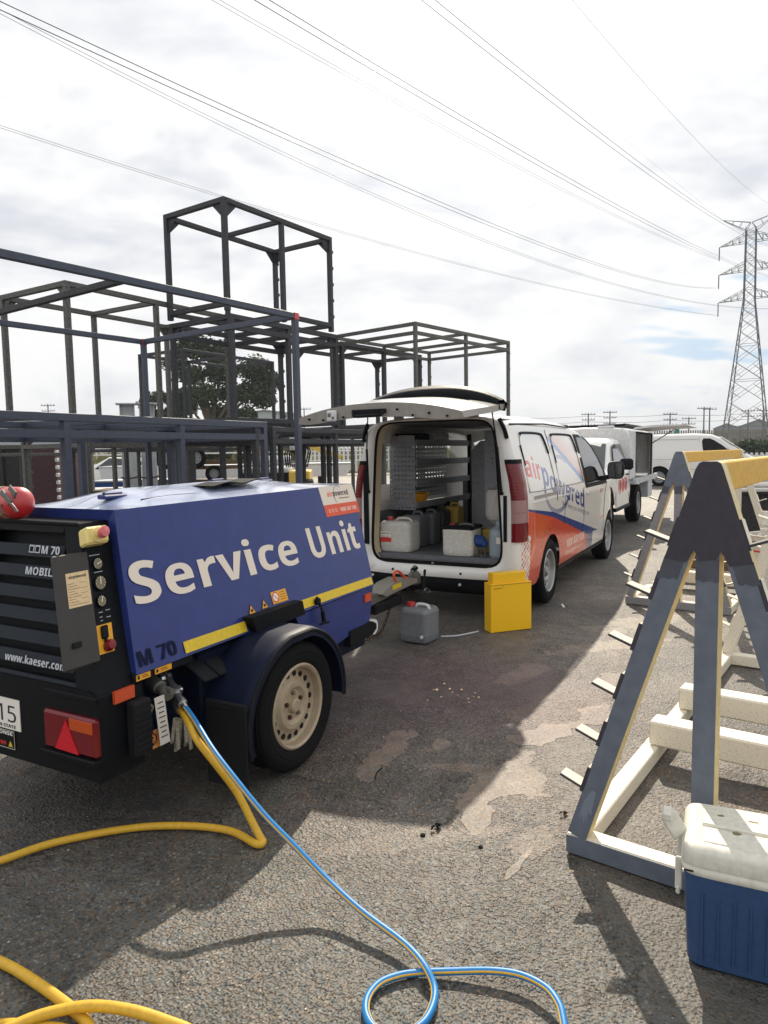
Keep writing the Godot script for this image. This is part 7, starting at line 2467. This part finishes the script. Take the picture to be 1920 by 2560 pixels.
func fence(label: String, a: Vector3, c: Vector3, n: int, h: float, m: Material) -> void:
	var o := thing("fence", label, "fence", a)
	var d := c - a
	var wdt := d.length() / n
	for k in n:
		var b := MB.new()
		var p := d * (float(k) / n)
		b.box(Transform3D(Basis(Vector3.UP, -atan2(d.z, d.x)), p + Vector3(0, h * 0.5 - 0.4, 0)), Vector3(wdt * 0.55, h + 0.8, 0.05), 0.01)
		part(o, "paling", b, m)
	for y in [h * 0.25, h * 0.8]:
		var b := MB.new()
		b.beam(Vector3(0, y, -0.06), d + Vector3(0, y, -0.06), 0.05, 0.08)
		part(o, "rail", b, m)

func tree(called: String, label: String, p: Vector3, clumps: Array, sd: int, shrub := false) -> void:
	var o := thing(called, label, "shrub" if shrub else "tree", p)
	var r := RandomNumberGenerator.new()
	r.seed = sd
	var b := MB.new()
	var cl := MB.new()
	cl.use_col = true
	for q in clumps:
		var c := Vector3(q[0], q[1], r.randf_range(-0.8, 0.8) * q[2])
		if not shrub:
			b.tube(smooth([Vector3(0, -1.0, 0), Vector3(c.x * 0.15, c.y * 0.4, c.z * 0.1), Vector3(c.x * 0.55, c.y * 0.72, c.z * 0.5), c], 4), 0.26, 6, 0.04)
		var n := int(640 * q[2] * q[2]) if not shrub else int(700 * q[2])
		for k in n:
			var d := Vector3(r.randfn(), r.randfn() * 0.8, r.randfn()).normalized()
			var rad: float = q[2] * 0.74 * pow(r.randf(), 0.4)
			var pos := c + Vector3(d.x * rad, d.y * rad * 0.72, d.z * rad)
			# break the outline into small sprays
			if r.randf() < 0.22: pos += d * q[2] * 0.14
			var s := r.randf_range(0.09, 0.19)
			var bs := Basis.from_euler(Vector3(r.randf() * TAU, r.randf() * TAU, r.randf() * TAU))
			var v := r.randf()
			cl.cur = Color(0.036 + 0.034 * v, 0.058 + 0.048 * v, 0.028 + 0.018 * v)
			cl.quad(pos + bs * Vector3(-s, 0, 0), pos + bs * Vector3(0, s * 0.6, 0), pos + bs * Vector3(s, 0, 0), pos + bs * Vector3(0, -s * 0.6, 0), Vector3(0, 1, 0.2))
	if shrub: b.rod(Vector3(0, -0.6, 0), Vector3(0, clumps[0][1], 0), 0.08, 5)
	part(o, "trunk" if not shrub else "stem", b, M.bark)
	part(o, "crown", cl, M.leaf)

func make_yard() -> void:
	# clutter in the yard seen through the frames
	for q in [[-6.05, 0.42, "left hand upright galvanised column with a cap plate among the frames"], [-5.60, 0.34, "right hand upright galvanised column with a cap plate among the frames"]]:
		var o := thing("steel_column", q[2], "column", Vector3(q[0] + 0.2, 0, -16.2), 0.35, "galvanised columns standing in the yard")
		var b := MB.new()
		b.span(Vector3(-0.15, 0, -0.012), Vector3(0.15, 2.66, 0.012), 0.0)
		b.span(Vector3(-0.165, 0, -0.13), Vector3(-0.15, 2.66, 0.13), 0.0)
		b.span(Vector3(0.15, 0, -0.13), Vector3(0.165, 2.66, 0.13), 0.0)
		part(o, "web_and_flanges", b, M.galv)
		b = MB.new()
		b.cube(Vector3(0, 2.675, 0), Vector3(0.48, 0.03, 0.40), 0.004)
		part(o, "cap_plate", b, M.galv)
		b = MB.new()
		b.tube(smooth([Vector3(-0.2, 1.0, 0.15), Vector3(0, 0.98, 0.16), Vector3(0.2, 1.02, 0.15)], 4), 0.018, 6)
		part(o, "chain", b, M.rust)
	var o := thing("scrap_bin", "dark steel scrap bin at the far left behind the frames", "bin", Vector3(-9.0, 0, -17.4), 0.1)
	var b := MB.new()
	b.span(Vector3(-1.6, 0.2, -0.9), Vector3(1.5, 1.72, 0.9), 0.02)
	part(o, "bin", b, M.bin_dark)
	b = MB.new()
	b.span(Vector3(-1.65, 1.68, -0.95), Vector3(1.55, 1.78, 0.95), 0.02)
	part(o, "rim", b, M.frame_dark)
	for k in 5:
		b = MB.new()
		b.span(Vector3(-1.5 + 0.7 * k, 0.2, 0.9), Vector3(-1.4 + 0.7 * k, 1.68, 0.96), 0.01)
		part(o, "rib", b, M.bin_dark)
	o = thing("maroon_container", "maroon steel box with ribbed edge beside the scrap bin", "container", Vector3(-7.7, 0, -16.6), 0.05)
	b = MB.new()
	b.span(Vector3(-0.25, 0.1, -0.8), Vector3(0.28, 1.74, 0.8), 0.01)
	part(o, "box", b, M.maroon)
	for k in 9:
		b = MB.new()
		b.span(Vector3(0.28, 0.2 + 0.17 * k, 0.70), Vector3(0.33, 0.28 + 0.17 * k, 0.82), 0.005)
		part(o, "edge_rib", b, M.galv)
	# stacked old trailers with upturned wheels
	o = thing("stacked_trailer", "old flat trailer stacked on its side with bare wheels in the air", "trailer", Vector3(-5.1, 0, -19.2), 0.1)
	for q in [[-0.75, 1.40, 0.28], [0.02, 1.41, 0.28], [-0.30, 0.90, 0.28], [0.50, 0.98, 0.22]]:
		var ty := wheel(o, "wheel", Vector3(0, 0, 0), q[2], 0.18, q[2] * 0.55, M.rim_silver, 6, 1.0)
		ty.rotation.y = -PI * 0.5 + 0.25
		ty.position = Vector3(q[0], q[1], 0.35)
	for q in [[-1.9, 1.28, 1.3, 1.28], [-1.9, 0.80, 1.3, 0.74], [-0.4, 1.14, 1.2, 1.14]]:
		b = MB.new()
		b.beam(Vector3(q[0], q[1], 0), Vector3(q[2], q[3], 0), 0.10, 0.10)
		part(o, "frame_rail", b, M.timber)
	for x in [-1.6, 0.7]:
		b = MB.new()
		b.beam(Vector3(x, 0.0, -0.05), Vector3(x, 1.5, -0.05), 0.10, 0.10, Vector3.BACK)
		part(o, "upright", b, M.timber)
	b = MB.new()
	b.beam(Vector3(0.1, 1.25, 0.05), Vector3(0.7, 0.75, 0.05), 0.07, 0.07)
	part(o, "brace", b, M.timber)
	for q in [["white_trailer_body", "long white trailer body behind the stacked wheels", -3.6, -22.0, 5.4, 1.12, 0.35, "white_plain"], ["white_boat_hull", "white boat hull on a trailer left of the galvanised columns", -8.2, -24.0, 2.6, 1.10, 0.5, "white_plain"], ["blue_tarpaulin_load", "blue covered load lying in front of the white hull", -7.6, -21.5, 2.2, 0.72, 0.2, "tool_blue"], ["sheet_stack", "rusty stack of steel sheets left of the columns", -7.4, -19.0, 2.8, 0.58, 0.16, "rust"], ["timber_stack", "grey stack of timber on the ground behind the frames", -6.2, -17.6, 1.9, 0.62, 0.24, "timber"]]:
		var t := thing(q[0], q[1], ["trailer", "boat", "load", "stack", "stack"][["white_trailer_body", "white_boat_hull", "blue_tarpaulin_load", "sheet_stack", "timber_stack"].find(q[0])], Vector3(q[2], 0, q[3]), 0.08)
		b = MB.new()
		b.ext(Transform3D(Basis.IDENTITY, Vector3(-q[4] * 0.5, 0, -0.6)), PackedVector2Array([Vector2(0.1, q[5] - q[6]), Vector2(q[4] - 0.3, q[5] - q[6]), Vector2(q[4], q[5]), Vector2(0, q[5])]), 1.2)
		part(t, "body", b, M[q[7]])
		b = MB.new()
		b.span(Vector3(-q[4] * 0.5, q[5], -0.62), Vector3(q[4] * 0.5, q[5] + 0.05, 0.62), 0.01)
		part(t, "top_edge", b, M.galv if q[7] != "timber" else M.timber)
		for x in [-q[4] * 0.3, q[4] * 0.3]:
			b = MB.new()
			b.span(Vector3(x - 0.08, 0, -0.4), Vector3(x + 0.08, q[5] - q[6], 0.4), 0.01)
			part(t, "support", b, M.bin_dark)
	# white car beyond
	o = thing("parked_car", "pale car parked behind the frames left of the columns", "car", Vector3(-10.4, 0, -29.0), -1.35)
	var secs: Array = []
	for q in [[-2.1, 0.75, 0.7], [-1.9, 0.95, 0.8], [-1.0, 1.0, 0.84], [-0.45, 1.40, 0.62], [0.8, 1.45, 0.64], [1.5, 1.05, 0.82], [2.05, 0.98, 0.8], [2.2, 0.7, 0.7]]:
		var row := PackedVector3Array()
		for p in [[0.84, 0.3], [0.86, 0.6], [0.84, minf(0.92, q[1])], [q[2], q[1] - 0.03], [0.3, q[1]], [-0.3, q[1]], [-q[2], q[1] - 0.03], [-0.84, minf(0.92, q[1])], [-0.86, 0.6], [-0.84, 0.3]]: row.append(Vector3(p[0], p[1], q[0]))
		secs.append(row)
	b = MB.new()
	b.grid(secs, Vector3(0, 0.6, 0))
	part(o, "body_shell", b, M.van)
	b = MB.new()
	for s in [-1.0, 1.0]: b.quad(Vector3(s * 0.85, 0.98, -0.75), Vector3(s * 0.68, 1.36, -0.35), Vector3(s * 0.70, 1.40, 0.75), Vector3(s * 0.86, 0.98, 1.3), Vector3(s, 0.3, 0))
	part(o, "side_window", b, M.glass)
	for s in [-1.0, 1.0]:
		for z in [-1.3, 1.35]: wheel(o, "wheel", Vector3(s * 0.76, 0.31, z), 0.31, 0.18, 0.19, M.rim_silver, 6, s)
	# yellow loader truck
	o = thing("yellow_truck", "yellow and grey crane truck with silver tanks behind the frames", "truck", Vector3(-2.75, -0.15, -19.4), 0.05)
	b = MB.new()
	b.span(Vector3(-1.1, 1.12, -0.8), Vector3(0.2, 1.26, 0.8), 0.03)
	part(o, "grey_deck", b, M.galv)
	b = MB.new()
	b.span(Vector3(-1.05, 0.55, -0.75), Vector3(0.2, 1.12, 0.75), 0.02)
	part(o, "dark_side", b, M.void)
	b = MB.new()
	b.span(Vector3(0.2, 0.7, -0.8), Vector3(0.75, 1.16, 0.85), 0.03)
	part(o, "yellow_body", b, M.poly_yellow)
	for q in [[-0.5, 1.42, 0.16], [-0.1, 1.44, 0.14]]:
		b = MB.new()
		b.lathe(Transform3D(Basis(Vector3.UP, Vector3.RIGHT, Vector3.FORWARD), Vector3(q[0] - 0.25, q[1], 0.1)), [Vector2(0, 0), Vector2(q[2] * 0.8, 0.02), Vector2(q[2], 0.06), Vector2(q[2], 0.52), Vector2(q[2] * 0.8, 0.56), Vector2(0, 0.58)], 18)
		part(o, "silver_tank", b, M.chrome)
	b = MB.new()
	b.beam(Vector3(0.55, 1.1, 0.2), Vector3(0.52, 1.95, 0.2), 0.10, 0.10, Vector3.BACK)
	b.beam(Vector3(0.52, 1.9, 0.2), Vector3(1.6, 1.5, 0.2), 0.09, 0.12)
	part(o, "crane_arm", b, M.poly_yellow)
	b = MB.new()
	b.beam(Vector3(-0.72, 1.2, -0.3), Vector3(-0.62, 1.95, -0.3), 0.08, 0.08, Vector3.BACK)
	part(o, "crane_leg", b, M.poly_yellow)
	b = MB.new()
	for k in 12: b.tube(smooth([Vector3(0.1 + 0.05 * k, 1.25, 0.2), Vector3(0.1 + 0.06 * k, 1.7, 0.3), Vector3(0.6, 1.5 + 0.03 * k, 0.3)], 4), 0.02, 5)
	part(o, "hydraulic_hoses", b, M.void)
	for x in [-0.6, 0.75]: wheel(o, "wheel", Vector3(x, 0.55, 0.85), 0.4, 0.2, 0.22, M.rim_silver, 6, 1.0)
	for q in [[-2.9, -33.0, "orange cone left of the tall stack's legs, beyond the white trailer body"], [-3.6, -33.5, "second orange cone further left beyond the white trailer body"], [-8.4, -34.0, "orange cone behind the stacked wheels"], [-5.4, -33.0, "orange cone between the posts right of the stacked wheels"]]:
		o = thing("traffic_cone", q[2], "cone", Vector3(q[0] * 1.7, 0, q[1]), 0.0, "orange cones in the yard")
		b = MB.new()
		b.lathe(Transform3D.IDENTITY, [Vector2(0.16, 0.03), Vector2(0.03, 0.75), Vector2(0, 0.75)], 12)
		part(o, "cone", b, M.cone)
		b = MB.new()
		b.lathe(Transform3D.IDENTITY, [Vector2(0.128, 0.28), Vector2(0.098, 0.45)], 12)
		part(o, "white_band", b, M.white_plain)
		b = MB.new()
		b.cube(Vector3(0, 0.02, 0), Vector3(0.42, 0.04, 0.42), 0.01)
		part(o, "foot", b, M.cone)
	# right hand side: pipe stack, grey bin, white valve parts
	o = thing("pipe_stack", "white pipes stacked on a dark bin beyond the racks", "pipes", Vector3(5.9, 0, -10.6), -0.3)
	for k in 4:
		b = MB.new()
		b.rod(Vector3(-1.0, 0.80 + 0.075 * k, 0.05 * (k % 2)), Vector3(2.2, 0.82 + 0.075 * k, 0.05 * (k % 2)), 0.028, 8)
		part(o, "pipe", b, M.white_plain)
	o = thing("grey_bin", "dark grey steel bin standing beyond the racks at the right edge", "bin", Vector3(5.9, 0, -10.9), -0.3)
	b = MB.new()
	b.span(Vector3(-1.0, 0.05, -0.6), Vector3(2.0, 0.76, 0.25), 0.02)
	part(o, "bin", b, M.bin_dark)
	b = MB.new()
	b.span(Vector3(-1.05, 0.74, -0.65), Vector3(2.05, 0.80, 0.30), 0.01)
	part(o, "rim", b, M.bin_dark)
	o = thing("white_tub", "white plastic tub with a blue band full of white fittings at the right edge", "tub", Vector3(3.62, 0, -6.35))
	b = MB.new()
	b.lathe(Transform3D.IDENTITY, [Vector2(0, 0.01), Vector2(0.24, 0.01), Vector2(0.27, 0.66), Vector2(0.28, 0.68), Vector2(0.26, 0.68), Vector2(0.25, 0.5)], 26)
	part(o, "tub", b, M.poly)
	b = MB.new()
	b.lathe(Transform3D.IDENTITY, [Vector2(0.272, 0.58), Vector2(0.275, 0.625)], 26)
	part(o, "blue_band", b, M.blue_ink)
	b = MB.new()
	b.lathe(Transform3D.IDENTITY, [Vector2(0.268, 0.53), Vector2(0.270, 0.545)], 26)
	part(o, "red_band", b, M.red_ink)
	for k in 14:
		b = MB.new()
		var a := k * 2.4
		var p := Vector3(cos(a) * 0.20 * (0.4 + 0.6 * float(k % 3) / 2.0), 0.64 + 0.05 * float(k % 4), sin(a) * 0.18)
		b.box(Transform3D(Basis.from_euler(Vector3(k * 0.7, k * 1.1, k * 0.3)), p), Vector3(0.075, 0.06, 0.10), 0.012)
		b.lathe(at(p), [Vector2(0.03, 0), Vector2(0.03, 0.09), Vector2(0.02, 0.09), Vector2(0.02, 0.02)], 10)
		part(o, "white_fitting", b, M.poly)

func stripe(parent: Node3D, pts: PackedVector3Array, r: float, w: float, side_dir: Vector3, m: Material) -> void:
	# a thin coloured strip moulded along a hose
	var q := PackedVector3Array()
	for i in pts.size():
		var d := (pts[mini(i + 1, pts.size() - 1)] - pts[maxi(i - 1, 0)]).normalized()
		var s := d.cross(Vector3.UP)
		s = s.normalized() if s.length() > 0.05 else Vector3.RIGHT
		if s.dot(side_dir) < 0.0 and i == 0: s = -s
		q.append(pts[i] + (s * 0.86 + Vector3.UP * 0.32).normalized() * (r - w * 0.62))
	var b := MB.new()
	b.tube(q, w, 6)
	part(parent, "stripe", b, m)

func make_hoses() -> void:
	var bp := smooth([Vector3(-0.83, 0.475, -2.785), Vector3(-0.77, 0.455, -2.70), Vector3(-0.66, 0.40, -2.54), Vector3(-0.563, 0.335, -2.445), Vector3(-0.44, 0.235, -2.36), Vector3(-0.321, 0.155, -2.287), Vector3(-0.212, 0.092, -2.206), Vector3(-0.096, 0.055, -2.097), Vector3(0.017, 0.036, -1.995), Vector3(0.065, 0.034, -1.933), Vector3(0.098, 0.028, -1.875), Vector3(0.116, 0.016, -1.825), Vector3(0.114, 0.013, -1.78), Vector3(0.095, 0.012, -1.728), Vector3(0.067, 0.012, -1.692), Vector3(0.026, 0.012, -1.668), Vector3(-0.013, 0.012, -1.668), Vector3(-0.053, 0.012, -1.696), Vector3(-0.072, 0.012, -1.744), Vector3(-0.066, 0.012, -1.798), Vector3(-0.033, 0.012, -1.846), Vector3(0.021, 0.011, -1.873), Vector3(0.080, 0.011, -1.882), Vector3(0.175, 0.015, -1.88), Vector3(0.283, 0.024, -1.868), Vector3(0.361, 0.03, -1.842), Vector3(0.419, 0.034, -1.79), Vector3(0.440, 0.034, -1.733), Vector3(0.440, 0.03, -1.684), Vector3(0.43, 0.02, -1.58), Vector3(0.44, 0.012, -1.40), Vector3(0.50, 0.012, -1.1)], 7)
	var o := thing("blue_hose", "blue air hose with a yellow stripe looping over the asphalt", "hose")
	var b := MB.new()
	b.tube(bp, 0.0105, 12)
	part(o, "hose", b, M.hose_blue)
	stripe(o, bp, 0.0105, 0.0042, Vector3(-1, 0, 1), M.hose_yellow)
	# chrome coupling at the trailer's outlet
	b = MB.new()
	var c0 := Vector3(-0.955, 0.555, -2.935)
	var ax := (bp[0] - c0).normalized()
	var sx := ax.cross(Vector3.UP).normalized()
	var t := Transform3D(Basis(sx, ax, sx.cross(ax)), c0)
	var ln := c0.distance_to(bp[0])
	b.lathe(t, [Vector2(0, 0), Vector2(0.027, 0.0), Vector2(0.03, 0.02), Vector2(0.022, 0.035), Vector2(0.022, ln * 0.45), Vector2(0.027, ln * 0.46), Vector2(0.027, ln * 0.62), Vector2(0.017, ln * 0.64), Vector2(0.017, ln * 0.82), Vector2(0.021, ln * 0.83), Vector2(0.021, ln * 0.93), Vector2(0.014, ln * 0.95), Vector2(0.013, ln * 1.12), Vector2(0.0105, ln * 1.13)], 18)
	b.box(t * at(Vector3(0.022, ln * 0.1, 0.012)), Vector3(0.03, 0.045, 0.03), 0.008)
	b.box(t * at(Vector3(-0.020, ln * 0.55, 0.012)), Vector3(0.022, 0.03, 0.022), 0.006)
	part(o, "coupling", b, M.chrome)
	var yp := smooth([Vector3(-0.865, 0.45, -2.83), Vector3(-0.80, 0.44, -2.72), Vector3(-0.737, 0.40, -2.62), Vector3(-0.655, 0.30, -2.60), Vector3(-0.59, 0.19, -2.615), Vector3(-0.535, 0.085, -2.60), Vector3(-0.497, 0.028, -2.575), Vector3(-0.486, 0.017, -2.562), Vector3(-0.51, 0.016, -2.552), Vector3(-0.635, 0.016, -2.65), Vector3(-0.827, 0.016, -2.692), Vector3(-1.043, 0.016, -2.678), Vector3(-1.293, 0.016, -2.586), Vector3(-1.442, 0.016, -2.469), Vector3(-1.593, 0.016, -2.357), Vector3(-1.75, 0.016, -2.2)], 8)
	o = thing("yellow_hose", "thick yellow air hose hanging from the trailer and bent back along the ground", "hose")
	b = MB.new()
	b.tube(yp, 0.0145, 12)
	part(o, "hose", b, M.hose_yellow)
	b = MB.new()
	b.rod(Vector3(-0.90, 0.47, -2.88), yp[2], 0.021, 12)
	part(o, "coupling", b, M.steel_dull)
	o = thing("yellow_hose_coil", "coil of thick yellow hose lying at the lower left", "hose")
	var cp := smooth([Vector3(-1.70, 0.016, -2.02), Vector3(-1.40, 0.016, -2.05), Vector3(-1.159, 0.016, -1.949), Vector3(-1.008, 0.016, -1.863), Vector3(-0.859, 0.016, -1.762), Vector3(-0.788, 0.016, -1.70), Vector3(-0.75, 0.016, -1.62), Vector3(-0.80, 0.016, -1.50), Vector3(-0.95, 0.016, -1.46), Vector3(-1.04, 0.03, -1.53), Vector3(-1.03, 0.043, -1.62), Vector3(-0.963, 0.047, -1.685), Vector3(-0.889, 0.047, -1.722), Vector3(-0.798, 0.047, -1.738), Vector3(-0.696, 0.044, -1.726), Vector3(-0.591, 0.036, -1.697), Vector3(-0.50, 0.03, -1.655), Vector3(-0.44, 0.02, -1.56), Vector3(-0.48, 0.016, -1.42), Vector3(-0.70, 0.016, -1.33), Vector3(-1.0, 0.016, -1.38), Vector3(-1.16, 0.018, -1.55), Vector3(-1.13, 0.02, -1.675), Vector3(-1.028, 0.02, -1.712), Vector3(-0.93, 0.02, -1.705), Vector3(-0.84, 0.017, -1.69), Vector3(-0.78, 0.016, -1.64), Vector3(-0.80, 0.016, -1.56)], 8)
	b = MB.new()
	b.tube(cp, 0.0145, 12)
	part(o, "hose", b, M.hose_yellow)

func make_small() -> void:
	# fire extinguisher strapped on top of the radiator housing
	var hd := deg_to_rad(28.2)
	var to := Transform3D(Basis(Vector3.UP, -hd), Vector3(-0.4114, 0, -3.2272))
	var o := thing("fire_extinguisher", "red fire extinguisher strapped down on the trailer's black housing", "extinguisher", to * L(-0.795, 1.31, -0.865), -hd)
	var b := MB.new()
	var t := Transform3D(Basis(Vector3.UP, Vector3.LEFT, Vector3.BACK), Vector3(0.07, 0, 0))
	var prof: Array = [Vector2(0, 0)]
	for k in 10: prof.append(Vector2(0.068 * sin((k + 1) / 10.0 * PI * 0.5), 0.045 * (1.0 - cos((k + 1) / 10.0 * PI * 0.5))))
	prof.append_array([Vector2(0.068, 0.15)])
	b.lathe(t, prof, 36)
	part(o, "cylinder", b, M.red)
	b = MB.new()
	b.lathe(t, [Vector2(0.0681, 0.15), Vector2(0.0685, 0.155), Vector2(0.0685, 0.36), Vector2(0.05, 0.42), Vector2(0, 0.43)], 36)
	part(o, "white_label", b, M.white_plain)
	b = MB.new()
	var st: Array = []
	for k in 25:
		var a := TAU * k / 24.0
		st.append(PackedVector3Array([Vector3(-0.048 - 0.03 * cos(a), cos(a) * 0.0700, sin(a) * 0.0700), Vector3(-0.022 - 0.03 * cos(a), cos(a) * 0.0700, sin(a) * 0.0700)]))
	b.grid(st, Vector3(-0.03, 0, 0))
	part(o, "strap", b, M.strap)
	b = MB.new()
	b.beam(Vector3(-0.005, 0.050, 0.052), Vector3(0.065, 0.005, 0.062), 0.026, 0.014, Vector3(0, 0, 1), 0.003)
	b.beam(Vector3(0.02, 0.066, 0.035), Vector3(0.075, 0.036, 0.045), 0.03, 0.008, Vector3(0, 0, 1), 0.002)
	b.tube(smooth([Vector3(0.06, 0.01, 0.064), Vector3(0.087, -0.008, 0.066), Vector3(0.103, -0.03, 0.062)], 4), 0.006, 6)
	b.tube(smooth([Vector3(0.015, 0.0, 0.07), Vector3(0.011, -0.02, 0.073), Vector3(0.023, -0.035, 0.072), Vector3(0.015, -0.045, 0.072)], 4), 0.003, 5)
	part(o, "toggle_clamp", b, M.steel_dull)
	# rubber mat lying on the lid
	o = thing("rubber_mat", "curled black rubber mat lying on the trailer's lid", "mat", to * L(0.22, 1.338, -0.58), -hd)
	var rows: Array = []
	for i in 5:
		var row := PackedVector3Array()
		for j in 17:
			var f := j / 16.0
			row.append(Vector3((i - 2) * 0.035, 0.004 + 0.012 * pow(sin(f * 5.2), 2.0) + 0.010 * f, 0.20 - 0.40 * f))
		rows.append(row)
	b = MB.new()
	b.grid(rows, Vector3(0, -2, 0))
	var lower: Array = []
	for row in rows:
		var q := PackedVector3Array()
		for p in row: q.append(p - Vector3(0, 0.006, 0))
		lower.append(q)
	b.grid(lower, Vector3(0, 2, 0))
	for i in [0, 4]: b.grid([rows[i], lower[i]], Vector3(0, 0, 0))
	part(o, "sheet", b, M.black)
	# yellow cabinet by the van
	o = thing("yellow_toolbox", "upright yellow steel box with a smaller lid box by the van's bumper", "toolbox", Vector3(0.858, 0, -5.615), deg_to_rad(19.3))
	b = MB.new()
	b.span(Vector3(0, 0.002, 0), Vector3(0.378, 0.405, -0.115), 0.003)
	part(o, "cabinet", b, M.yellow_box)
	b = MB.new()
	b.span(Vector3(0.025, 0.405, -0.015), Vector3(0.335, 0.487, -0.105), 0.003)
	part(o, "top_box", b, M.yellow_box)
	b = MB.new()
	b.span(Vector3(0.002, 0.392, 0.0005), Vector3(0.376, 0.3945, 0.0018), 0.0)
	b.span(Vector3(0.11, 0.375, 0.0005), Vector3(0.112, 0.392, 0.0018), 0.0)
	part(o, "lid_joint", b, M.rust)
	letters(o, "maker_lettering", "AIRTOOLS", at(Vector3(0.022, 0.362, 0.0)), 0.08, 0.007, M.rust, true, 0.0006).visible = true
	# canister of waste oil
	var jc := jerrycan("jerrycan", "grey jerrycan with a red cap and white handle on the ground by the tow bar", Vector3(0.268, 0, -5.462), -deg_to_rad(34.0), 0.25, 0.245, 0.275, M.poly_grey, M.red, "", M.white_plain)
	b = MB.new()
	b.lathe(Transform3D(Basis(Vector3.RIGHT, Vector3.BACK, Vector3.DOWN), Vector3(0.09, 0.06, 0.121)), [Vector2(0.014, 0), Vector2(0.014, 0.008), Vector2(0, 0.009)], 12)
	part(jc, "tap", b, M.white_plain)
	# chain trailing on the ground
	o = thing("safety_chain", "rusty safety chain trailing on the ground under the tow bar", "chain")
	var cp := smooth([Vector3(-0.62, 0.012, -4.75), Vector3(-0.42, 0.012, -4.98), Vector3(-0.262, 0.012, -5.227), Vector3(-0.15, 0.012, -5.45), Vector3(-0.05, 0.02, -5.62), Vector3(0.0, 0.10, -5.72), Vector3(0.05, 0.22, -5.80), Vector3(0.10, 0.30, -5.86)], 12)
	var acc := 0.0
	var k := 0
	for i in range(1, cp.size()):
		acc += cp[i].distance_to(cp[i - 1])
		if acc > 0.026:
			acc = 0.0
			b = MB.new()
			var d := (cp[i] - cp[i - 1]).normalized()
			var s := d.cross(Vector3.UP).normalized()
			if k % 2 == 1: s = d.cross(s)
			var ring := PackedVector3Array()
			for e in 11:
				var a := TAU * e / 10.0
				ring.append(cp[i] + d * cos(a) * 0.021 + s * sin(a) * 0.011)
			b.tube(ring, 0.0036, 5)
			part(o, "link", b, M.rust)
			k += 1
	o = thing("metal_strip", "thin pale strip lying between the grey jerrycan and the yellow box", "strip")
	b = MB.new()
	b.tube(smooth([Vector3(0.44, 0.008, -5.52), Vector3(0.56, 0.008, -5.53), Vector3(0.68, 0.008, -5.60), Vector3(0.76, 0.008, -5.66)], 4), 0.007, 6)
	part(o, "strip", b, M.galv)
	# twigs, flakes and leaves
	var bits := [[0.186, -2.667, 0.03, "dark curl of broken asphalt near the middle of the yard", "asphalt_flake"], [0.715, -2.753, 0.02, "dead brown leaf beside the near rack's foot", "dead_leaf"], [0.344, -2.532, 0.018, "small dark stone lying alone in the sun near the hose", "stone"], [0.13, -2.62, 0.022, "pale chip of stone beside the curl of asphalt", "stone"], [-0.05, -3.15, 0.03, "short dark twig by the trailer wheel's pale patch", "twig"]]
	for q in bits:
		o = thing(q[4], q[3], "debris", Vector3(q[0], 0, q[1]), q[2] * 40.0)
		b = MB.new()
		var sz: float = q[2]
		if q[4] == "twig": b.tube(smooth([Vector3(-0.06, 0.004, 0.01), Vector3(0, 0.006, -0.004), Vector3(0.06, 0.004, 0.0)], 4), 0.0035, 5)
		elif q[4] == "stone":
			b.lathe(at(Vector3(0, -0.003, 0)), [Vector2(0, sz * 0.5), Vector2(sz * 0.3, sz * 0.42), Vector2(sz * 0.5, sz * 0.2), Vector2(sz * 0.45, 0)], 8)
		else:
			for e in 9: b.box(Transform3D(Basis.from_euler(Vector3(e * 1.3, e * 0.9, e * 2.1)), Vector3(sz * sin(e * 2.3) * 0.8, 0.006 + 0.003 * (e % 3), sz * cos(e * 1.9) * 0.4)), Vector3(sz * 0.5, 0.0025, sz * 0.3), 0.0)
		part(o, q[4] + "_body", b, M.black_soft if q[4] != "dead_leaf" else M.rust)
	# crumbs of pale stone where the surface has broken up
	for e in 14:
		o = thing("stone_chip", "pale stone chip in the small heap on the purple stain", "stone", Vector3(0.42 + rng.randfn() * 0.09, 0, -4.18 + rng.randfn() * 0.07), rng.randf() * TAU, "pale chips heaped on the purple stain")
		b = MB.new()
		var sz := rng.randf_range(0.008, 0.02)
		b.box(Transform3D(Basis.from_euler(Vector3(0.3, 0.4, 0.2)), Vector3(0, sz * 0.25, 0)), Vector3(sz, sz * 0.6, sz * 0.8), sz * 0.15)
		part(o, "chip", b, M.paper)
